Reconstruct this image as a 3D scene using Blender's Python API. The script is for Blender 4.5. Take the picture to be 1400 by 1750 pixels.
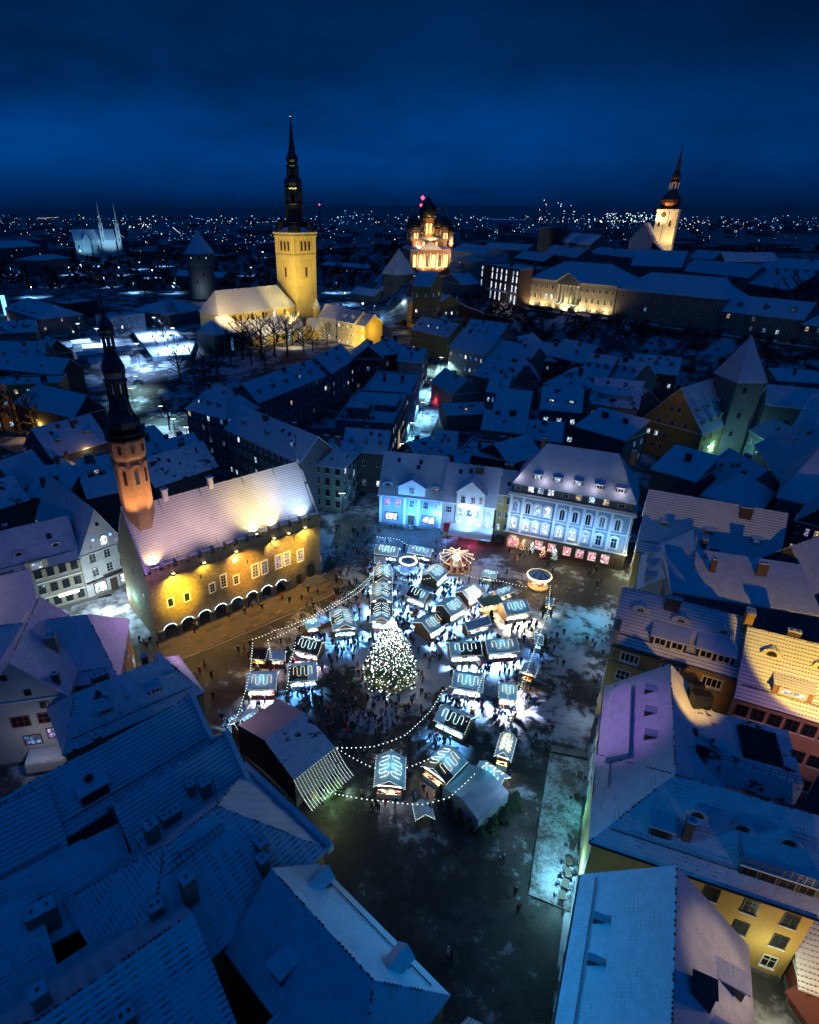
import bpy, math, random
from mathutils import Vector, Matrix

# ------------------------------------------------------------------ scene, camera, sky, exposure
S = bpy.context.scene
for o in list(bpy.data.objects):
    bpy.data.objects.remove(o)
COL = S.collection
CAMH, FPX, CX, CY, PITCH, ROLL = 72.0, 1030.0, 614.0, 875.0, math.radians(26.6), math.radians(-0.25)
_F = Vector((0, math.cos(PITCH), -math.sin(PITCH)))
_R0, _D0 = Vector((1, 0, 0)), Vector((0, -math.sin(PITCH), -math.cos(PITCH)))
_R = _R0 * math.cos(ROLL) + _D0 * math.sin(ROLL)
_D = _D0 * math.cos(ROLL) - _R0 * math.sin(ROLL)
cam_data = bpy.data.cameras.new('camera')
cam = bpy.data.objects.new('camera', cam_data)
COL.objects.link(cam)
m = Matrix((_R, -_D, -_F)).transposed().to_4x4()
m.translation = (0, 0, CAMH)
cam.matrix_world = m
cam_data.sensor_fit = 'HORIZONTAL'
cam_data.sensor_width = 36
cam_data.lens = 36 * FPX / 1400
cam_data.shift_x = (700 - CX) / 1400
cam_data.clip_start = 0.5
cam_data.clip_end = 60000
S.camera = cam

S.render.engine = 'CYCLES'
cy = S.cycles
cy.use_denoising = True
try:
    cy.denoiser = 'OPENIMAGEDENOISE'
    cy.denoising_input_passes = 'RGB_ALBEDO_NORMAL'
except Exception:
    pass
cy.max_bounces = 4
cy.diffuse_bounces = 2
cy.glossy_bounces = 2
cy.transmission_bounces = 3
cy.volume_bounces = 0
cy.sample_clamp_indirect = 3
cy.use_light_tree = True
cy.caustics_reflective = cy.caustics_refractive = False
vs = S.view_settings
vs.view_transform, vs.look, vs.exposure, vs.gamma, vs.use_curve_mapping = 'Standard', 'None', 0, 1, False

def nd(nt, typ, ins=None, **props):
    n = nt.nodes.new(typ)
    for k, v in props.items():
        setattr(n, k, v)
    for k, v in (ins or {}).items():
        s = n.inputs[k]
        if isinstance(v, bpy.types.NodeSocket):
            nt.links.new(v, s)
        elif isinstance(v, bpy.types.Node):
            nt.links.new(v.outputs[0], s)
        else:
            s.default_value = (v if not (isinstance(v, tuple) and len(v) == 3 and s.type == 'RGBA') else v + (1,))
    return n
def mth(nt, op, a, b=None, c=None, clamp=False):
    ins = {0: a}
    if b is not None: ins[1] = b
    if c is not None: ins[2] = c
    n = nd(nt, 'ShaderNodeMath', ins, operation=op)
    n.use_clamp = clamp
    return n.outputs[0]
def ramp(nt, fac, stops, interp='LINEAR'):
    n = nd(nt, 'ShaderNodeValToRGB', {0: fac})
    n.color_ramp.interpolation = interp
    e = n.color_ramp.elements
    while len(e) < len(stops): e.new(0.5)
    for i, (p, c) in enumerate(stops):
        e[i].position = p
        e[i].color = (tuple(c) + (1,)) if isinstance(c, (tuple, list)) else (c, c, c, 1)
    return n.outputs[0]
def mix(nt, fac, a, b, blend='MIX'):
    n = nd(nt, 'ShaderNodeMix', data_type='RGBA', blend_type=blend)
    for k, v in ((0, fac), (6, a), (7, b)):
        if isinstance(v, bpy.types.NodeSocket): nt.links.new(v, n.inputs[k])
        else: n.inputs[k].default_value = v if k == 0 else (tuple(v) + (1,) if len(v) == 3 else v)
    return n.outputs[2]

# deep-blue overcast dusk: Nishita sky with the sun far below the horizon, tinted through soft cloud bands
SUN_EL, SUN_ROT = math.radians(-4), math.radians(200)
W = bpy.data.worlds.new('World'); S.world = W; W.use_nodes = True
nt = W.node_tree; nt.nodes.clear()
tc = nd(nt, 'ShaderNodeTexCoord')
sep = nd(nt, 'ShaderNodeSeparateXYZ', {0: tc.outputs['Generated']})
zz = mth(nt, 'MAXIMUM', sep.outputs[2], 0.0)
grad = ramp(nt, zz, [(0.0, (0.0, 0.012, 0.062)), (0.025, (0.0, 0.024, 0.122)), (0.065, (0.0, 0.044, 0.215)), (0.11, (0.0, 0.040, 0.195)),
                     (0.17, (0.0, 0.024, 0.110)), (0.24, (0.0, 0.018, 0.084)), (1.0, (0.0, 0.030, 0.135))])
mp = nd(nt, 'ShaderNodeMapping', {0: tc.outputs['Generated'], 'Scale': (1.5, 1.5, 5.0), 'Location': (3.1, 0.4, 0.2)})
n1 = nd(nt, 'ShaderNodeTexNoise', {'Vector': mp, 'Scale': 2.0, 'Detail': 7.0, 'Roughness': 0.6})
cl = ramp(nt, n1.outputs[0], [(0.3, 0.55), (0.5, .95), (0.72, 1.25)])
sky = nd(nt, 'ShaderNodeTexSky', sky_type='NISHITA', sun_disc=False, sun_elevation=SUN_EL, sun_rotation=SUN_ROT)
base = mix(nt, 1.0, grad, cl, 'MULTIPLY')
base = mix(nt, 1.0, base, ramp(nt, sep.outputs[0], [(0.0, .95), (0.12, 1.0), (0.45, .62), (1.0, .6)]), 'MULTIPLY')     # heavier cloud to the right
tot = mix(nt, 0.004, base, sky.outputs[0], 'ADD')
bg = nd(nt, 'ShaderNodeBackground', {0: tot, 1: 1.0})
out = nd(nt, 'ShaderNodeOutputWorld', {0: bg})

sd = bpy.data.lights.new('dusk_glow', 'SUN')          # soft blue light of the cloud cover behind the camera
sd.energy, sd.angle, sd.color = 0.28, math.radians(80), (0.0, 0.21, 1.0)
so = bpy.data.objects.new('dusk_glow', sd); COL.objects.link(so)
so.rotation_euler = (math.radians(28), math.radians(14), 0)

# ------------------------------------------------------------------ photo geometry: a pixel's ray met with a level at height z
def ground_at(px, py):
    p = at(px, py)
    for _ in range(6): p = at(px, py, terr(p.x, p.y))
    return p
def at(px, py, z=0.0):
    d = _F + _R * ((px - CX) / FPX) + _D * ((py - CY) / FPX)
    t = (z - CAMH) / d.z
    return Vector((d.x * t, d.y * t, z))
# ------------------------------------------------------------------ materials
M = {}
def newmat(name):
    mt = bpy.data.materials.new(name); mt.use_nodes = True
    nt = mt.node_tree; nt.nodes.clear()
    out = nd(nt, 'ShaderNodeOutputMaterial')
    bs = nd(nt, 'ShaderNodeBsdfPrincipled')
    nt.links.new(bs.outputs[0], out.inputs[0])
    M[name] = mt
    return mt, nt, bs
def pos(nt): return nd(nt, 'ShaderNodeNewGeometry').outputs['Position']
def noise(nt, scale, detail=3.0, vec=None, rough=0.55):
    return nd(nt, 'ShaderNodeTexNoise', {'Vector': vec or pos(nt), 'Scale': scale, 'Detail': detail, 'Roughness': rough}).outputs[0]
def bump(nt, bs, h, strength=0.4, dist=0.05):
    b = nd(nt, 'ShaderNodeBump', {'Height': h, 'Strength': strength, 'Distance': dist})
    nt.links.new(b.outputs[0], bs.inputs['Normal'])
def link(nt, a, bs, k): nt.links.new(a, bs.inputs[k])
SNOW = (0.72, 0.76, 0.82)

def plain(name, col, rough=0.7, metal=0.0, var=0.35, scale=0.6, fine=9.0, bmp=0.15):
    mt, nt, bs = newmat(name)
    n = noise(nt, scale, 5.0); f = noise(nt, fine, 2.0)
    k = mth(nt, 'ADD', mth(nt, 'MULTIPLY', n, 1.4), mth(nt, 'MULTIPLY', f, 0.6))
    r = ramp(nt, mth(nt, 'MULTIPLY', k, 0.5), [(0.3, tuple(c * (1 - var) for c in col)), (0.7, tuple(min(.9, c * (1 + var * .6)) for c in col))])
    link(nt, r, bs, 'Base Color')
    bs.inputs['Roughness'].default_value = rough; bs.inputs['Metallic'].default_value = metal
    if bmp: bump(nt, bs, f, bmp, 0.03)
    return mt
def emit(name, col, strength, pattern=None):
    mt, nt, bs = newmat(name)
    bs.inputs['Base Color'].default_value = (0.05, 0.05, 0.05, 1)
    bs.inputs['Emission Strength'].default_value = strength
    if pattern:
        tcn = nd(nt, 'ShaderNodeTexCoord')
        v = nd(nt, 'ShaderNodeTexVoronoi', {'Vector': pos(nt), 'Scale': pattern[0]})
        n = noise(nt, pattern[0] * .7, 3.0)
        c = mix(nt, ramp(nt, n, [(0.38, 0.0), (0.6, 1.0)]), pattern[1], col)
        c = mix(nt, ramp(nt, v.outputs['Distance'], [(0.18, 1.0), (0.62, 0.12)]), (0.02, 0.02, 0.03), c)
        link(nt, c, bs, 'Emission Color')
    else:
        bs.inputs['Emission Color'].default_value = tuple(col) + (1,)
    mt.cycles.emission_sampling = 'NONE'
    return mt

def snow_tiles(name, tile, cover=0.6, tu=0.24, tv=0.36, bare=0.2, ridge=True, scale=0.22, seed=0.0):
    """tiled roof under patchy snow: the lower lip of each tile shows dark where the snow is thin"""
    mt, nt, bs = newmat(name)
    uv = nd(nt, 'ShaderNodeUVMap', uv_map='UVMap').outputs[0]
    s = nd(nt, 'ShaderNodeSeparateXYZ', {0: uv})
    u, v = s.outputs[0], s.outputs[1]
    wob = mth(nt, 'MULTIPLY', noise(nt, 2.2, 2.0), 0.35)
    fv = mth(nt, 'FRACT', mth(nt, 'ADD', mth(nt, 'DIVIDE', v, tv), wob))
    fu = mth(nt, 'FRACT', mth(nt, 'DIVIDE', u, tu))
    du = mth(nt, 'ABSOLUTE', mth(nt, 'SUBTRACT', fu, 0.5))
    lip = ramp(nt, fv, [(0.10, 1.0), (0.42, 0.0)])
    col_ = ramp(nt, du, [(0.12, 0.35), (0.34, 1.0)]) if ridge else 0.9
    gap = mth(nt, 'MULTIPLY', lip, col_)
    p = nd(nt, 'ShaderNodeMapping', {0: pos(nt), 'Location': (seed, seed * 1.7, 0)}).outputs[0]
    big = noise(nt, scale, 5.0, p, 0.6)
    thin = ramp(nt, big, [(cover - 0.16, 1.0), (cover + 0.10, 0.0)])
    thin = mth(nt, 'SUBTRACT', 1.0, thin)
    bareN = noise(nt, scale * 1.9, 6.0, nd(nt, 'ShaderNodeMapping', {0: pos(nt), 'Location': (seed + 40, 7, 3)}).outputs[0], 0.65)
    bm = ramp(nt, bareN, [(0.86 - bare * .7, 0.0), (0.90 - bare * .7, 1.0)])
    bm = mth(nt, 'MULTIPLY', bm, ramp(nt, fv, [(0.5, 1.0), (0.9, 0.25)]))
    dark = mth(nt, 'MAXIMUM', mth(nt, 'MULTIPLY', gap, thin), bm)
    gr = noise(nt, 5.0, 3.0)
    sn = mix(nt, gr, tuple(c * .82 for c in SNOW), SNOW)
    tl = mix(nt, noise(nt, 1.3, 2.0), tuple(c * .6 for c in tile), tuple(c * 1.3 for c in tile))
    link(nt, mix(nt, dark, sn, tl), bs, 'Base Color')
    bs.inputs['Roughness'].default_value = 0.8
    h = mth(nt, 'ADD', mth(nt, 'MULTIPLY', dark, -1.0), mth(nt, 'ADD', mth(nt, 'MULTIPLY', gr, 0.5), mth(nt, 'MULTIPLY', mth(nt, 'SUBTRACT', 1.0, fv), mth(nt, 'MULTIPLY', 0.5, thin))))
    bump(nt, bs, h, 0.55, 0.09)
    return mt
def snow_plain(name, base=(0.05, 0.05, 0.06), bare=0.1, scale=0.35, seed=0.0):
    mt, nt, bs = newmat(name)
    uv = nd(nt, 'ShaderNodeUVMap', uv_map='UVMap').outputs[0]; s_ = nd(nt, 'ShaderNodeSeparateXYZ', {0: uv})
    fv = mth(nt, 'FRACT', mth(nt, 'DIVIDE', s_.outputs[1], .42)); fu = mth(nt, 'ABSOLUTE', mth(nt, 'SUBTRACT', mth(nt, 'FRACT', mth(nt, 'DIVIDE', s_.outputs[0], .34)), .5))
    lipm = mth(nt, 'MULTIPLY', ramp(nt, fv, [(.16, 1.0), (.36, 0.0)]), ramp(nt, fu, [(.16, 0.0), (.30, 1.0)]))
    thinm = ramp(nt, noise(nt, .55, 6.0, None, .7), [(.50, 0.0), (.60, 1.0)])
    p = nd(nt, 'ShaderNodeMapping', {0: pos(nt), 'Location': (seed, 3, seed)}).outputs[0]
    n = noise(nt, scale, 6.0, p, 0.65)
    f = noise(nt, 4.0, 4.0)
    d = ramp(nt, n, [(0.82 - bare, 0.0), (0.85 - bare, 1.0)])
    d = mth(nt, 'MAXIMUM', d, mth(nt, 'MULTIPLY', mth(nt, 'MULTIPLY', lipm, thinm), 1.0 if bare > -.1 else .45))
    sn = mix(nt, mth(nt, 'MULTIPLY', mth(nt, 'ADD', ramp(nt, noise(nt, .9, 6.0, None, .7), [(.35, 0.0), (.65, 1.0)]), ramp(nt, noise(nt, 14.0, 3.0), [(.35, 0.0), (.65, 1.0)])), .5), tuple(c * .66 for c in SNOW), SNOW)
    link(nt, mix(nt, d, sn, base), bs, 'Base Color')
    bs.inputs['Roughness'].default_value = 0.75
    bump(nt, bs, mth(nt, 'ADD', mth(nt, 'MULTIPLY', f, 0.4), mth(nt, 'ADD', noise(nt, .8, 3.0), mth(nt, 'MULTIPLY', d, -0.8))), 0.5, 0.12)
    return mt
def masonry(name, c1, c2, mortar, sx=0.55, sy=0.28, b=0.6):
    mt, nt, bs = newmat(name)
    uv = nd(nt, 'ShaderNodeUVMap', uv_map='UVMap').outputs[0]
    warp = nd(nt, 'ShaderNodeTexNoise', {'Vector': uv, 'Scale': 1.2, 'Detail': 2.0})
    vec = nd(nt, 'ShaderNodeVectorMath', {0: uv, 1: nd(nt, 'ShaderNodeVectorMath', {0: warp.outputs[1], 'Scale': 0.22}, operation='SCALE').outputs[0]}, operation='ADD').outputs[0]
    br = nd(nt, 'ShaderNodeTexBrick', {'Vector': vec, 'Color1': c1, 'Color2': c2, 'Mortar': mortar, 'Scale': 1.0, 'Mortar Size': 0.03,
                                      'Mortar Smooth': 0.4, 'Bias': 0.1, 'Brick Width': sx, 'Row Height': sy})
    n = noise(nt, 0.5, 5.0); f = noise(nt, 7.0, 3.0)
    c = mix(nt, ramp(nt, n, [(0.3, 0.45), (0.7, 0.0)]), br.outputs[0], tuple(x * .45 for x in c1))
    link(nt, c, bs, 'Base Color'); bs.inputs['Roughness'].default_value = 0.85
    bump(nt, bs, mth(nt, 'ADD', mth(nt, 'MULTIPLY', br.outputs[1], -1.0), mth(nt, 'MULTIPLY', f, 0.9)), b, 0.12)
    return mt

# snowy roofs
snow_tiles('roof_grey', (0.045, 0.05, 0.06), 0.52, seed=1)
snow_tiles('roof_dark', (0.025, 0.027, 0.032), 0.45, bare=0.3, seed=9)
snow_tiles('roof_red', (0.17, 0.045, 0.03), 0.50, seed=4)
snow_tiles('roof_redbare', (0.17, 0.04, 0.028), 0.40, bare=0.36, seed=23)
snow_tiles('roof_hall', (0.16, 0.07, 0.05), 0.40, tu=0.4, tv=0.46, bare=0.16, scale=0.5, seed=14)
snow_tiles('roof_dots', (0.02, 0.022, 0.028), 0.40, tu=0.36, tv=0.5, bare=0.22, seed=31)
snow_tiles('roof_rows', (0.016, 0.018, 0.022), 0.50, tu=1.3, tv=0.50, bare=0.27, ridge=True, scale=0.26, seed=52)
snow_plain('snow', bare=0.13, seed=2)
snow_plain('snow_patchy', (0.02, 0.022, 0.028), bare=0.24, seed=8)
snow_plain('snow_red', (0.15, 0.04, 0.03), bare=0.2, seed=17)
snow_plain('snow_clean', bare=-0.2, seed=5)
# walls
WALLS = dict(cream=(.42, .37, .28), white=(.58, .58, .56), yellow=(.47, .31, .085), orange=(.46, .27, .09), pink=(.45, .25, .21), teal=(.22, .36, .37),
             grey=(.26, .26, .27), blue=(.25, .33, .43), brown=(.12, .085, .065), beige=(.36, .30, .23), dark=(.07, .075, .085), red=(.22, .05, .04),
             green=(.22, .30, .24), rose=(.38, .24, .22), slate=(.16, .18, .2), cornbeige=(.40, .35, .24))
for k, v in WALLS.items(): plain('wall_' + k, tuple(c * (.62 if k in ('grey', 'slate', 'dark', 'brown', 'beige', 'teal', 'rose', 'red') else .85) for c in v), 0.85, var=0.25, scale=0.35)
masonry('limestone', (.44, .34, .18), (.27, .20, .105), (.10, .08, .05), 0.62, 0.30, 1.0)
masonry('tower_stone', (.42, .27, .17), (.33, .21, .13), (.18, .12, .08), 0.5, 0.24, 0.6)
masonry('grey_stone', (.22, .21, .19), (.15, .145, .135), (.09, .09, .09), 0.6, 0.3, 0.7)
masonry('brick', (.17, .07, .05), (.11, .045, .035), (.11, .10, .09), 0.25, 0.085, 0.4)
masonry('orange_brick', (.30, .13, .07), (.22, .09, .05), (.16, .1, .07), 0.4, 0.18, 0.4)
plain('plaster_yellow', (.62, .50, .20), 0.85, var=0.16, scale=.2)
plain('trim_white', (.66, .66, .64), 0.6, var=.12)
plain('trim_brown', (.06, .04, .03), 0.6)
plain('trim_dark', (.03, .03, .033), 0.5)
plain('trim_red', (.26, .03, .025), 0.55)
plain('dark_metal', (.03, .034, .04), 0.35, 0.6)
plain('spire_metal', (.035, .05, .065), 0.3, 0.7, var=.5, scale=1.5)
plain('copper', (.20, .085, .045), 0.45, 0.5)
plain('wood', (.23, .13, .06), 0.7, var=.4, scale=2)
plain('wood_pale', (.48, .36, .17), 0.7, var=.3, scale=2)
plain('wood_dark', (.055, .035, .022), 0.7, var=.4, scale=2)
plain('panel_brown', (.035, .014, .010), 0.45, var=.4, scale=2)
plain('bark', (.035, .030, .027), 0.9, var=.4, scale=3)
plain('twig', (.04, .035, .032), 0.9, var=.3, scale=3)
plain('needles', (.03, .06, .03), 0.8, var=.5, scale=2)
plain('canvas', (.34, .33, .33), 0.6, var=.12)
plain('tarp_dark', (.012, .015, .03), 0.5, var=.3)
plain('tent', (.30, .36, .40), 0.45, var=.2)
plain('gold', (.6, .42, .1), 0.3, 0.9)
plain('slab_brown', (.105, .08, .052), .75, var=.3, scale=2); plain('slab_dark', (.06, .05, .038), .75, var=.3, scale=2); plain('slab_grey', (.085, .075, .062), .75, var=.3, scale=2); plain('slab_buff', (.135, .10, .06), .75, var=.3, scale=2)
plain('asphalt', (.05, .05, .052), 0.7)
plain('skin', (.45, .30, .22), 0.6, bmp=0)
mt, nt, bs = newmat('glass')
bs.inputs['Base Color'].default_value = (.012, .016, .022, 1); bs.inputs['Roughness'].default_value = 0.12
for n_, c_, s_, p_ in (('lit_cold', (.62, .86, 1.0), 1.5, (1.7, (.25, .42, .62))), ('lit_white', (.95, .97, 1.0), 2.6, (2.2, (.45, .55, .7))),
                       ('lit_warm', (1.0, .72, .36), 1.3, (1.8, (.45, .25, .1))), ('lit_blue', (.16, .42, .95), .7, (1.5, (.03, .12, .4))),
                       ('lit_red', (1.0, .06, .14), 1.2, (1.8, (.5, .01, .05))), ('lit_shop', (1.0, .72, .72), 1.9, (2.6, (.85, .08, .1))),
                       ('lit_dim', (.28, .42, .55), .35, (1.6, (.06, .1, .16))), ('lit_violet', (.55, .5, 1.0), .8, (2.0, (.3, .12, .35)))):
    emit(n_, c_, s_ * 1.35, p_)
emit('bulb_white', (.80, .97, 1.0), 5.0)
emit('bulb_warm', (1.0, .80, .48), 4.0)
emit('bulb_green', (.5, 1.0, .75), 3.0)
emit('bulb_blue', (.16, .28, 1.0), 4.0)
emit('lit_amber', (1.0, .58, .16), 2.2)
emit('bulb_red', (1.0, .05, .12), 4.0)
emit('glow_white', (.86, .93, 1.0), 7.0)
emit('glow_warm', (1.0, .74, .36), 6.0)
emit('glow_cyan', (.16, .55, 1.0), 3.0)

# ------------------------------------------------------------------ mesh builder and object helpers
Z = Vector((0, 0, 1))
class MB:
    def __init__(s): s.v, s.f, s.m = [], [], []
    def poly(s, pts, m=0):
        i = len(s.v); s.v += [tuple(p) for p in pts]; s.f.append(tuple(range(i, i + len(pts)))); s.m.append(m); return s
    def mesh(s, verts, faces, m=0):
        i = len(s.v); s.v += [tuple(p) for p in verts]
        for f in faces: s.f.append(tuple(i + k for k in f)); s.m.append(m)
        return s
    def box(s, x0, x1, y0, y1, z0, z1, m=0):
        vs_ = [(x, y, z) for z in (z0, z1) for y in (y0, y1) for x in (x0, x1)]
        return s.mesh(vs_, [(0, 2, 3, 1), (4, 5, 7, 6), (0, 1, 5, 4), (2, 6, 7, 3), (0, 4, 6, 2), (1, 3, 7, 5)], m)
    def obox(s, c, hx, hy, z0, z1, a=0.0, m=0):
        ca, sa = math.cos(a), math.sin(a)
        vs_ = [(c[0] + x * ca - y * sa, c[1] + x * sa + y * ca, z) for z in (z0, z1) for y in (-hy, hy) for x in (-hx, hx)]
        return s.mesh(vs_, [(0, 2, 3, 1), (4, 5, 7, 6), (0, 1, 5, 4), (2, 6, 7, 3), (0, 4, 6, 2), (1, 3, 7, 5)], m)
    def prism(s, pts, z0, z1, m=0):
        n = len(pts); a = [(p[0], p[1], z0) for p in pts]; b = [(p[0], p[1], z1) for p in pts]
        return s.mesh(a + b, [tuple(reversed(range(n))), tuple(range(n, 2 * n))] + [(i, (i + 1) % n, n + (i + 1) % n, n + i) for i in range(n)], m)
    def lathe(s, prof, n=12, c=(0, 0), m=0, rot=0.0, sx=1, sy=1):
        vs_, fs = [], []
        for r, z in prof:
            for k in range(n):
                a = rot + 2 * math.pi * k / n
                vs_.append((c[0] + r * sx * math.cos(a), c[1] + r * sy * math.sin(a), z))
        for j in range(len(prof) - 1):
            for k in range(n): fs.append((j * n + k, j * n + (k + 1) % n, (j + 1) * n + (k + 1) % n, (j + 1) * n + k))
        fs.append(tuple(reversed(range(n)))); fs.append(tuple((len(prof) - 1) * n + k for k in range(n)))
        return s.mesh(vs_, fs, m)
    def tube(s, pts, r, n=5, m=0, r2=None):
        pts = [Vector(p) for p in pts]; vs_, fs = [], []
        for i, p in enumerate(pts):
            d = (pts[min(i + 1, len(pts) - 1)] - pts[max(i - 1, 0)])
            d = d.normalized() if d.length > 1e-6 else Z
            a = d.cross(Z if abs(d.z) < .9 else Vector((1, 0, 0))).normalized(); b = d.cross(a)
            rr = r if r2 is None else r + (r2 - r) * i / (len(pts) - 1)
            for k in range(n):
                t = 2 * math.pi * k / n; vs_.append(p + a * rr * math.cos(t) + b * rr * math.sin(t))
        for j in range(len(pts) - 1):
            for k in range(n): fs.append((j * n + k, j * n + (k + 1) % n, (j + 1) * n + (k + 1) % n, (j + 1) * n + k))
        fs.append(tuple(reversed(range(n)))); fs.append(tuple((len(pts) - 1) * n + k for k in range(n)))
        return s.mesh(vs_, fs, m)
    def bulb(s, p, r, m=0):
        x, y, z = p
        return s.mesh([(x + r, y, z), (x, y + r, z), (x - r, y, z), (x, y - r, z), (x, y, z + r), (x, y, z - r)],
                      [(0, 1, 4), (1, 2, 4), (2, 3, 4), (3, 0, 4), (1, 0, 5), (2, 1, 5), (3, 2, 5), (0, 3, 5)], m)
    def slab(s, verts, faces, t, m=0):
        n = len(verts); vs_ = [tuple(v) for v in verts] + [(v[0], v[1], v[2] - t) for v in verts]
        fs = [tuple(f) for f in faces] + [tuple(n + k for k in reversed(f)) for f in faces]
        ed = {}
        for f in faces:
            for i in range(len(f)): ed[(f[i], f[(i + 1) % len(f)])] = 1
        for (a, b) in ed:
            if (b, a) not in ed: fs.append((b, a, n + a, n + b))
        return s.mesh(vs_, fs, m)
    def data(s, name, mats, uv=True, smooth=False):
        me = bpy.data.meshes.new(name); me.from_pydata(s.v, [], s.f)
        for k in mats: me.materials.append(M[k] if isinstance(k, str) else k)
        if len(mats) > 1: me.polygons.foreach_set('material_index', s.m)
        if smooth: me.polygons.foreach_set('use_smooth', [True] * len(s.f))
        if uv:
            lay = me.uv_layers.new(name='UVMap'); co = []
            for p in me.polygons:
                nrm = p.normal
                if abs(nrm.z) > 0.9995: t, b = Vector((1, 0, 0)), Vector((0, 1, 0))
                else: t = Z.cross(nrm).normalized(); b = nrm.cross(t)
                for vi in p.vertices:
                    c = me.vertices[vi].co; co += (c.dot(t), c.dot(b))
            lay.data.foreach_set('uv', co)
        return me
    def build(s, name, mats, parent=None, uv=True, smooth=False, **props):
        return place(name, s.data(name, mats if isinstance(mats, (list, tuple)) else [mats], uv, smooth), parent, **props)
def place(name, data, parent=None, loc=None, rz=0.0, **props):
    o = bpy.data.objects.new(name, data); COL.objects.link(o)
    if parent is not None: o.parent = parent
    if loc is not None: o.location = loc
    if rz: o.rotation_euler = (0, 0, rz)
    for k, v in props.items(): o[k] = v
    return o
def thing(name, label, cat, loc=(0, 0, 0), rz=0.0, group=None):
    o = place(name, None, None, loc, rz, label=label, category=cat); o.empty_display_size = .1
    if group: o['group'] = group
    return o
def tag(o, label, cat, group=None):
    o['label'] = label; o['category'] = cat
    if group: o['group'] = group
    return o
def clone(o, parent=None):
    c = o.copy(); COL.objects.link(c); c.parent = parent
    for ch in o.children: clone(ch, c)
    return c
def lamp(p, power, col, rad=0.15, spot=None, aim=None, blend=0.5, name='lamp'):
    l = bpy.data.lights.new(name, 'SPOT' if spot else 'POINT')
    l.energy, l.color, l.shadow_soft_size = power, col, rad
    o = bpy.data.objects.new(name, l); COL.objects.link(o); o.location = p
    if spot:
        l.spot_size, l.spot_blend = math.radians(spot), blend
        o.rotation_euler = (Vector(aim) - Vector(p)).to_track_quat('-Z', 'Y').to_euler()
    return o
WARM, GOLD, COLD, CYAN, ICE = (1, .62, .25), (1, .74, .22), (.26, .54, 1), (.12, .66, 1), (.11, .40, 1)
YEL = (1, .80, .30)

# windows: frame with bars, set-back pane and sill, shared between alike windows
_wc = {}
def win_data(w, h, style, fm):
    key = (round(w, 2), round(h, 2), style, fm)
    if key in _wc: return _wc[key]
    fr = MB(); t = max(.06, .07 * w)
    fr.box(-w / 2, -w / 2 + t, -.09, .02, 0, h); fr.box(w / 2 - t, w / 2, -.09, .02, 0, h)
    fr.box(-w / 2 + t, w / 2 - t, -.088, .02, 0, t); fr.box(-w / 2 + t, w / 2 - t, -.088, .02, h - t, h)
    vb, hb = {'cross': (1, [.64]), 'grid': (2, [.5]), 'grid3': (1, [.33, .66]), 'plain': (0, []), 'shop': (1, []), 'tall': (1, [.25, .5, .75]), 'wide': (3, [])}[style]
    b = t * .55
    for i in range(vb):
        x = -w / 2 + w * (i + 1) / (vb + 1); fr.box(x - b / 2, x + b / 2, -.075, .02, t, h - t)
    for q in hb: fr.box(-w / 2 + t, w / 2 - t, -.07, .02, h * q - b / 2, h * q + b / 2)
    pn = MB().box(-w / 2 + t * .6, w / 2 - t * .6, -.045, .01, t * .5, h - t * .5)
    sl = MB().box(-w / 2 - .08, w / 2 + .08, -.2, .02, -.12, 0.0)
    _wc[key] = (fr.data('window', [fm], False), pn.data('pane', ['glass'], False), sl.data('sill', ['snow_clean'], False), {})
    return _wc[key]
def window(parent, loc, rz, w, h, style='cross', fm='trim_white', lit=None, sill=True):
    f, p, s, var = win_data(w, h, style, fm)
    o = place('window', f, parent, loc, rz)
    if lit:
        if lit not in var:
            q = p.copy(); q.materials.clear(); q.materials.append(M[lit]); var[lit] = q
        p = var[lit]
    place('pane', p, o)
    if sill: place('sill', s, o)
    return o
LITS = ['lit_cold', 'lit_cold', 'lit_blue', 'lit_dim', 'lit_blue', 'lit_white', 'lit_dim', 'lit_warm']

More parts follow.
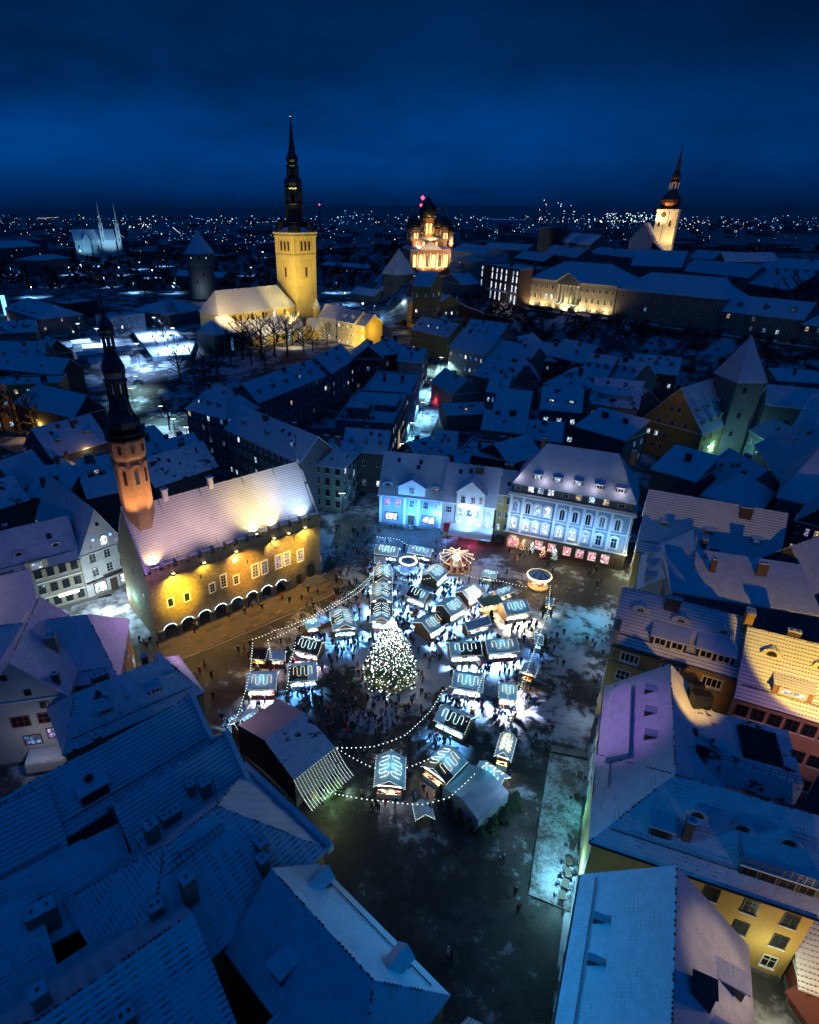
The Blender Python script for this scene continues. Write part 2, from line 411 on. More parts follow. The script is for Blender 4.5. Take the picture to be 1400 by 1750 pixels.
def side_frame(side, W_, D_):
    """start point, direction, outward rotation and length of a facade in the house's own frame"""
    return {'f': ((0, 0), (1, 0), 0.0, W_), 'r': ((W_, 0), (0, 1), math.pi / 2, D_),
            'b': ((W_, D_), (-1, 0), math.pi, W_), 'l': ((0, D_), (0, -1), -math.pi / 2, D_)}[side]
def roof_verts(kind, W_, D_, h, r, o, hip=.8):
    s = (r - h) / (D_ / 2); zl = h - s * o
    x0, x1, y0, y1, my = -o, W_ + o, -o, D_ + o, D_ / 2
    if kind == 'gable':
        return [(x0, y0, zl), (x1, y0, zl), (x1, my, r), (x0, my, r), (x1, y1, zl), (x0, y1, zl)], [(0, 1, 2, 3), (3, 2, 4, 5)]
    if kind == 'gablex':
        s = (r - h) / (W_ / 2); zl = h - s * o; mx = W_ / 2
        return [(x0, y0, zl), (mx, y0, r), (mx, y1, r), (x0, y1, zl), (x1, y0, zl), (x1, y1, zl)], [(0, 1, 2, 3), (1, 4, 5, 2)]
    if kind == 'hip':
        i = D_ / 2 * hip
        if W_ - 2 * i < .5: i = (W_ - .5) / 2
        return [(x0, y0, zl), (x1, y0, zl), (x1, y1, zl), (x0, y1, zl), (i, my, r), (W_ - i, my, r)], [(0, 1, 5, 4), (1, 2, 5), (2, 3, 4, 5), (3, 0, 4)]
    if kind in ('hipl', 'hipr'):
        i = D_ / 2 * hip
        if kind == 'hipl': return [(x0, y0, zl), (x1, y0, zl), (x1, y1, zl), (x0, y1, zl), (i, my, r), (x1, my, r)], [(0, 1, 5, 4), (2, 3, 4, 5), (3, 0, 4)]
        return [(x0, y0, zl), (x1, y0, zl), (x1, y1, zl), (x0, y1, zl), (x0, my, r), (W_ - i, my, r)], [(0, 1, 5, 4), (1, 2, 5), (2, 3, 4, 5)]
    if kind == 'hipx':
        s = (r - h) / (W_ / 2); zl = h - s * o; i = W_ / 2 * hip; mx = W_ / 2
        return [(x0, y0, zl), (x1, y0, zl), (x1, y1, zl), (x0, y1, zl), (mx, i, r), (mx, D_ - i, r)], [(0, 1, 4), (1, 2, 5, 4), (2, 3, 5), (3, 0, 4, 5)]
    if kind == 'pyr':
        return [(x0, y0, h), (x1, y0, h), (x1, y1, h), (x0, y1, h), (W_ / 2, D_ / 2, r)], [(0, 1, 4), (1, 2, 4), (2, 3, 4), (3, 0, 4)]
    if kind == 'shed':
        s = (r - h) / D_; return [(x0, y0, h - s * o), (x1, y0, h - s * o), (x1, y1, r + s * o), (x0, y1, r + s * o)], [(0, 1, 2, 3)]
    if kind == 'flat':
        return [(.3, .3, h + .02), (W_ - .3, .3, h + .02), (W_ - .3, D_ - .3, h + .02), (.3, D_ - .3, h + .02)], [(0, 1, 2, 3)]
_chim = {}
def chimney_data(w, d, h, mat, flues):
    k = (w, d, h, mat, flues)
    if k not in _chim:
        b = MB().box(-w / 2, w / 2, -d / 2, d / 2, -1.6, h, 0)
        b.box(-w / 2 - .09, w / 2 + .09, -d / 2 - .09, d / 2 + .09, h, h + .16, 0)
        b.box(-w / 2 - .05, w / 2 + .05, -d / 2 - .05, d / 2 + .05, h + .16, h + .3, 1)
        for i in range(flues):
            x = -w / 2 + w * (i + .5) / flues; b.box(x - .13, x + .13, -.13, .13, h + .2, h + .36, 2)
        _chim[k] = b.data('chimney', [mat, 'snow_clean', 'trim_dark'])
    return _chim[k]
def dormer(parent, x, y, zbase, slope, w, h, kind, wm, rm, lit, fm='trim_dark', rz=0.0, org=(0, 0)):
    """dormer whose front stands at (x, y) on a slope that climbs along +y of its own frame"""
    b = MB(); L = h / slope + .2
    b.mesh([(-w / 2, 0, -.5), (w / 2, 0, -.5), (w / 2, 0, h), (-w / 2, 0, h), (w / 2, L, h), (-w / 2, L, h), (w / 2, 0.01, -.5), (-w / 2, 0.01, -.5)],
           [(0, 1, 2, 3), (1, 4, 2), (0, 3, 5)], 0)
    if kind == 'gable':
        rr = w * .42; L2 = (h + rr) / slope + .2
        b.poly([(-w / 2, 0, h), (w / 2, 0, h), (0, 0, h + rr)], 0)
        b.slab([(-w / 2 - .15, -.2, h - .1), (0, -.2, h + rr + .05), (0, L2, h + rr + .05), (-w / 2 - .15, L + .1, h - .1), (w / 2 + .15, -.2, h - .1), (w / 2 + .15, L + .1, h - .1)],
               [(0, 1, 2, 3), (1, 4, 5, 2)], .14, 1)
    elif kind == 'eye':
        n = 7; pts = [(-w / 2 * 1.25 * math.cos(math.pi * i / (n - 1)), h * (.25 + .75 * math.sin(math.pi * i / (n - 1)))) for i in range(n)]
        b = MB(); L2 = h / slope + .3
        vs_ = [(p[0], -.15, p[1]) for p in pts] + [(p[0] * .35, .1 + p[1] / slope + .35, p[1] + .02) for p in pts]
        b.slab(vs_, [(i, i + 1, n + i + 1, n + i) for i in range(n - 1)], .12, 1)
        b.poly([(p[0], 0, p[1] - .05) for p in pts] + [(pts[-1][0], 0, -.3), (pts[0][0], 0, -.3)], 0)
    else:
        rr = .28; b.slab([(-w / 2 - .15, -.25, h - .02), (w / 2 + .15, -.25, h - .02), (w / 2 + .15, L + .8, h + .30 + (L * .12)), (-w / 2 - .15, L + .8, h + .30 + L * .12)], [(0, 1, 2, 3)], .16, 1)
    ca, sa = math.cos(rz), math.sin(rz)
    o = b.build('dormer', [wm, rm], parent)
    o.location = (org[0] + x * ca - y * sa, org[1] + x * sa + y * ca, zbase); o.rotation_euler = (0, 0, rz)
    swin(o, (0, -.03, .02 if kind == 'eye' else .12), 0, w * (.6 if kind == 'eye' else .72), h * (.62 if kind == 'eye' else .78), fm, lit, kind == 'eye')
    return o

HR = random.Random(11); DIM = {}
def house(name, label, A, B, D, ze, zr, roof='gable', g=None, wall='wall_beige', rm='snow', wins='', chim=1, dorm=None, o=.4, group=None,
          fm='trim_white', ws=None, lit=.15, cat='house', plinth=True, cornice=True, hip=.8, pick=None, world=False, skip=None, wh=None, cm='brick'):
    """a house from its front eave line A-B (photo pixels met at eave height ze), its depth, and the facades that carry windows"""
    a, b = (Vector(A), Vector(B)) if world else (at(A[0], A[1], ze), at(B[0], B[1], ze))
    W_ = (b - a).length; rz = math.atan2(b.y - a.y, b.x - a.x)
    if g is None:
        n_ = Vector((-math.sin(rz), math.cos(rz), 0)) * D; g = min(terr(q.x, q.y) for q in (a, b, a + n_, b + n_))
    h, r = ze - g, zr - g; far = a.y > 165
    t = thing(name, label, cat, (a.x, a.y, g), rz, group)
    w = MB(); dn = -3.0
    if roof == 'gable':
        w.mesh([(0, 0, dn), (W_, 0, dn), (W_, D, dn), (0, D, dn), (0, 0, h), (W_, 0, h), (W_, D, h), (0, D, h), (0, D / 2, r - .02), (W_, D / 2, r - .02)],
               [(0, 1, 5, 4), (1, 2, 6, 9, 5), (2, 3, 7, 6), (3, 0, 4, 8, 7)])
    elif roof == 'gablex':
        w.mesh([(0, 0, dn), (W_, 0, dn), (W_, D, dn), (0, D, dn), (0, 0, h), (W_, 0, h), (W_, D, h), (0, D, h), (W_ / 2, 0, r - .02), (W_ / 2, D, r - .02)],
               [(0, 1, 5, 8, 4), (1, 2, 6, 5), (2, 3, 7, 9, 6), (3, 0, 4, 7)])
    elif roof == 'shed':
        w.mesh([(0, 0, dn), (W_, 0, dn), (W_, D, dn), (0, D, dn), (0, 0, h), (W_, 0, h), (W_, D, r), (0, D, r)], [(0, 1, 5, 4), (1, 2, 6, 5), (2, 3, 7, 6), (3, 0, 4, 7)])
    elif roof == 'flat':
        w.box(0, W_, 0, D, dn, h)
        for q in ((0, W_, 0, .3), (0, W_, D - .3, D), (0, .3, .3, D - .3), (W_ - .3, W_, .3, D - .3)): w.box(*q, h + .001, h + .7)
    else:
        w.box(0, W_, 0, D, dn, h)
        if roof == 'hipl': w.mesh([(W_, 0, h), (W_, D, h), (W_, D / 2, r - .02)], [(0, 1, 2)])
        if roof == 'hipr': w.mesh([(0, 0, h), (0, D, h), (0, D / 2, r - .02)], [(1, 0, 2)])
    w.build('wall', [wall], t)
    rf = MB(); vv, ff = roof_verts(roof, W_, D, h + .12, r + .12, o if roof != 'flat' else 0, hip)
    rf.slab(vv, ff, .22 if roof != 'flat' else .3)
    rfo = rf.build('roof', [rm], t)
    if a.y < 112 and roof not in ('flat', 'shed'):
        cnt = {}; rc = MB()
        for f_ in ff:
            for i in range(len(f_)):
                k = tuple(sorted((f_[i], f_[(i + 1) % len(f_)]))); cnt[k] = cnt.get(k, 0) + 1
        for (i, j), c_ in cnt.items():
            if c_ < 2: continue
            p, q = Vector(vv[i]), Vector(vv[j]); n_ = int((q - p).length / .42); d_ = (q - p).normalized(); s_ = d_.cross(Z).normalized() * .10
            for k in range(n_):
                if HR.random() < .45 + .3 * math.sin(k * .31 + i): continue
                e = p + d_ * (k * .42 + .04); e2 = e + d_ * HR.uniform(.16, .32); u_ = Vector((0, 0, .05))
                rc.mesh([e - s_ - u_, e + s_ - u_, e2 + s_ - u_, e2 - s_ - u_, e - s_ * .5 + u_, e + s_ * .5 + u_, e2 + s_ * .5 + u_, e2 - s_ * .5 + u_], [(4, 5, 6, 7), (0, 1, 5, 4), (1, 2, 6, 5), (2, 3, 7, 6), (3, 0, 4, 7)])
        if rc.f: rc.build('ridge_tiles', ['trim_red' if 'red' in rm or 'hall' in rm else 'trim_dark'], rfo, False, kind='stuff')
        if roof in ('gable', 'hip', 'hipl', 'hipr'):
            sl_ = (r - h) / (D / 2); g_ = MB().tube([(-o + .1, -o - .07, h - sl_ * o + .02), (W_ + o - .1, -o - .07, h - sl_ * o + .02)], .09, 5); g_.build('gutter', ['dark_metal'], t, False)
            m_ = D * .07; g_ = MB()
            x_ = (D / 2 * hip * .14 + .6) if roof != 'gable' else .3
            for k in range(int((W_ - 2 * x_) / 1.4) + 1): g_.box(x_ + k * 1.4 - .03, x_ + k * 1.4 + .03, m_ - .03, m_ + .03, h + sl_ * m_, h + sl_ * m_ + .38)
            for e in (.24, .36): g_.tube([(x_, m_, h + sl_ * m_ + e), (W_ - x_, m_, h + sl_ * m_ + e)], .035, 4)
            g_.build('snow_guard', ['dark_metal'], rfo, False)
    if roof == 'flat':
        MB().slab([(-.06, -.06, h + .8), (W_ + .06, -.06, h + .8), (W_ + .06, D + .06, h + .8), (-.06, D + .06, h + .8), (.34, .34, h + .8), (W_ - .34, .34, h + .8), (W_ - .34, D - .34, h + .8), (.34, D - .34, h + .8)],
                  [(0, 1, 5, 4), (1, 2, 6, 5), (2, 3, 7, 6), (3, 0, 4, 7)], .1).build('parapet_cap', ['snow_clean'], t)
    elif cornice:
        c = MB(); e = .16
        c.box(-e, W_ + e, -e, 0, h - .45, h - .16); c.box(-e, W_ + e, D, D + e, h - .45, h - .16)
        if roof not in ('gable',): c.box(-e, 0, 0, D, h - .45, h - .16); c.box(W_, W_ + e, 0, D, h - .45, h - .16)
        c.build('cornice', [fm if fm != 'trim_dark' else wall], t)
    if plinth:
        MB().prism([(-.08, -.08), (W_ + .08, -.08), (W_ + .08, D + .08), (-.08, D + .08)], -.5, .7).build('plinth', ['grey_stone'], t)
    # windows
    for spec in [q for q in wins.split(',') if q]:
        sd_, rest = spec[0], spec[1:]; st = 'cross'
        if ':' in rest: rest, st = rest.split(':')
        nc, nr = (int(q) for q in rest.split('x'))
        (sx, sy), (dx, dy), rr, L = side_frame(sd_, W_, D)
        fh = h / nr; ww = ws or min(1.25, L / nc * .5); hh = wh or min(1.75, fh * .56)
        for j in range(nr):
            for i in range(nc):
                if skip and (sd_, i, j) in skip: continue
                q = L * (i + .5) / nc; zc = fh * j + fh * .30 + (.3 if j == 0 else 0)
                li = None
                if pick: li = pick(sd_, i, j)
                elif HR.random() < lit * 2.2: li = HR.choice(LITS)
                if far: swin(t, (sx + dx * q, sy + dy * q, zc), rr, ww, hh, fm, li)
                else: window(t, (sx + dx * q, sy + dy * q, zc), rr, ww, hh, st, fm, li)
    # chimneys along the ridge
    for k in range(chim):
        cw, cd, fl = HR.choice(((.8, .8, 1), (1.5, .7, 2), (1.0, .8, 2), (2.0, .8, 3)))
        q = (k + .3 + .4 * HR.random()) / chim; off = HR.choice((-.14, .1, .18))
        if roof in ('gablex', 'hipx'): x, y = W_ * (.5 + off * .6), D * (.15 + .7 * q)
        elif roof in ('flat', 'shed'): x, y = W_ * (.1 + .8 * q), D * (.45 + off)
        elif roof == 'pyr': continue
        else: x, y = W_ * (.14 + .72 * q), D * (.5 + off * .6)
        zt = {'flat': h + 1.2, 'shed': (h + r) / 2 + .6}.get(roof, r - abs(off) * (r - h) * 1.2)
        place('chimney', chimney_data(cw, cd, HR.choice((.9, 1.3, 1.7)), cm, fl), t, (x, y, zt + .05))
    # dormers: (side, count, width, height, kind, how far up the slope)
    for dd in (dorm or []):
        sd_, n, dw, dh, kd, up = dd[:6]; lits = dd[6] if len(dd) > 6 else None
        (sx, sy), (dx, dy), rr, L = side_frame(sd_, W_, D)
        run = (W_ if roof in ('gablex', 'hipx') else D) / 2; sl = (r - h) / run
        for i in range(n):
            q = L * (i + .5) / n if roof not in ('hip', 'hipx') else L * (.14 + .72 * (i + .5) / n)
            yi = run * up; li = (lits[i % len(lits)] if lits else (HR.choice(LITS) if HR.random() < lit else None))
            nx, ny = -dy, dx
            px, py = sx + dx * q + nx * yi, sy + dy * q + ny * yi
            dormer(t, 0, 0, h + .12 + sl * yi, sl, dw, dh, kd, wall if kd != 'eye' else 'trim_white', rm, li, 'trim_white' if li else fm, rr, (px, py))
    if roof in ('gable', 'hip', 'hipl', 'hipr') and 30 < a.y < 270 and 'right-hand' not in (group or '') and 'foreground' not in (group or ''):      # roof windows, hatches and aerials
        sl_ = (r - h) / (D / 2); an_ = math.atan(sl_)
        for _ in range(HR.choice((0, 1, 2, 2, 3))):
            x, y = W_ * HR.uniform(.2, .8), D * HR.uniform(.14, .36)
            if roof != 'gable' and min(x, W_ - x) < y + 1: continue
            if dorm or wins == '': y = D * HR.uniform(.30, .42)
            q = MB().box(-.42, .42, -.55, .55, -.1, .16, 0).box(-.34, .34, -.46, .46, .16, .18, 1).build('roof_window', ['dark_metal', 'glass'], t, False); q.location = (x, y, h + .12 + sl_ * y); q.rotation_euler = (an_, 0, 0)
        if HR.random() < .45:
            x = W_ * HR.uniform(.25, .75); q = MB().tube([(x, D / 2, r), (x, D / 2, r + 2.6)], .035, 4)
            for z_ in (1.5, 1.9, 2.3): q.tube([(x - .5 + z_ * .1, D / 2, r + z_), (x + .5 - z_ * .1, D / 2, r + z_)], .022, 3)
            q.build('aerial', ['dark_metal'], t, False)
    DIM[t.name] = (W_, h, r)
    return t
# ------------------------------------------------------------------ ground, terrain, square, streets
CLIFF = [(30, 900), (34, 540), (60, 412), (80, 352), (88, 338), (121, 297), (196, 214), (300, 150), (900, 0)]
def sstep(a, b, x):
    t = max(0.0, min(1.0, (x - a) / (b - a))); return t * t * (3 - 2 * t)
def terr(x, y):
    best, sgn = 1e9, -1
    for (x0, y0), (x1, y1) in zip(CLIFF, CLIFF[1:]):
        dx, dy = x1 - x0, y1 - y0; L2 = dx * dx + dy * dy
        t = max(0, min(1, ((x - x0) * dx + (y - y0) * dy) / L2)); px, py = x0 + t * dx, y0 + t * dy
        d = math.hypot(x - px, y - py)
        if d < best: best, sgn = d, (1 if dx * (y - py) - dy * (x - px) > 0 else -1)
    d = best * sgn
    z = 27 * sstep(-42, -4, d)
    if y > 700: z *= 1 - sstep(750, 1250, y)
    z = max(z, 7 * sstep(190, 330, y) * (1 - .45 * sstep(-60, -140, -abs(x)) if x < 0 else 1) * (1 if y < 1200 else .6))
    return z + 170 * sstep(5500, 15000, y) * (.6 + .4 * math.sin(x * .0004 + 1))
def axis(lim):
    s = [-20000, -9000, -4500, -2400, -1400, -900]; a = -640
    r = list(s)
    while a <= 640: r.append(a); a += 10
    return r + [-q for q in reversed(s)]
xs = axis(640); ys = [-400, -200, -80] + [i * 10 for i in range(-3, 95)] + [1000, 1080, 1180, 1320, 1500, 1800, 2300, 3000, 4000, 5500, 7500, 10000, 14000, 20000, 30000]
gm = MB(); nx = len(xs)
gm.v = [(x, y, terr(x, y) - .02) for y in ys for x in xs]
gm.f = [(j * nx + i, j * nx + i + 1, (j + 1) * nx + i + 1, (j + 1) * nx + i) for j in range(len(ys) - 1) for i in range(nx - 1)]
gm.m = [0] * len(gm.f)
mt, nt, bs = newmat('town_ground')      # trodden snow with bare patches
n = noise(nt, .09, 7.0, None, .65); n2 = noise(nt, .7, 5.0)
d = ramp(nt, n, [(.42, 0.0), (.52, 1.0)])
c = mix(nt, d, mix(nt, n2, (.30, .32, .36), (.52, .55, .6)), mix(nt, n2, (.02, .021, .024), (.06, .06, .066)))
link(nt, c, bs, 'Base Color'); bs.inputs['Roughness'].default_value = .8
bump(nt, bs, n2, .4, .2)
gm.build('ground', ['town_ground'], None, False, True, kind='structure')

def sheet(name, pts, z, matn, sub=None):
    return MB().poly([(p[0], p[1], z) for p in pts]).build(name, [matn], None, kind='structure')
# cobbled square: setts in rows under wet patches, trodden snow and grit
mt, nt, bs = newmat('cobbles')
P_ = pos(nt)
rot = nd(nt, 'ShaderNodeMapping', {0: P_, 'Rotation': (0, 0, math.radians(20)), 'Scale': (1, 1, 1)}).outputs[0]
br = nd(nt, 'ShaderNodeTexBrick', {'Vector': rot, 'Color1': (.032, .028, .024), 'Color2': (.014, .013, .012), 'Mortar': (.016, .015, .015), 'Scale': 1.0,
        'Mortar Size': .022, 'Brick Width': .30, 'Row Height': .22})
v = nd(nt, 'ShaderNodeTexVoronoi', {'Vector': rot, 'Scale': 4.2})
big = noise(nt, .11, 7.0, None, .62); mid = noise(nt, .55, 6.0, None, .7); fin = noise(nt, 6.0, 3.0)
# snow lies trodden where the stalls stand and along the right-hand row; its whiteness there also puts lamplight into the colour; the lower square is wet
def near(cx, cy, r):
    v_ = nd(nt, 'ShaderNodeVectorMath', {0: P_, 1: (cx, cy, 0)}, operation='DISTANCE').outputs['Value']
    return ramp(nt, mth(nt, 'DIVIDE', v_, r), [(.45, 1.0), (1.0, 0.0)])
zone = mth(nt, 'MAXIMUM', near(15, 94, 34), mth(nt, 'MAXIMUM', mth(nt, 'MULTIPLY', near(40, 92, 22), .7), mth(nt, 'MAXIMUM', near(-62, 103, 14), mth(nt, 'MULTIPLY', near(34, 78, 17), .6))))
sel = mth(nt, 'ADD', mth(nt, 'ADD', mth(nt, 'MULTIPLY', big, .7), mth(nt, 'MULTIPLY', mid, .45)), mth(nt, 'MULTIPLY', zone, .17))
snow_m = ramp(nt, sel, [(.64, 0.0), (.71, .85), (.8, 1.0)])
thin = ramp(nt, mth(nt, 'ADD', mth(nt, 'MULTIPLY', big, .7), mth(nt, 'MULTIPLY', mid, .4)), [(.54, 0.0), (.57, .8), (.7, .9)])
grit = ramp(nt, mid, [(.42, 0.0), (.62, .5)])
base = mix(nt, grit, br.outputs[0], (.034, .03, .025))
base = mix(nt, thin, base, (.06, .06, .056))
c = mix(nt, snow_m, base, mix(nt, fin, (.36, .38, .41), (.55, .58, .62)))
link(nt, c, bs, 'Base Color')
link(nt, ramp(nt, mid, [(.35, .38), (.6, .8)]), bs, 'Roughness')
bump(nt, bs, mth(nt, 'ADD', mth(nt, 'MULTIPLY', br.outputs[1], mth(nt, 'SUBTRACT', mth(nt, 'MULTIPLY', snow_m, .8), 1.0)), mth(nt, 'ADD', mth(nt, 'MULTIPLY', v.outputs[0], -.5), mth(nt, 'MULTIPLY', fin, .6))), .6, .06)
mt, nt, bs = newmat('trodden_snow')
n = noise(nt, .28, 7.0, None, .7); f = noise(nt, 3.5, 5.0, None, .7)
link(nt, mix(nt, ramp(nt, mth(nt, 'ADD', mth(nt, 'MULTIPLY', n, .75), mth(nt, 'MULTIPLY', f, .3)), [(.46, 0.0), (.6, 1.0)]), (.07, .066, .06), mix(nt, f, (.3, .31, .33), (.52, .55, .58))), bs, 'Base Color'); bs.inputs['Roughness'].default_value = .7
bump(nt, bs, f, .7, .08)
plain('kerb_stone', (.23, .22, .2), .8)
sq = [at(*p) for p in ((150, 1020), (300, 1000), (548, 982), (580, 890), (655, 880), (860, 915), (905, 925), (1066, 975), (1080, 1000), (1010, 1250), (985, 1400), (940, 1750), (600, 1750), (470, 1500), (330, 1300), (150, 1180))]
sheet('market_square', sq, .02, 'cobbles')
# terrace strip along the right-hand row: kerb and trodden snow (real step)
ter = [at(*p) for p in ((940, 1285), (1003, 1297), (986, 1460), (975, 1560), (903, 1530))]
MB().prism([(p[0], p[1]) for p in ter], -.2, .14).build('terrace_pavement', ['trodden_snow'], None, kind='structure')
mt, nt, bs = newmat('road_snow')
n = noise(nt, .35, 6.0, None, .65)
link(nt, mix(nt, ramp(nt, n, [(.4, 0.0), (.6, 1.0)]), (.09, .09, .095), (.5, .53, .57)), bs, 'Base Color'); bs.inputs['Roughness'].default_value = .6
bump(nt, bs, noise(nt, 1.5, 4.0), .4, .1)
def road(name, pts, w, z=.03):
    L, R = [], []
    for i, p in enumerate(pts):
        a, b = pts[max(0, i - 1)], pts[min(len(pts) - 1, i + 1)]; d = (b - a); d.z = 0; d.normalize(); n_ = Vector((-d.y, d.x, 0))
        zc = max(terr(p.x, p.y), terr(p.x + n_.x * w, p.y + n_.y * w), terr(p.x - n_.x * w, p.y - n_.y * w)) + z + .25
        zc = zc if terr(p.x, p.y) > .05 else z
        L.append((p.x + n_.x * w, p.y + n_.y * w, zc)); R.append((p.x - n_.x * w, p.y - n_.y * w, zc))
    b = MB()
    for i in range(len(pts) - 1): b.poly([R[i], R[i + 1], L[i + 1], L[i]])
    return b.build(name, ['road_snow'], None, kind='structure')
road('street', [ground_at(*p) for p in ((625, 880), (672, 812), (690, 790), (712, 755), (728, 722), (740, 695), (747, 668), (757, 640), (763, 620))], 3.8)
road('lane', [at(*p) for p in ((260, 1085), (215, 1055), (180, 1040), (120, 1050))], 4.5)
road('hall_lane', [at(*p) for p in ((205, 1050), (225, 1005), (232, 985))], 3.5, .034)

# ------------------------------------------------------------------ far city: one mass of low blocks and lights to the horizon
R1_ = random.Random(3)
fc = MB(); lights = {k: MB() for k in ('bulb_white', 'bulb_warm', 'glow_cyan', 'bulb_red', 'bulb_blue')}
cl_ = [(R1_.uniform(-.75, .95), R1_.uniform(1100, 6500)) for _ in range(46)]
cl_ += [(.62, 2600), (.66, 2500), (.5, 3400), (-.42, 1500), (-.2, 1700), (-.1, 2000), (.12, 1800), (.2, 2300)] * 3
def citypt():
    if R1_.random() < .62:
        a, d = R1_.choice(cl_); a += R1_.gauss(0, .05); d *= 1 + R1_.gauss(0, .07)
    else: a, d = R1_.uniform(-.8, 1.0), 950 + 6000 * R1_.random() ** 1.6
    return a * d, d
for _ in range(800):
    x, y = citypt()
    if y < 900: continue
    z = terr(x, y); w, dd, h = R1_.uniform(8, 22), R1_.uniform(8, 16), R1_.choice((6, 8, 9, 12, 15, 15, 27)); a = R1_.uniform(0, 3.1)
    fc.obox((x, y), w, dd, z - 6, z + h, a, 0); fc.obox((x, y), w * .98, dd * .98, z + h, z + h + .5, a, 1)
    if R1_.random() < .3:
        for _k in range(R1_.randint(1, 3)):
            r = y * .00034 * R1_.uniform(.6, 1.3)
            lights[R1_.choice(('bulb_white', 'bulb_white', 'glow_cyan', 'bulb_warm'))].bulb((x + R1_.uniform(-w, w), y - dd - w - 1, z + R1_.uniform(2, h)), r)
for _ in range(620):
    x, y = citypt(); r = y * .00030 * R1_.choice((.6, .8, .8, 1, 1.2, 1.7))
    k = R1_.choices(('bulb_white', 'glow_cyan', 'bulb_warm', 'bulb_red', 'bulb_blue'), (6, 10, 2, .2, 1.0))[0]
    lights[k].bulb((x, y, terr(x, y) + R1_.uniform(8, 26)), r)
for _ in range(34):     # lit roads
    a, d = R1_.uniform(-.72, .95), R1_.uniform(1000, 5200); t = R1_.uniform(-.5, .5) + (1.57 if R1_.random() < .4 else 0); k = R1_.choice(('bulb_white', 'glow_cyan', 'glow_cyan', 'bulb_warm', 'bulb_blue')); n_ = R1_.randint(6, 22)
    for j in range(n_):
        x, y = a * d + math.cos(t) * 38 * j, d + math.sin(t) * 38 * j
        if R1_.random() < .8: lights[k].bulb((x, y, terr(x, y) + 10), y * .00026)
for a, d, n_, w, h, k in ((.385, 4300, 60, 260, 60, 'bulb_white'), (.405, 4500, 40, 200, 50, 'glow_white2'), (.275, 4800, 14, 70, 150, 'bulb_warm'), (.30, 4700, 8, 60, 120, 'bulb_white'), (-.02, 3600, 26, 160, 60, 'glow_cyan'), (-.36, 2600, 26, 160, 40, 'bulb_white'), (-.30, 1500, 24, 90, 22, 'glow_cyan'), (-.155, 1250, 20, 60, 16, 'glow_cyan'), (.10, 2300, 24, 120, 40, 'bulb_white'), (.63, 2600, 18, 130, 30, 'glow_cyan'), (.73, 1900, 14, 80, 20, 'bulb_blue')):
    for j in range(n_):
        x, y = a * d + R1_.gauss(0, w * .5), d + R1_.gauss(0, 60); lights[k if k in lights else 'bulb_white'].bulb((x, y, terr(x, y) + 6 + h * R1_.random() ** 1.5), y * .00036 * R1_.uniform(.6, 1.7))
fc.build('distant_city', ['wall_slate', 'snow'], None, False, kind='stuff')
for k, b in lights.items(): b.build('distant_lights', [k], None, False, kind='stuff')

# ------------------------------------------------------------------ trees
def tree_data(seed, h, spread, n1=9, levels=3, col='twig'):
    r = random.Random(seed); tr = MB(); cr = MB()
    lean = (r.uniform(-.04, .04) * h, r.uniform(-.04, .04) * h)
    tp = [(0, 0, -.5), (lean[0] * .3, lean[1] * .3, h * .3), (lean[0], lean[1], h * .62), (lean[0] * 1.3, lean[1] * 1.3, h * .9)]
    tr.tube(tp, h * .028, 6, 0, h * .008)
    def branch(p, d, L, rad, lv):
        q = p + d * L * .5 + Vector((r.gauss(0, .06), r.gauss(0, .06), .04)) * L; e = q + (d + Vector((0, 0, .22))).normalized() * L * .5
        cr.tube([p, q, e], rad, 3, 0, rad * .45)
        if lv <= 0: return
        for _ in range(4 if lv > 1 else 5):
            t = r.uniform(.35, 1.0); s = p.lerp(q, t * 2) if t < .5 else q.lerp(e, t * 2 - 1)
            nd_ = (d + Vector((r.gauss(0, .55), r.gauss(0, .55), r.gauss(.2, .4)))).normalized()
            branch(s, nd_, L * r.uniform(.42, .62), rad * .56, lv - 1)
    for i in range(n1):
        z = h * (.28 + .58 * i / n1); a = i * 2.4 + r.random(); up = .35 + .5 * i / n1
        d = Vector((math.cos(a), math.sin(a), up)).normalized(); L = spread * (1.05 - .55 * i / n1) * r.uniform(.8, 1.15)
        branch(Vector((lean[0] * z / h, lean[1] * z / h, z)), d, L, h * .0135, levels - 1)
    return tr.data('trunk', ['bark'], False), cr.data('crown', [col], False)
TREES = [tree_data(i, h, s, 13) for i, (h, s) in enumerate(((11, 3.6), (13, 4.4), (9, 3.4), (15, 4.2)))]
def tree(px, py, h, label, z=None, name='bare_tree', k=None, group='bare winter trees', world=None):
    p = Vector(world) if world else at(px, py, 0)
    if z is None:
        for _ in range(4):
            z = terr(p.x, p.y)
            if not world: p = at(px, py, z)
    else: p = at(px, py, z) if not world else p
    k = HR.randrange(4) if k is None else k; H0 = (11, 13, 9, 15)[k]
    t = thing(name, label, 'tree', (p.x, p.y, z), HR.uniform(0, 6.2), group); t.scale = (h / H0 * HR.uniform(.9, 1.15),) * 2 + (h / H0,)
    place('trunk', TREES[k][0], t); place('crown', TREES[k][1], t)
    return t
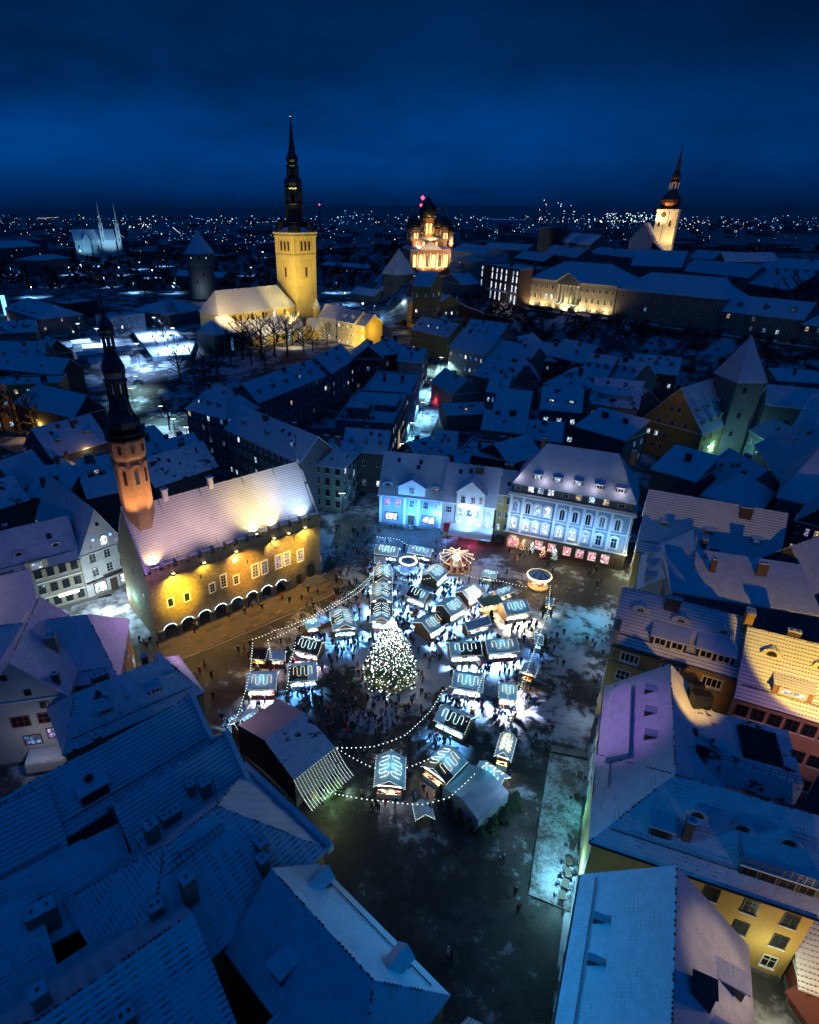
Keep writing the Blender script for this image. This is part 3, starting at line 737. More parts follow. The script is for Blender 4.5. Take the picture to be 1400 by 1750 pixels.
# ------------------------------------------------------------------ landmark helpers
def rot2(x, y, a): return (x * math.cos(a) - y * math.sin(a), x * math.sin(a) + y * math.cos(a))
def onface(o, rz, px, py, off=0.0):
    """(x along the wall, z) where a pixel's ray meets the wall plane through o that runs along direction rz"""
    d = _F + _R * ((px - CX) / FPX) + _D * ((py - CY) / FPX)
    n = Vector((math.sin(rz), -math.cos(rz), 0)); C0 = Vector((0, 0, CAMH)); oo = Vector(o) + n * off
    t = (oo - C0).dot(n) / d.dot(n); p = C0 + d * t - oo
    return p.x * math.cos(rz) + p.y * math.sin(rz), p.z
def absorb(t, parent, name):
    for k in ('label', 'category', 'group'):
        if k in t: del t[k]
    t.name = name; l = t.location.copy(); a = parent.rotation_euler.z
    d = l - parent.location; x, y = rot2(d.x, d.y, -a)
    t.parent = parent; t.location = (x, y, d.z); t.rotation_euler.z -= a
    return t
_sw = {}
def swin(parent, loc, rz, w, h, fm='trim_white', lit=None, arch=False, name='window', sill=False):
    """a small far window: frame and pane in one mesh, round-headed if asked"""
    k = (round(w, 1), round(h, 1), fm, lit, arch)
    if k not in _sw:
        b = MB(); t = .12 * w
        def shape(i, y):
            ww = w / 2 - i
            if not arch: return [(-ww, y, i), (ww, y, i), (ww, y, h - i), (-ww, y, h - i)]
            hs = h - w / 2
            return [(-ww, y, i), (ww, y, i)] + [(ww * math.cos(q), y, hs + ww * math.sin(q)) for q in [math.pi * j / 6 for j in range(7)]]
        o_, i_ = shape(0, -.1), shape(t, -.1); n = len(o_)
        b.mesh(o_ + i_, [(j, (j + 1) % n, n + (j + 1) % n, n + j) for j in range(n)], 0)
        b.mesh(o_ + [(p[0], .05, p[2]) for p in o_], [(j, n + j, n + (j + 1) % n, (j + 1) % n) for j in range(n)], 0)
        b.poly(shape(t * .9, -.06), 1)
        b.box(-t * .22, t * .22, -.09, -.05, t, h - t * (1 if not arch else 2), 0)
        _sw[k] = b.data('window', [fm, lit or 'glass'], False)
    return place(name, _sw[k], parent, loc, rz)

# ------------------------------------------------------------------ the gothic town hall
TO, TA, TW, TD = at(270, 1098), math.radians(38.6), 37.1, 14.6
hall = thing('town_hall', 'long gothic stone town hall with battlements, arcade and snowy steep roof, lit yellow', 'town hall', TO, TA)
ax = Vector((math.cos(TA), math.sin(TA), 0)); an = Vector((-math.sin(TA), math.cos(TA), 0))
def tw(x, y, z): return TO + ax * x + an * y + Vector((0, 0, z))
wz, rz_, dn = 14.4, 24.8, -.5
w = MB(); bays = []
x = .9
NB, BW = 8, 3.45
zA, zS = 4.5, 1.75
# front wall: arcade bays with arched openings, solid right end, plain wall above
w.poly([(0, 0, zA), (TW, 0, zA), (TW, 0, wz), (0, 0, wz)])
w.poly([(0, 0, dn), (x, 0, dn), (x, 0, zA), (0, 0, zA)])
for i in range(NB):
    a, b_ = x + i * BW, x + (i + 1) * BW; l, r = a + .42, b_ - .42; cx_, rr = (l + r) / 2, (r - l) / 2
    arc = [(cx_ - rr * math.cos(math.pi * j / 10), 0, zS + 1.0 * rr * math.sin(math.pi * j / 10)) for j in range(11)]
    w.poly([(a, 0, zA), (a, 0, dn), (l, 0, dn)] + arc + [(r, 0, dn), (b_, 0, dn), (b_, 0, zA)])
    w.mesh([p for p in arc] + [(p[0], 1.0, p[2]) for p in arc], [(j, 11 + j, 12 + j, j + 1) for j in range(10)])
    bays.append((cx_, rr, arc))
xe = x + NB * BW
w.poly([(xe, 0, dn), (TW, 0, dn), (TW, 0, zA), (xe, 0, zA)])
w.poly([(0, 0, dn), (0, 0, wz), (0, TD / 2, rz_), (0, TD, wz), (0, TD, dn)])
w.poly([(TW, 0, dn), (TW, TD, dn), (TW, TD, wz), (TW, TD / 2, rz_ + .4), (TW, 0, wz)])
w.poly([(TW, TD, dn), (0, TD, dn), (0, TD, wz), (TW, TD, wz)])
w.build('wall', ['limestone'], hall)
MB().box(.3, xe + .3, 3.4, 3.7, 0, zA).box(.3, xe + .3, .6, 3.4, zA - .2, zA).box(xe, xe + .3, .6, 3.4, 0, zA - .2).build('arcade_back_wall', ['wall_white'], hall)
pil = MB().box(-.48, .48, -.55, .5, dn, 2.1).box(-.56, .56, -.6, .5, 2.1, 2.35).data('pillar', ['grey_stone'])
for i in range(NB + 1): place('pillar', pil, hall, (x + i * BW, 0, 0))
for cx_, rr, arc in bays:
    g_ = MB(); pts = [(p[0], -.12, p[2] + .08) for p in arc]
    g_.tube(pts, .09, 5, 0)
    for j in range(30):
        t = math.pi * (j + .5) / 30
        g_.bulb((cx_ - (rr + .04) * math.cos(t), -.26, zS + .1 + rr * math.sin(t)), .075, 1)
    g_.build('arch_garland', ['needles', 'bulb_white'], hall, False)
# parapet, string course, merlons
MB().box(-.3, TW + .3, -.35, .45, wz - .7, wz + .35).build('parapet', ['limestone'], hall)
MB().box(-.05, TW + .05, -.14, 0, wz - 1.75, wz - 1.5).build('string_course', ['limestone'], hall)
mer = MB().box(-.72, .72, -.35, .45, 0, 1.0, 0).box(-.8, .8, -.42, .52, 1.0, 1.22, 1).box(-.12, .12, -.37, -.34, .2, .8, 2).data('merlon', ['limestone', 'snow_clean', 'trim_dark'])
for i in range(15): place('merlon', mer, hall, (1.7 + i * 2.42, 0, wz + .35))
rf = MB().slab([(.35, .75, wz + .1), (TW - .35, .75, wz + .1), (TW - .35, TD / 2, rz_), (.35, TD / 2, rz_), (.35, TD + .3, wz), (TW - .35, TD + .3, wz)], [(0, 1, 2, 3), (3, 2, 5, 4)], .3)
rf.build('roof', ['roof_hall'], hall)
for xx in (0, TW - .38):      # stone verge strips of the two gables
    MB().slab([(xx, -.1, wz + .4), (xx + .38, -.1, wz + .4), (xx + .38, TD / 2, rz_ + .55), (xx, TD / 2, rz_ + .55), (xx, TD, wz + .4), (xx + .38, TD, wz + .4)], [(0, 1, 2, 3), (3, 2, 5, 4)], .5).build('gable_coping', ['snow_patchy'], hall)
cd_ = MB().box(-.45, .45, -.45, .45, -1.2, 1.5, 0).box(-.58, .58, -.58, .58, 1.5, 1.75, 1).data('chimney', ['trim_white', 'snow_clean'])
for xx in (6.5, 14.5, 23.5, 30.6): MB().tube([(xx, 1.0, wz + .55), (xx + .3, 4.2, 19.5), (xx + .1, TD / 2, rz_ + .08)], .07, 4).build('roof_cable', ['trim_dark'], hall, False)
for xx in (8.0, 17.0): place('chimney', cd_, hall, (xx, TD / 2, rz_))
MB().tube([(TW - .4, TD / 2, rz_), (TW - .4, TD / 2, rz_ + 6.2)], .09, 6).build('flagpole', ['dark_metal'], hall)
for px, py, ww, hh, st, li in ((292.3, 1029, .95, 1.7, 'plain', None), (320.2, 1019.5, .95, 1.7, 'plain', None), (363.5, 1005, 1.0, 1.9, 'grid3', None), (383, 996, 1.05, 2.7, 'tall', None),
                               (404.2, 991, 1.0, 1.9, 'grid3', None), (437, 979, 1.35, 2.9, 'tall', 'lit_dim'), (452.6, 973.5, 1.3, 2.9, 'tall', 'lit_dim'), (476.6, 964, 1.35, 3.0, 'tall', 'lit_violet'), (490.8, 958.5, 1.3, 3.0, 'tall', 'lit_violet'),
                               (513.5, 952, 1.35, 2.7, 'tall', 'lit_violet')):
    xx, z = onface(TO, TA, px, py + 6)
    o_ = window(hall, (xx, 0, z - .1), 0, ww, hh, st, 'trim_dark' if st == 'plain' else 'trim_white', li)
    MB().box(-ww / 2 - .22, -ww / 2, -.1, .02, -.15, hh + .2).box(ww / 2, ww / 2 + .22, -.1, .02, -.15, hh + .2).box(-ww / 2, ww / 2, -.1, .02, hh, hh + .2).build('surround', ['trim_white'], o_)
xx, z = onface(TO, TA, 531, 990)
MB().prism([(-.95, -.1), (.95, -.1), (.95, .05), (-.95, .05)], 0, 2.3).build('door', ['wood_dark'], hall).location = (xx, 0, .9)
dsur = MB()
for j in range(9):
    a0, a1 = math.pi * j / 9, math.pi * (j + 1) / 9
    dsur.poly([(xx + 1.0 * math.cos(a0), -.16, 3.2 + 1.0 * math.sin(a0)), (xx + 1.35 * math.cos(a0), -.16, 3.2 + 1.35 * math.sin(a0)), (xx + 1.35 * math.cos(a1), -.16, 3.2 + 1.35 * math.sin(a1)), (xx + 1.0 * math.cos(a1), -.16, 3.2 + 1.0 * math.sin(a1))])
dsur.box(xx - 1.35, xx - 1.0, -.16, .02, .9, 3.2).box(xx + 1.0, xx + 1.35, -.16, .02, .9, 3.2)
dsur.build('door_surround', ['grey_stone'], hall)
MB().poly([(xx + 1.0 * math.cos(math.pi * j / 9), -.06, 3.2 + 1.0 * math.sin(math.pi * j / 9)) for j in range(10)]).build('door_arch', ['wood_dark'], hall)
st_ = MB()
for k in range(4): st_.box(xx - 2.4 + k * .3, xx + 2.4 - k * .3, -2.4 + k * .5, 0, .22 * k, .22 * (k + 1))
st_.build('steps', ['grey_stone'], hall)
x2, z2 = onface(TO, TA, 511.3, 1000)
MB().box(x2 - .55, x2 + .55, -.08, .05, .2, 2.6).build('side_door', ['wood_dark'], hall)
x2, z2 = onface(TO, TA, 531, 960)
MB().box(x2 - .7, x2 + .7, -.12, .02, z2 - .4, z2 + .4).build('plaque', ['grey_stone'], hall)
x2, z2 = onface(TO, TA, 401.6, 957)
ck = MB().lathe([(.62, -.12), (.62, .1)], 20); ck.v = [(p[0] + x2, p[2], p[1] + z2) for p in ck.v]
co = ck.build('clock', ['trim_white'], hall, False)
hd = MB().box(x2 - .05, x2 + .05, -.16, -.13, z2, z2 + .5).box(x2, x2 + .36, -.16, -.13, z2 - .04, z2 + .04)
for k in range(12):
    a = k * math.pi / 6; hd.bulb((x2 + .5 * math.sin(a), -.14, z2 + .5 * math.cos(a)), .045)
hd.build('clock_hands', ['trim_dark'], co, False)
x2, z2 = onface(TO, TA, 460, 927)
MB().tube([(x2, 0, z2 + .2), (x2 + .1, -.8, z2 + .1), (x2 + .25, -1.6, z2 - .5)], .22, 6, 0, .1).bulb((x2 + .3, -1.75, z2 - .55), .3).tube([(x2 + .1, -.7, z2), (x2 - .2, -.6, z2 - .9)], .08).tube([(x2 + .2, -1.1, z2), (x2 + .4, -.9, z2 - .9)], .08).build('gargoyle', ['wood'], hall, False)
sx_, sz_ = 0, 0
for px, py in ((343, 985), (345, 964), (423, 960), (503, 920), (299, 982)):
    x2, z2 = onface(TO, TA, px, py); MB().box(x2 - .12, x2 + .12, -.05, .03, z2 - .45, z2 + .45).build('arrow_slit', ['trim_dark'], hall)
for y0, z0 in ((3.2, 7.5), (7.6, 11)):
    MB().box(-.06, .05, y0 - .3, y0 + .3, z0, z0 + 1.6).build('arrow_slit', ['trim_dark'], hall)
MB().box(TW, TW + .7, .5, 1.6, 3.0, 4.6).build('oriel', ['trim_white'], hall)
# octagonal tower and baroque spire
tcx, tcy = 2.9, TD / 2
T8 = MB().lathe([(2.75, 17.0), (2.7, 33.6), (2.72, 34.1), (2.95, 34.7), (2.95, 37.3)], 8, (tcx, tcy), 0, math.pi / 8)
tw_o = T8.build('tower', ['tower_stone'], hall)
for k in range(8):
    a = k * math.pi / 4; r0 = 2.70 * math.cos(math.pi / 8); c_, s_ = math.cos(a), math.sin(a)
    swin(tw_o, (tcx + r0 * c_, tcy + r0 * s_, 29.6), a + math.pi / 2, .62, 2.6, 'wood_dark', None, True)
    swin(tw_o, (tcx + (r0 + .25) * c_, tcy + (r0 + .25) * s_, 35.3), a + math.pi / 2, .6, 1.2, 'wood_dark', None)
    b_ = MB()
    n = 8; ro = .95
    for j in range(n):
        q0, q1 = math.pi * j / n, math.pi * (j + 1) / n
        b_.poly([(ro * math.cos(q0), -.3, ro * 1.2 * math.sin(q0)), (ro * math.cos(q0) * 1.05, -.02, 1.6), (ro * math.cos(q1) * 1.05, -.02, 1.6), (ro * math.cos(q1), -.3, ro * 1.2 * math.sin(q1))])
    o_ = b_.build('blind_arch', ['tower_stone'], tw_o); o_.location = (tcx + r0 * c_, tcy + r0 * s_, 32.2); o_.rotation_euler.z = a + math.pi / 2
gl = MB().lathe([(2.9, 37.2), (3.35, 37.5), (3.35, 37.75)], 8, (tcx, tcy), 0, math.pi / 8).lathe([(3.35, 38.6), (3.42, 38.6), (3.42, 38.75), (3.35, 38.75)], 8, (tcx, tcy), 0, math.pi / 8)
for k in range(40):
    a = k * math.pi / 20; rr = 3.2 if k % 5 else 3.3; gl.tube([(tcx + rr * math.cos(a), tcy + rr * math.sin(a), 37.7), (tcx + rr * math.cos(a), tcy + rr * math.sin(a), 38.65)], .06, 4)
gl.build('gallery', ['dark_metal'], hall)
sp = MB().lathe([(2.3, 37.7), (2.35, 38.6), (2.75, 39.6), (2.72, 40.6), (2.1, 41.5), (1.75, 42.6), (1.55, 44.0), (1.5, 44.3), (1.75, 44.35), (1.75, 44.6)], 8, (tcx, tcy), 0, math.pi / 8)
sp.lathe([(1.62, 46.9), (1.85, 47.1), (1.85, 47.4), (1.55, 47.7), (1.8, 48.7), (1.75, 49.6), (1.3, 50.7), (.95, 51.9), (.85, 52.2), (1.05, 52.3), (1.05, 52.5)], 8, (tcx, tcy), 0, math.pi / 8)
sp.lathe([(1.0, 54.2), (1.1, 54.4), (.9, 54.6), (1.12, 55.2), (1.1, 55.8), (.75, 56.5), (.42, 57.1), (.22, 58.2), (.09, 61.5), (.03, 62.6)], 8, (tcx, tcy), 0, math.pi / 8)
sp.build('spire', ['spire_metal'], hall)
for z0, z1, r in ((44.6, 46.9, 1.45), (52.5, 54.2, .82)):
    ln = MB()
    for k in range(8):
        a = math.pi / 8 + k * math.pi / 4; ln.tube([(tcx + r * math.cos(a), tcy + r * math.sin(a), z0), (tcx + r * math.cos(a), tcy + r * math.sin(a), z1)], r * .14, 5)
    ln.lathe([(r * .35, z0), (r * .35, z1)], 6, (tcx, tcy)); ln.build('lantern', ['spire_metal'], hall)
MB().box(tcx - .5, tcx + .5, tcy - .03, tcy + .03, 62.6, 63.2).bulb((tcx, tcy, 62.6), .22).build('weather_vane', ['gold'], hall, False)
fix = MB().box(-.3, .3, -.3, .3, 0, .35, 0).poly([(-.26, -.26, .36), (.26, -.26, .36), (.26, .26, .36), (-.26, .26, .36)], 1).data('floodlight', ['trim_dark', 'glow_warm'])
# floodlights behind the battlements (roof) and under the parapet (wall)
for xx, pw, col, ay in ((2.2, 1500, WARM, 6), (22.5, 1700, GOLD, 6), (26.6, 1500, GOLD, 6), (33.8, 1700, (.3, .65, 1), 6)):
    place('floodlight', fix, hall, (xx, .62, wz + .36))
    lamp(tw(xx, .6, wz + 1.15), pw, col, .12, 125, tw(xx, 5.5, 20.5), .7)
for xx, pw, c_ in ((7, 4200, (1, .58, .45)), (15, 5200, (1, .60, .45)), (24, 9500, (1, .70, .30)), (32, 7500, (.62, .70, .85))): lamp(tw(xx, -7, wz + 5.5), pw, c_, .4, 75, tw(xx, 4.5, 20), 1.0)  # added spots hanging in mid-air before the parapet, brighten the roof snow
for xx, pw, col in ((4.6, 3600, (1, .72, .08)), (17.2, 2300, (1, .58, .16)), (25.6, 2800, (1, .60, .16)), (33.0, 3200, (1, .74, .12)), (10.6, 1800, (1, .66, .08)), (29.0, 500, (1, .66, .12))):
    place('floodlight', fix, hall, (xx, -.75, wz - 1.1), math.pi)
    lamp(tw(xx, -1.0, wz - 1.2), pw, col, .1, 150, tw(xx, -.45, wz - 8), .8)
lamp(tw(6, -10, 13.5), 36000, (1, .64, .02), .4, 48, tw(5.5, 0, 8.5), 1.0)  # three added floods in mid-air over the square, without fixtures, wash the wall
lamp(tw(19, -10, 13.5), 20000, (1, .50, .04), .4, 52, tw(19, 0, 8.5), 1.0)
lamp(tw(31, -10, 13.5), 15000, (1, .58, .05), .4, 48, tw(30, 0, 8.5), 1.0)
for xx in (6, 17, 27): lamp(tw(xx, -1.2, wz - 2.0), 2600, (1, .36, .02), .2, 80, tw(xx + 2, -6, 0), 1.0)
for cx_, rr, arc in bays[::2]: lamp(tw(cx_, 1.8, 3.5), 22, (.7, .9, 1), .1)
for a_, pw in ((-2.2, 1500), (-.9, 1500)):
    lamp(tw(tcx + 7 * math.cos(a_), tcy + 7 * math.sin(a_) , 23.5), pw * 3.6, (1, .48, .17), .3, 75, tw(tcx, tcy, 31), .8)

# ------------------------------------------------------------------ church with the tall baroque spire (left of centre)
CH0 = Vector((-36, 360, 6)); CHA = math.radians(48)
church = thing('church', 'tall yellow floodlit church tower with dark baroque spire beside a long snowy nave', 'church', CH0, CHA)
tb = MB().box(0, 16, 0, 16, -3, 54).box(-.5, 16.5, -.5, 16.5, 52.4, 53.4).box(-.7, 16.7, -.7, 16.7, 54.0, 54.9)
tb.build('tower', ['plaster_yellow'], church)
for sd_, o_, r_ in (('f', (0, 0), 0.0), ('l', (0, 16), -math.pi / 2)):
    (dx, dy) = (1, 0) if sd_ == 'f' else (0, -1)
    def on(q): return (o_[0] + dx * q + (-.03 if sd_ == 'l' else 0), o_[1] + dy * q + (-.03 if sd_ == 'f' else 0))
    pn_ = MB()
    for q in (5.1, 8.0, 10.9):
        swin(church, on(q) + (45.6,), r_, 1.5, 5.0, 'wood', None, True)
        swin(church, on(q) + (31.0,), r_, 2.5, 9.6, 'wood_pale', 'plaster_yellow', True, 'blind_arch')
    swin(church, tuple(a + b for a, b in zip(on(8.0), (-.12 if sd_ == 'l' else 0, -.12 if sd_ == 'f' else 0))) + (32.0,), r_, 1.4, 5.2, 'wood', None, True)
    for q in (0.15, 3.4, 6.55, 9.45, 12.6, 15.85):
        c = on(q); pn_.box(c[0] - .2, c[0] + .2, c[1] - .2, c[1] + .2, 44.2, 52.2)
    c0, c1 = on(.05), on(15.95)
    pn_.box(min(c0[0], c1[0]) - .15, max(c0[0], c1[0]) + .15, min(c0[1], c1[1]) - .15, max(c0[1], c1[1]) + .15, 43.4, 43.9)
    pn_.build('pilaster', ['wood_pale'], church)
cc = (8, 8)
MB().slab([(-.9, -.9, 54.9), (16.9, -.9, 54.9), (16.9, 16.9, 54.9), (-.9, 16.9, 54.9), (5, 5, 60), (11, 5, 60), (11, 11, 60), (5, 11, 60)],
          [(0, 1, 5, 4), (1, 2, 6, 5), (2, 3, 7, 6), (3, 0, 4, 7), (4, 5, 6, 7)], .3).build('tower_roof', ['snow_clean'], church)
for px_, py_ in ((2.6, 2.6), (13.4, 2.6), (2.6, 13.4), (13.4, 13.4)):
    MB().lathe([(3.5, 54.6), (3.7, 56), (3.0, 58.6), (2.3, 59.6), (3.1, 60), (.4, 61.0), (.05, 61.6)], 8, (px_, py_), 0, .4).build('corner_turret', ['dark_metal'], church)
MB().lathe([(6.6, 57), (5.6, 60.5), (5.1, 63), (5.0, 68.6), (5.3, 69)], 8, cc, 0, .39).build('spire_base', ['dark_metal'], church)
sp = MB().lathe([(5.0, 76.0), (5.4, 76.7), (4.6, 77.2), (5.2, 79.0), (4.8, 80.6), (3.3, 82.0)], 8, cc, 0, .39).lathe([(3.5, 86.8), (3.8, 87.4), (2.5, 88.0), (3.4, 89.8), (3.2, 91.4), (2.2, 92.8), (1.8, 93.6), (1.9, 94), (.95, 101), (.16, 108.6), (.1, 113)], 8, cc, 0, .39)
sp.build('spire', ['spire_metal'], church)
for z0, z1, r in ((69, 76.4, 4.1), (81.4, 87.1, 2.8)):
    ln = MB()
    for k in range(8):
        a = .39 + k * math.pi / 4; ln.tube([(8 + r * math.cos(a), 8 + r * math.sin(a), z0), (8 + r * math.cos(a), 8 + r * math.sin(a), z1)], r * .22, 5)
    ln.lathe([(r * 1.0, z0), (r * 1.0, z0 + 1.2)], 8, cc, 0, .39); ln.lathe([(r * 1.05, z1 - 1.2), (r * 1.05, z1)], 8, cc, 0, .39); ln.lathe([(r * .3, z0), (r * .3, z1)], 6, cc); ln.build('lantern', ['dark_metal'], church)
MB().bulb((8, 8, 109.6), .75).build('ball', ['gold'], church, False)
NA = math.radians(45)
nv = house('nave', '', (-72.8, 321.7, 24), (-37.2, 357, 24), 18, 24, 34.2, 'hip', 6, 'plaster_yellow', 'snow_clean', '', 0, None, .5, hip=.55, world=True, plinth=False)
for k in range(6): swin(nv, (6 + k * 7.4, 0, 13.0), 0, 2.0, 3.6, 'wood_pale', 'lit_white' if k == 4 else None, True)
absorb(nv, church, 'nave')
a1 = Vector((-72.8, 321.7, 0)); dv = Vector((math.cos(NA), math.sin(NA), 0)); nv_ = Vector((math.sin(NA), -math.cos(NA), 0))
p0 = a1 + dv * 7 + nv_ * 11; p1 = a1 + dv * 50 + nv_ * 11
ai = house('aisle', '', (p0.x, p0.y, 12.5), (p1.x, p1.y, 12.5), 10.98, 12.5, 19.2, 'shed', 6, 'plaster_yellow', 'snow_clean', '', 0, None, .4, world=True, plinth=False, cornice=False)
for k in range(5): swin(ai, (5 + k * 8.2, 0, 1.5), 0, 1.8, 4.4, 'wood_dark', 'lit_cold' if k in (1, 3, 4) else None, True)
absorb(ai, church, 'aisle')
p0 = a1 - dv * 12 + nv_ * 14; p1 = a1 + dv * 8 + nv_ * 14
chh = house('choir', '', (p0.x, p0.y, 17), (p1.x, p1.y, 17), 16, 17, 24, 'hip', 6, 'grey_stone', 'snow', '', 0, None, .4, world=True, plinth=False)
for k in range(3): swin(chh, (3.5 + k * 6.2, 0, 2.0), 0, 1.8, 6.5, 'wood_dark', 'lit_blue' if k == 1 else None, True)
absorb(chh, church, 'choir')
tu = MB().lathe([(2.3, -1), (2.3, 15)], 8, (12.6, -3), 0).lathe([(2.9, 15), (.1, 20.5)], 8, (12.6, -3), 1); tu.build('stair_turret', ['plaster_yellow', 'snow_red'], church)
pw_ = house('porch', '', (-27, 345, 13), (-14, 352, 13), 9, 13, 18, 'gable', 6, 'plaster_yellow', 'snow_clean', '', 0, world=True, plinth=False); absorb(pw_, church, 'porch')
# church floods: on the aisle roof and in the yard
lamp((-36, 322, 20), 200000, (1, .74, .18), .8, 75, (-35, 362, 42), .7)
lamp((-3, 340, 15), 160000, (1, .76, .18), .8, 75, (-30, 365, 40), .7)
lamp((-66, 300, 28), 52000, (1, .68, .28), .8, 90, (-62, 332, 27), .9)
lamp((-50, 322, 21.5), 9000, (1, .82, .45), .4, 140, (-47, 338, 22), .9)
lamp((-33, 318, 15), 7000, (1, .75, .35), .4, 160, (-36, 326, 12), .9)

plain('wall_choc', (.24, .13, .08), .8)
# ------------------------------------------------------------------ orthodox cathedral with dark onion domes
NV0 = Vector((54, 503, 27)); NVA = math.radians(8)
nev = thing('cathedral', 'orthodox cathedral with dark onion domes and glowing amber arched windows', 'cathedral', NV0, NVA)
MB().box(-16, 16, 0, 30, -4, 18).box(-16.4, 16.4, -.4, 30.4, 16.6, 18.2).build('wall', ['wall_choc'], nev)
MB().box(-13.5, 13.5, 3, 27, 18, 25).build('upper_wall', ['wall_choc'], nev)
MB().slab([(-16.6, -.6, 18.2), (16.6, -.6, 18.2), (16.6, 30.6, 18.2), (-16.6, 30.6, 18.2), (-13.5, 3, 20.5), (13.5, 3, 20.5), (13.5, 27, 20.5), (-13.5, 27, 20.5)], [(0, 1, 5, 4), (1, 2, 6, 5), (2, 3, 7, 6), (3, 0, 4, 7)], .3).build('lower_roof', ['snow'], nev)
MB().slab([(-14, 2.5, 25), (14, 2.5, 25), (14, 27.5, 25), (-14, 27.5, 25), (0, 15, 28)], [(0, 1, 4), (1, 2, 4), (2, 3, 4), (3, 0, 4)], .3).build('roof', ['snow'], nev)
MB().mesh([(-9, -.5, 18), (9, -.5, 18), (0, -.5, 24.5), (-9, 5, 18), (9, 5, 18), (0, 5, 24.5)], [(0, 1, 2), (3, 5, 4), (0, 2, 5, 3), (1, 4, 5, 2)]).build('gable', ['snow_red'], nev)
for k in range(6): swin(nev, (-12.5 + k * 5.0, -.05, 5.5), 0, 2.9, 9.5, 'trim_white', 'glass' if k in (2, 4) else 'lit_amber', True)
for k in range(5): swin(nev, (-10 + k * 5.0, 2.95, 19.5), 0, 1.8, 4.4, 'trim_white', 'lit_amber' if k in (1, 3) else None, True)
for k in range(4): swin(nev, (16.05, 5 + k * 6.5, 6), math.pi / 2, 2.4, 8, 'trim_white', None, True)
for k in range(7):
    MB().tube([(-15.5 + k * 5.17, -.4, 4), (-15.5 + k * 5.17, -.4, 16)], .5, 6).build('column', ['trim_white'], nev)
def onion(r, z, h, n=14): return [(r * .93, z), (r * 1.08, z + h * .14), (r * 1.12, z + h * .28), (r * .98, z + h * .45), (r * .65, z + h * .63), (r * .28, z + h * .78), (r * .09, z + h * .9), (.12, z + h)]
def dome(x, y, r, z0, z1, h, lit):
    d_ = MB().lathe([(r * .86, z0), (r * .86, z1 - .6), (r, z1 - .5), (r, z1)], 12, (x, y)).build('drum', ['wall_choc'], nev)
    for k in range(6):
        a = -math.pi / 2 + (k - 2.5) * math.pi / 6; swin(d_, (x + r * .87 * math.cos(a), y + r * .87 * math.sin(a), z0 + (z1 - z0) * .2), a + math.pi / 2, r * .3, (z1 - z0) * .55, 'trim_white', lit if k in (2, 3) else None, True)
    MB().lathe(onion(r, z1, h), 14, (x, y)).build('onion_dome', ['dark_metal'], nev, False, True)
    b = MB().tube([(x, y, z1 + h), (x, y, z1 + h + r * .9)], .14, 4).box(x - r * .28, x + r * .28, y - .1, y + .1, z1 + h + r * .5, z1 + h + r * .6); b.build('cross', ['gold'], nev)
dome(0, 15, 6.0, 26, 40, 16, 'lit_amber')
for q, (x, y) in enumerate(((-11.5, 5.5), (11.5, 5.5), (-10.5, 23.5), (10.5, 23.5))): dome(x, y, 4.3, 24, 32, 11.5, 'lit_amber' if q < 2 else None)
dome(15.8, 1, 2.0, 20, 30, 5.5, 'lit_warm')
def nvw(x, y, z): r = rot2(x, y, NVA); return (54 + r[0], 503 + r[1], 27 + z)
lamp(nvw(-6, -9, 4), 20000, (1, .60, .26), .6, 110, nvw(-4, 0, 12), .8)
lamp(nvw(8, -9, 4), 20000, (1, .60, .26), .6, 110, nvw(6, 0, 12), .8)
lamp(nvw(2, -1, 26), 22000, (1, .55, .14), .4, 120, nvw(0, 15, 34), .8)
for x in (-15, 15): lamp(nvw(x, -3, 21), 5000, (1, .62, .25), .4, 110, nvw(x * .75, 6, 30), .8)
lamp(nvw(-9, 0, 19.5), 3500, (1, .66, .4), .4, 150, nvw(-8, 6, 24), .8)
lamp(nvw(19, -6, 16), 7000, (1, .56, .3), .4, 120, nvw(15, 4, 20), .8)

# ------------------------------------------------------------------ hilltop cathedral tower (right)
DM = at(1127, 430, 34)
dom = thing('cathedral', 'white hilltop church tower with brown baroque helmet and pointed spire', 'cathedral', (DM.x, DM.y, 30), math.radians(-32))
MB().box(-10, 10, 0, 20, -6, 43.5).box(-10.5, 10.5, -.5, 20.5, 42.5, 44.2).box(-1.5, 1.5, -.6, 0, 0, 43).build('tower', ['wall_white'], dom)
MB().lathe([(9.5, 44), (8.2, 46.5), (10.6, 50), (10.4, 53), (7.2, 57), (4.6, 60), (4.4, 62)], 8, (0, 10), 0, .39).build('helmet', ['copper'], dom)
MB().lathe([(4.6, 68), (5.2, 69), (3.6, 70), (4.6, 73), (3.8, 76), (2.5, 78), (2.3, 79), (.3, 99.5)], 8, (0, 10), 0, .39).build('spire', ['copper'], dom)
ln = MB()
for k in range(8):
    a = .39 + k * math.pi / 4; ln.tube([(4.2 * math.cos(a), 10 + 4.2 * math.sin(a), 61.5), (4.2 * math.cos(a), 10 + 4.2 * math.sin(a), 68.5)], .7, 5)
ln.lathe([(2, 61), (2, 68)], 6, (0, 10)); ln.build('lantern', ['trim_white'], dom)
MB().bulb((0, 10, 100.3), 1.0).build('ball', ['gold'], dom, False)
ck = MB().lathe([(2.6, -.3), (2.6, .1)], 16); ck.v = [(p[0] - 3, p[2] - .3, p[1] + 39) for p in ck.v]; ck.build('clock', ['wood_dark'], dom, False)
swin(dom, (4.5, -.05, 28), 0, 1.8, 6, 'wood_dark', None, True); swin(dom, (-6, -.05, 28), 0, 1.8, 5, 'wood_dark', None, True)
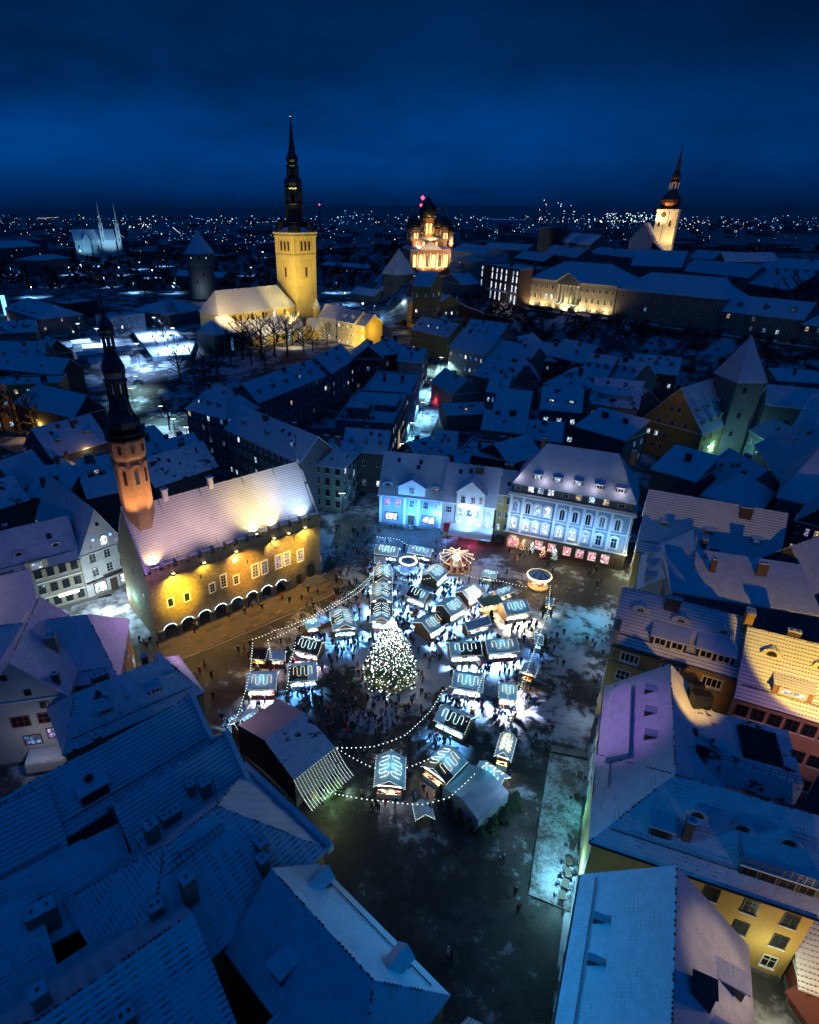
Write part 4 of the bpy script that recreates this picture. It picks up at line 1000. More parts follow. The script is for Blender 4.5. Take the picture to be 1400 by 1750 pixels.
n_ = MB().mesh([(-26, -34, -8), (-4, -34, -8), (-4, 0, -8), (-26, 0, -8), (-26, -34, 16), (-4, -34, 16), (-4, 0, 16), (-26, 0, 16), (-15, -34, 31), (-15, 0, 31)], [(0, 1, 5, 8, 4), (1, 2, 6, 5), (2, 3, 7, 9, 6), (3, 0, 4, 7)]).build('nave', ['wall_white'], dom)
MB().slab([(-27, -35, 15.5), (-15, -35, 31.6), (-15, 0, 31.6), (-27, 0, 15.5), (-3, -35, 15.5), (-3, 0, 15.5)], [(0, 1, 2, 3), (1, 4, 5, 2)], .5).build('roof', ['snow'], n_)
MB().slab([(-3, -30, 14), (10, -30, 4), (10, 6, 4), (-3, 6, 14)], [(0, 1, 2, 3)], .5).box(-4, 9, -29, 5, -8, 4).build('side_chapel', ['snow_clean'], dom)
def dmw(x, y, z): r = rot2(x, y, math.radians(-32)); return (DM.x + r[0], DM.y + r[1], 30 + z)
lamp(dmw(16, -20, 8), 80000, (1, .62, .20), 1, 80, dmw(2, 0, 28), .8)
lamp(dmw(-9, -9, 34), 30000, (1, .58, .22), 1, 120, dmw(-3, 2, 42), .8)
lamp(dmw(24, -8, 5), 26000, (1, .62, .2), 1, 150, dmw(14, -6, 2), .9)

# ------------------------------------------------------------------ round wall tower, twin-spired church, square wall tower
kk = thing('round_tower', 'stout round medieval wall tower with a snowy conical roof', 'tower', (-130.7, 531.6, 10))
MB().lathe([(11.2, -4), (10.4, 21), (10.4, 22), (11.2, 23), (11.2, 30.6)], 20).build('wall', ['grey_stone'], kk)
MB().lathe([(12.0, 30.4), (11.8, 30.8), (.2, 47)], 20).build('roof', ['snow'], kk)
for k, a in enumerate((-2.0, -1.4, -.9)): swin(kk, (11.2 * math.cos(a), 11.2 * math.sin(a), 26.5), a + math.pi / 2, 1.4, 1.8, 'trim_dark', 'lit_cold' if k != 1 else None, True)
for a, z in ((-1.2, 14), (-1.7, 8)): swin(kk, (10.9 * math.cos(a), 10.9 * math.sin(a), z), a + math.pi / 2, 1.2, 2, 'trim_dark')
lamp((-128, 512, 14), 2500, (.5, .7, 1), .5)
KA = Vector((-399.5, 996.5, 8))
ka = thing('church', 'distant pale church with twin needle spires lit cold white', 'church', KA, math.radians(28))
MB().mesh([(-30, 0, -4), (28, 0, -4), (28, 24, -4), (-30, 24, -4), (-30, 0, 22), (28, 0, 22), (28, 24, 22), (-30, 24, 22), (-30, 12, 36), (28, 12, 36)], [(0, 1, 5, 4), (1, 2, 6, 9, 5), (2, 3, 7, 6), (3, 0, 4, 8, 7)]).build('wall', ['wall_white'], ka)
MB().slab([(-31, -1, 21.5), (29, -1, 21.5), (29, 12, 36.6), (-31, 12, 36.6), (29, 25, 21.5), (-31, 25, 21.5)], [(0, 1, 2, 3), (3, 2, 4, 5)], .5).build('roof', ['snow'], ka)
for x in (10, 33):
    MB().box(x - 2.8, x + 2.8, -3, 3, -4, 45).lathe([(4.2, 45), (2.4, 48), (1.5, 53), (.15, 75)], 4, (x, 0), 0, math.pi / 4).build('spire', ['wall_white'], ka)
    for z in (34, 20): swin(ka, (x, -3.05, z), 0, 1.6, 7, 'trim_white', None, True)
for k in range(4): swin(ka, (-25 + k * 9, -.05, 6), 0, 2.6, 11, 'trim_white', None, True)
MB().mesh([(-20, -3, -4), (-8, -3, -4), (-8, 1, -4), (-20, 1, -4), (-20, -3, 22), (-8, -3, 22), (-8, 1, 22), (-20, 1, 22), (-14, -3, 31), (-14, 1, 31)], [(0, 1, 5, 8, 4), (1, 2, 6, 5), (3, 0, 4, 7), (4, 8, 9, 7), (8, 5, 6, 9)]).build('transept', ['wall_white'], ka)
def kaw(x, y, z): r = rot2(x, y, math.radians(28)); return (KA.x + r[0], KA.y + r[1], 8 + z)
lamp(kaw(20, -34, 6), 90000, (.30, .66, 1), 1, 90, kaw(20, 0, 36), .8); lamp(kaw(-22, -26, 6), 30000, (.2, .6, 1), 1, 90, kaw(-16, 0, 20), .8)
sqt = thing('wall_tower', 'square grey defensive tower with a dark pyramid roof below the cathedral', 'tower', (28.3, 476.8, 9), math.radians(42))
MB().box(0, 16, 0, 16, -6, 21).build('wall', ['grey_stone'], sqt)
MB().slab([(-1, -1, 20.6), (17, -1, 20.6), (17, 17, 20.6), (-1, 17, 20.6), (8, 8, 38)], [(0, 1, 4), (1, 2, 4), (2, 3, 4), (3, 0, 4)], .4).build('roof', ['roof_grey'], sqt)
swin(sqt, (6, -.05, 10), 0, 1.4, 2.2, 'trim_dark'); swin(sqt, (-.05, 9, 12), -math.pi / 2, 1.4, 2.2, 'trim_dark')

# ------------------------------------------------------------------ hilltop government house with a columned portico
a0, b0 = Vector((83.9, 336.2, 27)), Vector((117.4, 296.1, 27))
sten = house('palace', 'long cream classical government house with columned portico, lit from below', (88.2, 335, 41.2), (119.5, 297.5, 41.2), 26, 41.2, 49, 'hip', 27, 'wall_cream', 'snow_clean', '', 3, None, .6, cat='palace', world=True, hip=.9)
SW_, SH_, _ = DIM[sten.name]
for i in range(15):
    mid = 6 <= i <= 8
    for j, (z, hh) in enumerate(((1.0, 1.6), (4.7, 2.6), (9.6, 2.1))):
        if mid and j: continue
        swin(sten, (SW_ * (i + .5) / 15, -.03, z), 0, 1.25, hh, 'trim_white', 'lit_white' if (i, j) in ((3, 1), (4, 1), (10, 0)) else None)
po = MB().box(SW_ * .37, SW_ * .63, -2.4, 0, -.5, 3.8).box(SW_ * .37, SW_ * .63, -2.5, 0, 12.6, 13.9); po.mesh([(SW_ * .36, -2.7, 13.9), (SW_ * .64, -2.7, 13.9), (SW_ * .5, -2.7, 18.2), (SW_ * .36, 6, 13.9), (SW_ * .64, 6, 13.9), (SW_ * .5, 6, 18.2)], [(0, 1, 2), (0, 2, 5, 3), (1, 4, 5, 2)])
po.build('portico', ['wall_cream'], sten)
MB().slab([(SW_ * .355, -3, 13.9), (SW_ * .5, -3, 18.5), (SW_ * .5, 7, 18.5), (SW_ * .355, 7, 13.9), (SW_ * .645, -3, 13.9), (SW_ * .645, 7, 13.9)], [(0, 1, 2, 3), (1, 4, 5, 2)], .3).build('portico_roof', ['snow_clean'], sten)
cl_d = MB().lathe([(.62, 3.8), (.52, 4.4), (.46, 11.8), (.66, 12.3), (.66, 12.6)], 10).data('column', ['trim_white'])
for k in range(6): place('column', cl_d, sten, (SW_ * (.39 + .044 * k), -1.7, 0))
g_ = MB(); 
for k in range(40): g_.bulb((SW_ * (.38 + .24 * k / 39), -2.6, 3.6 + .3 * math.cos(k * .8)), .14, 0)
g_.build('garland', ['bulb_green'], sten, False)
def stw(x, y, z): r = rot2(x, y, sten.rotation_euler.z); return (sten.location.x + r[0], sten.location.y + r[1], 27 + z)
for k in range(7): lamp(stw(SW_ * (k + .5) / 7, -2.6 - (1.8 if 2 < k < 4 else 0), .6), 3000 if k not in (3, 4) else 4200, (1, .76, .36), .2, 150, stw(SW_ * (k + .5) / 7, -.3, 7), .9)
lamp(stw(SW_ * .5, -1.2, 5), 500, (1, .9, .3), .2)
# ------------------------------------------------------------------ houses round the square
shop = {0: 'lit_red', 1: 'lit_red', 4: 'lit_violet'}
pa = house('shop_house', 'blue-lit two-storey house with pediment dormer and two red-lit upper windows', (649, 842), (757, 853), 14, 8.8, 17.2, 'gable', 0, 'wall_blue', 'roof_grey', '', 2, None, .45)
W1, H1, R1h = DIM[pa.name]
for i in range(5): window(pa, (W1 * (.13, .30, .52, .74, .91)[i], 0, 5.6), 0, 1.35, 2.0, 'grid', 'trim_white', shop.get(i))
for i, f in enumerate((.2, .8)):
    o_ = window(pa, (W1 * f, 0, 1.5), 0, 3.4, 2.3, 'plain', 'trim_dark', 'lit_white')
MB().box(W1 * .52 - .8, W1 * .52 + .8, -.1, .02, .5, 3.4).build('door', ['wood_dark'], pa)
MB().box(W1 * .52 - 1.1, W1 * .52 + 1.1, -.4, -.3, 3.75, 4.2).build('sign', ['glow_cyan'], pa)
for f in (.02, .41, .63, .98):
    MB().box(W1 * f - .3, W1 * f + .3, -.14, 0, .7, 8.0).build('pilaster', ['trim_white'], pa)
dq = MB().mesh([(W1 * .30, -.05, 8.9), (W1 * .72, -.05, 8.9), (W1 * .72, -.05, 11.2), (W1 * .51, -.05, 13.0), (W1 * .30, -.05, 11.2)], [(0, 1, 2, 3, 4)], 0)
dq.mesh([(W1 * .30, -.05, 8.9), (W1 * .30, -.05, 11.2), (W1 * .30, 3, 11.2)], [(0, 1, 2)], 0).mesh([(W1 * .72, -.05, 8.9), (W1 * .72, -.05, 11.2), (W1 * .72, 3, 11.2)], [(0, 2, 1)], 0)
dq.slab([(W1 * .28, -.3, 11.1), (W1 * .51, -.3, 13.2), (W1 * .51, 4.4, 13.2), (W1 * .28, 2.4, 11.1), (W1 * .74, -.3, 11.1), (W1 * .74, 2.4, 11.1)], [(0, 1, 2, 3), (1, 4, 5, 2)], .2, 1)
dd_ = dq.build('dormer', ['trim_white', 'snow'], pa); window(dd_, (W1 * .51, -.06, 9.4), 0, 1.3, 1.5, 'cross', 'trim_white', 'lit_dim', False)
for f, l in ((.12, None), (.88, 'lit_warm')): dormer(pa, W1 * f, 1.2, 8.8 + .12 + 1.2 * 1.2, 1.2, 2.0, 1.2, 'eye', 'wall_blue', 'snow', l)
MB().box(W1 * .52 - 1.6, W1 * .52 + 1.6, -1.4, 0, 0, .5).box(W1 * .52 - 1.3, W1 * .52 + 1.3, -1.0, 0, .5, .8).build('steps', ['grey_stone'], pa)

pb = house('restaurant_house', 'white three-storey house with central gable, lit blue-white above a snowy awning', (757, 854), (846, 866), 13, 9.4, 16.6, 'gable', 0, 'wall_white', 'roof_grey', '', 2, None, .4)
W2, H2, _ = DIM[pb.name]
c0, c1 = W2 * .27, W2 * .80
MB().mesh([(c0, -.5, 0), (c1, -.5, 0), (c1, -.5, 12.4), ((c0 + c1) / 2, -.5, 15.0), (c0, -.5, 12.4), (c0, .6, 0), (c1, .6, 0), (c1, 4.5, 12.4), (c0, 4.5, 12.4), ((c0 + c1) / 2, 5, 15.0), (c0, .6, 9.4), (c1, .6, 9.4)],
          [(0, 1, 2, 3, 4), (1, 6, 11, 7, 2), (5, 0, 4, 8, 10), (2, 7, 9, 3), (8, 4, 3, 9)]).build('gable_bay', ['wall_white'], pb)
MB().slab([(c0 - .4, -.9, 12.2), ((c0 + c1) / 2, -.9, 15.3), ((c0 + c1) / 2, 6.4, 15.3), (c0 - .4, 4.8, 12.2), (c1 + .4, -.9, 12.2), (c1 + .4, 4.8, 12.2)], [(0, 1, 2, 3), (1, 4, 5, 2)], .25).build('gable_roof', ['snow_red'], pb)
for x_, z_, w_, y_ in ((.40, 9.6, 1.2, -.5), (.58, 9.6, 1.2, -.5), (.73, 9.8, .8, -.5), (.13, 6.2, 1.5, 0), (.35, 6.2, 1.4, -.5), (.54, 6.2, 1.4, -.5), (.70, 6.2, 1.2, -.5), (.90, 6.2, 1.4, 0), (.35, 3.4, 1.2, -.5), (.54, 3.4, 1.3, -.5), (.72, 3.4, 1.2, -.5), (.9, 3.4, 1.2, 0)):
    window(pb, (W2 * x_, y_, z_), 0, w_, 1.75, 'grid', 'trim_white', 'lit_white' if z_ < 4 else (HR.choice((None, 'lit_cold', None))))
MB().box(c0 + .6, c1 - 1.2, -.85, -.7, 8.55, 9.1).build('sign', ['glow_white'], pb)
MB().slab([(W2 * .2, -5.2, 2.9), (W2 + .2, -5.2, 2.9), (W2 + .2, -.55, 3.9), (W2 * .2, -.55, 3.9)], [(0, 1, 2, 3)], .18).build('awning', ['snow_clean'], pb)
aw = MB()
for k in range(5): aw.box(W2 * (.21 + .195 * k) - .06, W2 * (.21 + .195 * k) + .06, -5.1, -4.98, 0, 2.85)
aw.build('awning_post', ['wood_dark'], pb)
MB().box(W2 * .35, W2 * .85, -.75, -.6, .9, 2.6).build('shop_front', ['lit_red'], pb)
MB().box(W2 * .06, W2 * .17, -.12, .02, .8, 3.3).build('door', ['trim_red'], pb)
for k in range(5): MB().box(W2 * .05, W2 * .18, -.4 - .35 * (5 - k), -.35 * (5 - k), 0, .17 * (k + 1)).build('step', ['wood'], pb)
bt = at(815, 905)
lamp((25.5, 125.2, 5.4), 3800, (.28, .54, 1), .3, 150, (26, 131, 7), .8); lamp((31, 123.6, 5.6), 2600, (.28, .54, 1), .3, 150, (31, 129, 7), .8); lamp((27, 126.6, 2.2), 700, (1, .10, .22), .3); lamp((29, 122.5, 4.6), 900, (.2, .5, 1), .3, 130, (29, 121, 0), .8)
p_ = at(700, 897); lamp((p_.x, p_.y - 4.5, 4.6), 4200, (.07, .33, 1), .3); lamp((p_.x - 6, p_.y - 4, 4.6), 2200, (.12, .42, 1), .3); lamp((p_.x + 6, p_.y - 4, 4.6), 2200, (.10, .36, 1), .3)
pc = house('alley_house', 'pale yellow three-storey house filling the bright alley between white and hotel facades', (852, 843), (876, 846), 12, 11.2, 15, 'gable', 0, 'wall_yellow', 'snow', 'f2x3', 1, lit=.3)
p_ = at(856, 918); lamp((p_.x + .4, p_.y + 3, 4), 900, (.8, .95, 1), .2)

# big hotel-like block: shop fronts, pedimented first floor, arched second floor, attic, hipped roof with dormers
ha, hb = at(861, 933), at(1063, 976); hrz = math.atan2(hb.y - ha.y, hb.x - ha.x)
ht = thing('corner_block', 'grand blue-grey four-storey block with white window surrounds, glowing shop fronts and snowy roof', 'building', ha, hrz)
HW, HD = (hb - ha).length, 14.0
MB().box(0, HW, 0, HD, -1, 4.1).build('base_storey', ['wall_brown'], ht)
MB().box(.02, HW - .02, .02, HD - .02, 4.1, 14.0).build('wall', ['wall_blue'], ht)
MB().box(.6, HW - .6, .7, HD - .7, 14.0, 17.0).build('attic', ['wall_grey'], ht)
cm_ = MB()
for z, e in ((4.1, .25), (8.75, .14), (13.6, .45), (14.0, .3)): cm_.box(-e, HW + e, -e, HD + e, z, z + (.28 if z != 13.6 else .38))
cm_.build('cornice', ['trim_white'], ht)
vv, ff = roof_verts('hip', HW - 1.2, HD - 1.4, 17.0, 24.6, .45, .8)
hr = MB().slab([(v[0] + .6, v[1] + .7, v[2] + .1) for v in vv], ff, .22).build('roof', ['roof_grey'], ht)
xs_ = [.055, .165, .245, .33, .45, .555, .66, .77, .89]
for i, f in enumerate(xs_):
    x = HW * f
    o_ = window(ht, (x, 0, 5.2), 0, 1.25, 2.5, 'cross', 'trim_white', 'lit_white' if i < 6 else ('lit_cold' if i == 6 else None))
    MB().box(-.95, -.66, -.14, .02, -.1, 2.8).box(.66, .95, -.14, .02, -.1, 2.8).box(-1.05, 1.05, -.2, .02, 2.55, 2.8).mesh([(-1.1, -.22, 2.8), (1.1, -.22, 2.8), (0, -.22, 3.4), (-1.1, .02, 2.8), (1.1, .02, 2.8), (0, .02, 3.4)], [(0, 1, 2), (0, 2, 5, 3), (1, 4, 5, 2)]).build('surround', ['trim_white'], o_)
    o_ = swin(ht, (x, 0, 9.5), 0, 1.3, 2.9, 'trim_white', {0: 'lit_blue', 2: 'lit_cold', 3: 'lit_white', 7: 'lit_dim'}.get(i), True)
    sb = MB().box(-1.0, -.68, -.14, .02, -.1, 2.3).box(.68, 1.0, -.14, .02, -.1, 2.3)
    for j in range(8):
        a0, a1 = math.pi * j / 8, math.pi * (j + 1) / 8
        sb.poly([(.7 * math.cos(a0), -.15, 2.28 + .7 * math.sin(a0)), (1.05 * math.cos(a0), -.15, 2.28 + .95 * math.sin(a0)), (1.05 * math.cos(a1), -.15, 2.28 + .95 * math.sin(a1)), (.7 * math.cos(a1), -.15, 2.28 + .7 * math.sin(a1))])
    sb.build('surround', ['trim_white'], o_)
    window(ht, (x, .7, 14.75), 0, 1.3, 1.5, 'cross', 'trim_white', {1: 'lit_white', 2: 'lit_cold', 3: 'lit_white', 5: 'lit_warm', 6: 'lit_cold', 7: 'lit_warm'}.get(i), False)
for f in (.005, .11, .385, .50, .61, .71, .83, .975):
    MB().box(HW * f, HW * f + .55, -.16, .02, 4.4, 13.55).build('pilaster', ['trim_white'], ht)
for i, f in enumerate((.30, .41, .54, .645, .745, .85)):
    window(ht, (HW * f, 0, .95), 0, 1.8, 2.3, 'plain', 'trim_white', 'lit_shop', False)
window(ht, (HW * .195, 0, .9), 0, 1.7, 2.4, 'cross', 'trim_brown', 'lit_dim', False)
swin(ht, (HW * .075, 0, .1), 0, 2.9, 3.6, 'wood_pale', 'lit_shop', True, 'entrance_arch')
MB().box(HW * .955 - .9, HW * .955 + .7, -.08, .02, 0, 3.0).build('door', ['wood_dark'], ht)
sl = (24.6 - 17) / ((HD - 1.4) / 2)
for i in range(5): dormer(ht, HW * (.20 + .165 * i), 1.0, 17.1 + sl * .62, sl, 1.9, 1.35, 'shed', 'trim_brown', 'snow', 'lit_cold' if i in (0, 1, 2) else None, 'trim_white', 0, (0, .45))
for f in (.18, .9): place('chimney', chimney_data(1.0, .8, 1.3, 'brick', 2), ht, (HW * f, HD / 2, 24.4))
gut = MB().tube([(HW * .375, -.25, 0.2), (HW * .375, -.25, 13.4)], .07, 5).tube([(HW * .99, -.25, 0.2), (HW * .99, -.25, 13.4)], .07, 5); gut.build('downpipe', ['dark_metal'], ht)
hn = Vector((math.sin(hrz), -math.cos(hrz), 0)); hx = Vector((math.cos(hrz), math.sin(hrz), 0))
for f, pw, col in ((.06, 1000, (.36, .6, 1)), (.22, 1200, (.28, .52, 1)), (.40, 1150, (.22, .50, 1)), (.58, 1150, (.2, .48, 1)), (.76, 1100, (.18, .48, 1)), (.93, 1000, (.16, .50, 1))):
    q = ha + hx * HW * f + hn * 4.2; lamp((q.x, q.y, 7.5), pw, col, .3, 150, tuple(ha + hx * HW * f + Vector((0, 0, 8.5))), .9)
for f in (.16, .24): q = ha + hx * HW * f + hn * 1.6; lamp((q.x, q.y, 2.0), 260, (1, .72, .45), .2)
q = ha + hx * (HW * 1.03) + hn * 1.0; lamp((q.x, q.y, 4.4), 700, (.95, .95, .55), .15)
for f in (.08, .3, .5, .7, .9): q = ha + hx * HW * f - hn * .2; lamp((q.x - hx.x, q.y + .4, 18.6), 90, (.85, .75, .9), .2)

# teal corner house and the terraces behind the town hall
tl = house('corner_house', 'teal four-storey corner house with brown window frames and lit corner wall', (516, 789), (586, 799), 16, 13, 17.5, 'hip', 0, 'wall_teal', 'snow_clean', 'f4x4:grid,r5x4:grid', 2, [('f', 2, 1.2, .8, 'eye', .2), ('r', 2, 1.6, .9, 'gable', .1)], .5, fm='trim_brown', wh=1.9, ws=1.25, lit=.05)
p_ = at(570, 892); lamp((p_.x + 1.5, p_.y - 2.2, 3.6), 420, (.45, .9, 1), .15); lamp((p_.x + 9, p_.y + 5, 4.5), 200, (.4, .8, 1), .15)
house('terrace_house', 'dark long terrace behind the town hall with shop lights at street level', (386, 731), (512, 790), 12, 15, 20.5, 'gable', 0, 'wall_slate', 'snow_clean', 'f13x4', 2, [('f', 3, 1.6, 1.4, 'gable', .35)], lit=.10)
p_ = at(412, 800); 
for px, py in ((404, 780), (428, 792), (447, 803)): q = at(px, py, 3.2); lamp((q.x - .6, q.y - 1.2, 3.4), 260, (.7, .95, 1), .1)
house('terrace_house', 'tall dark end block with stepped chimneys and tiled snowy roof, left of terraces', (318, 697), (384, 714), 14, 17, 24, 'hip', 0, 'wall_slate', 'roof_grey', 'f6x5,r4x5', 3, [('f', 3, 1.3, 1.3, 'gable', .25, ('lit_cold', None, None))], lit=.14)
house('apartment_block', 'very long dark block with row of small dormers below the floodlit church', (441, 687), (566, 637), 12, 15, 20.5, 'gable', 1, 'wall_slate', 'snow_clean', 'f16x4', 3, [('f', 6, 1.5, 1.5, 'gable', .3)], lit=.04)
house('apartment_block', 'grey block with balconies at the far end of the long dark block', (566, 637), (606, 612), 13, 16, 21.5, 'gable', 2, 'wall_grey', 'snow_clean', 'f5x4,r3x4', 2, [('f', 1, 1.5, 1.5, 'gable', .3)], lit=.12)
m5 = house('department_store', 'wide flat-roofed block with parapets and roof terrace beside the bright street', (-7, 167, 17.5), (9.3, 163.6, 17.5), 33, 17.5, 18, 'flat', 0, 'wall_slate', 'snow_clean', 'f4x1,r8x4', 1, lit=.25, cat='building', world=True)
W5 = DIM[m5.name][0]
MB().box(2, W5 * .5, 6, 13, 17.5, 20.2).build('roof_house', ['wall_slate'], m5); MB().box(1.9, W5 * .5 + .1, 5.9, 13.1, 20.2, 20.45).build('roof_house_cap', ['snow_clean'], m5)
MB().box(W5 * .55, W5 - 1, 12, 24, 17.5, 19.6).build('roof_house', ['wall_slate'], m5); MB().box(W5 * .55 - .1, W5 - .9, 11.9, 24.1, 19.6, 19.85).build('roof_house_cap', ['snow_clean'], m5)
vt = MB()
for k in range(9): vt.box(1.2 + k * 1.1, 1.9 + k * 1.1, 2.2 + (k % 3) * .7, 3.3 + (k % 3) * .5, 17.5, 18.6 + .3 * (k % 2))
vt.build('ventilation_unit', ['dark_metal'], m5)
rl = MB()
for k in range(14): rl.box(.5 + k * (W5 - 1) / 13 - .03, .5 + k * (W5 - 1) / 13 + .03, .45, .51, 18.2, 19.3)
rl.box(.5, W5 - .5, .45, .5, 19.25, 19.32).box(.5, W5 - .5, .45, .5, 18.8, 18.85).build('railing', ['dark_metal'], m5)
house('gabled_house', 'snow-roofed annex with three dormers in front of the flat-roofed block', (-4.6, 157.8, 12.5), (7.4, 155.2, 12.5), 9.5, 12.5, 17.2, 'gable', 0, 'wall_slate', 'snow_clean', 'f3x2,r3x3', 1, [('f', 3, 1.2, 1.0, 'gable', .3)], world=True)
MB().box(W5 - .02, W5 + .12, 9, 17, .5, 14.5).build('street_front', ['wall_yellow'], m5); swin(m5, (W5 + .14, 13, 5), math.pi / 2, 4.4, 7.5, 'wood_pale', 'lit_warm', True)
house('department_store', 'second flat-roofed block behind the roof terrace, pale wall lit by street', (.6, 202.5, 16), (16.6, 199, 16), 30, 16, 16.5, 'flat', 1.5, 'wall_blue', 'snow_clean', 'f4x1,r6x3', 2, lit=.2, cat='building', world=True)
house('street_house', 'narrow snow-capped house at the bend of the bright street', (680, 616), (722, 619), 12, 15, 19.5, 'gable', 3, 'wall_grey', 'snow', 'f3x2,r4x3', 2)
house('street_house', 'dark brown gabled house left of the bright street', (604, 612), (655, 612), 16, 17, 22, 'gablex', 2, 'wall_brown', 'snow', 'f3x2', 1)
house('street_house', 'brown-walled block with snowy hip roof above the flat-roofed store', (655, 606), (700, 600), 14, 17, 22, 'hip', 3, 'wall_brown', 'snow_patchy', 'f3x2', 2)

# rows between the church and the hill
CR = 'small houses under the hill'
house('row_house', 'cream lit three-storey house beside the floodlit church', (576, 547), (605, 552), 14, 19, 24, 'gable', 6, 'wall_cream', 'snow_red', 'f4x3', 1, [('f', 2, 2, 1.3, 'shed', .35)], group=CR)
house('row_house', 'bright yellow house next to the cream lit house', (605, 554), (624, 557), 14, 18, 23, 'gable', 6, 'wall_yellow', 'snow_red', 'f2x3', 1, lit=.7, group=CR)
house('row_house', 'short yellow house glowing at its end wall', (624, 555), (648, 555), 12, 16.5, 21, 'gable', 6, 'wall_yellow', 'snow', 'f3x2', 1, group=CR)
q = at(590, 553, 19); lamp((q.x - 1, q.y - 13, 9), 16000, (1, .76, .36), .3, 110, tuple(q - Z * 6), .8); q = at(617, 556, 18); lamp((q.x, q.y - 12, 9), 22000, (1, .70, .12), .3, 110, tuple(q - Z * 6), .8); q = at(640, 556, 16.5); lamp((q.x + 3, q.y - 13, 15), 6500, (1, .72, .14), .3, 130, tuple(q), 1.0)
house('row_house', 'white-walled house with red-brown roof behind bare churchyard trees', (545, 541), (581, 545), 14, 19, 25, 'gable', 6, 'wall_white', 'snow_red', 'f3x2', 2, group=CR)
house('hill_house', 'yellow house peeping over the square wall tower', (706, 487), (737, 489), 14, 38, 44, 'gable', 22, 'wall_yellow', 'snow', 'f2x2,r2x2', 0, lit=.3, group=CR)
hy = house('hill_house', 'long yellow house with four slanted dormers under the wall tower', (697, 513), (737, 526), 22, 24, 30, 'gable', 12, 'wall_yellow', 'snow', 'f5x2,r6x2', 0, [('f', 4, 2.2, 1.6, 'shed', .35)], lit=.4, group=CR)
q = at(715, 519, 24); lamp((q.x - 3, q.y - 16, 15), 16000, (1, .68, .16), .4, 110, tuple(q - Z * 6), .8); q = at(688, 520, 12); lamp((q.x, q.y - 6, 15), 5000, (.6, .95, 1), .4)
house('hill_house', 'small orange house below the orange retaining wall', (737, 542), (763, 551), 10, 21, 22, 'flat', 12, 'wall_orange', 'snow_clean', 'f3x1', 3, group=CR)
ow = thing('retaining_wall', 'orange-lit brick retaining wall with snowy top under the hill', 'wall', at(769, 517, 24))
a_, b_ = at(769, 515, 26), at(828, 538, 26); d_ = b_ - a_
MB().prism([(0, 0), (d_.x, d_.y), (d_.x + .5, d_.y + 1.5), (.5, 1.5)], -14, 1).build('wall', ['orange_brick'], ow).location.z = 0
MB().prism([(-.1, -.1), (d_.x, d_.y - .1), (d_.x + .6, d_.y + 1.6), (.5, 1.6)], 1, 1.4).build('coping', ['snow_clean'], ow)
q = at(795, 545, 15); lamp((q.x - 3, q.y - 9, 16), 9000, (1, .5, .2), .4)
house('street_house', 'long snow-roofed house with three glowing dormers and yellow end wall', (704, 562), (766, 576), 13, 18, 23.5, 'gable', 6, 'wall_yellow', 'snow', 'r3x3,f6x2', 2, [('f', 4, 1.5, 1.4, 'shed', .35, (None, 'lit_cold', 'lit_cold', None))], group=CR)
q = at(757, 618, 5); lamp((q.x, q.y - 2, 9), 4200, (.75, 1, .7), .2)
house('street_house', 'pale gabled house with lit windows on right side of street', (768, 592), (828, 606), 18, 16, 23, 'gable', 5, 'wall_white', 'snow', 'f7x2,l4x3', 3, lit=.45, group=CR)
house('street_house', 'long snowy roof right of the pale gabled house', (828, 606), (900, 622), 15, 15, 21, 'gable', 6, 'wall_beige', 'snow', 'f6x2', 3, group=CR)
for i, (a, b, D, ze, zr, rf, wl, rm, lb) in enumerate((
    ((790, 572), (852, 580), 16, 20, 26, 'gable', 'beige', 'snow_patchy', 'snowy double roof under the end of the orange wall'),
    ((852, 590), (905, 600), 14, 16, 21, 'gablex', 'grey', 'snow_patchy', 'low gabled house below the bastion wall'),
    ((905, 612), (958, 618), 14, 15, 21, 'gable', 'brown', 'snow', 'dark-walled house with tall chimneys below the hill'),
    ((940, 606), (995, 620), 16, 17, 23, 'gable', 'dark', 'snow', 'snow-roofed house with open dark gable near the hill path'),
    ((990, 640), (1035, 648), 16, 16, 23, 'gable', 'slate', 'snow', 'house with three small triangular dormers'),
    ((1035, 640), (1078, 652), 14, 16, 22, 'gable', 'grey', 'snow', 'lower house joined to right of the dormered house'),
    ((1080, 632), (1158, 640), 13, 17, 22, 'gable', 'dark', 'snow', 'long dark house with one lit dormer at foot of the slope'),
    ((878, 648), (922, 650), 22, 12, 18, 'gablex', 'slate', 'snow', 'blue gable house in the middle of the roofs'),
    ((832, 668), (864, 672), 16, 12, 17, 'gable', 'blue', 'snow', 'small house with three lit square windows'),
    ((844, 700), (902, 706), 16, 11, 16.5, 'gable', 'slate', 'snow', 'broad snow roof left of the house with six lit windows'),
    ((812, 640), (872, 655), 15, 13, 19, 'gable', 'rose', 'snow_patchy', 'rosy house with twin chimneys behind the street gable'),
    ((930, 655), (990, 668), 18, 13, 19, 'hip', 'slate', 'snow_patchy', 'hip-roofed house above the grey lit house'))):
    house('town_house', lb, a, b, D, ze, zr, rf, None, 'wall_' + wl, rm, 'f4x2,r3x2', 2 if i % 3 else 1,
          [('f', 3, 1.5, 1.4, 'gable', .4, ('lit_cold', None, None) if 'lit dormer' in lb else (None,))] if 'dormer' in lb and rf == 'gable' else None, lit=.55 if 'three lit' in lb else .07, group='old town houses under the hill')
house('street_house', 'pink plain gable beside the red car in the street', (774, 673), (820, 669), 20, 9.5, 14.5, 'gablex', 0, 'wall_pink', 'snow', 'f2x1,r3x2', 2)
house('street_house', 'low snow roof in front of the pink gable', (765, 709), (832, 706), 11, 7.0, 9.5, 'gable', 0, 'wall_slate', 'snow', '', 0, [('f', 1, 1.4, 1, 'shed', .3)])
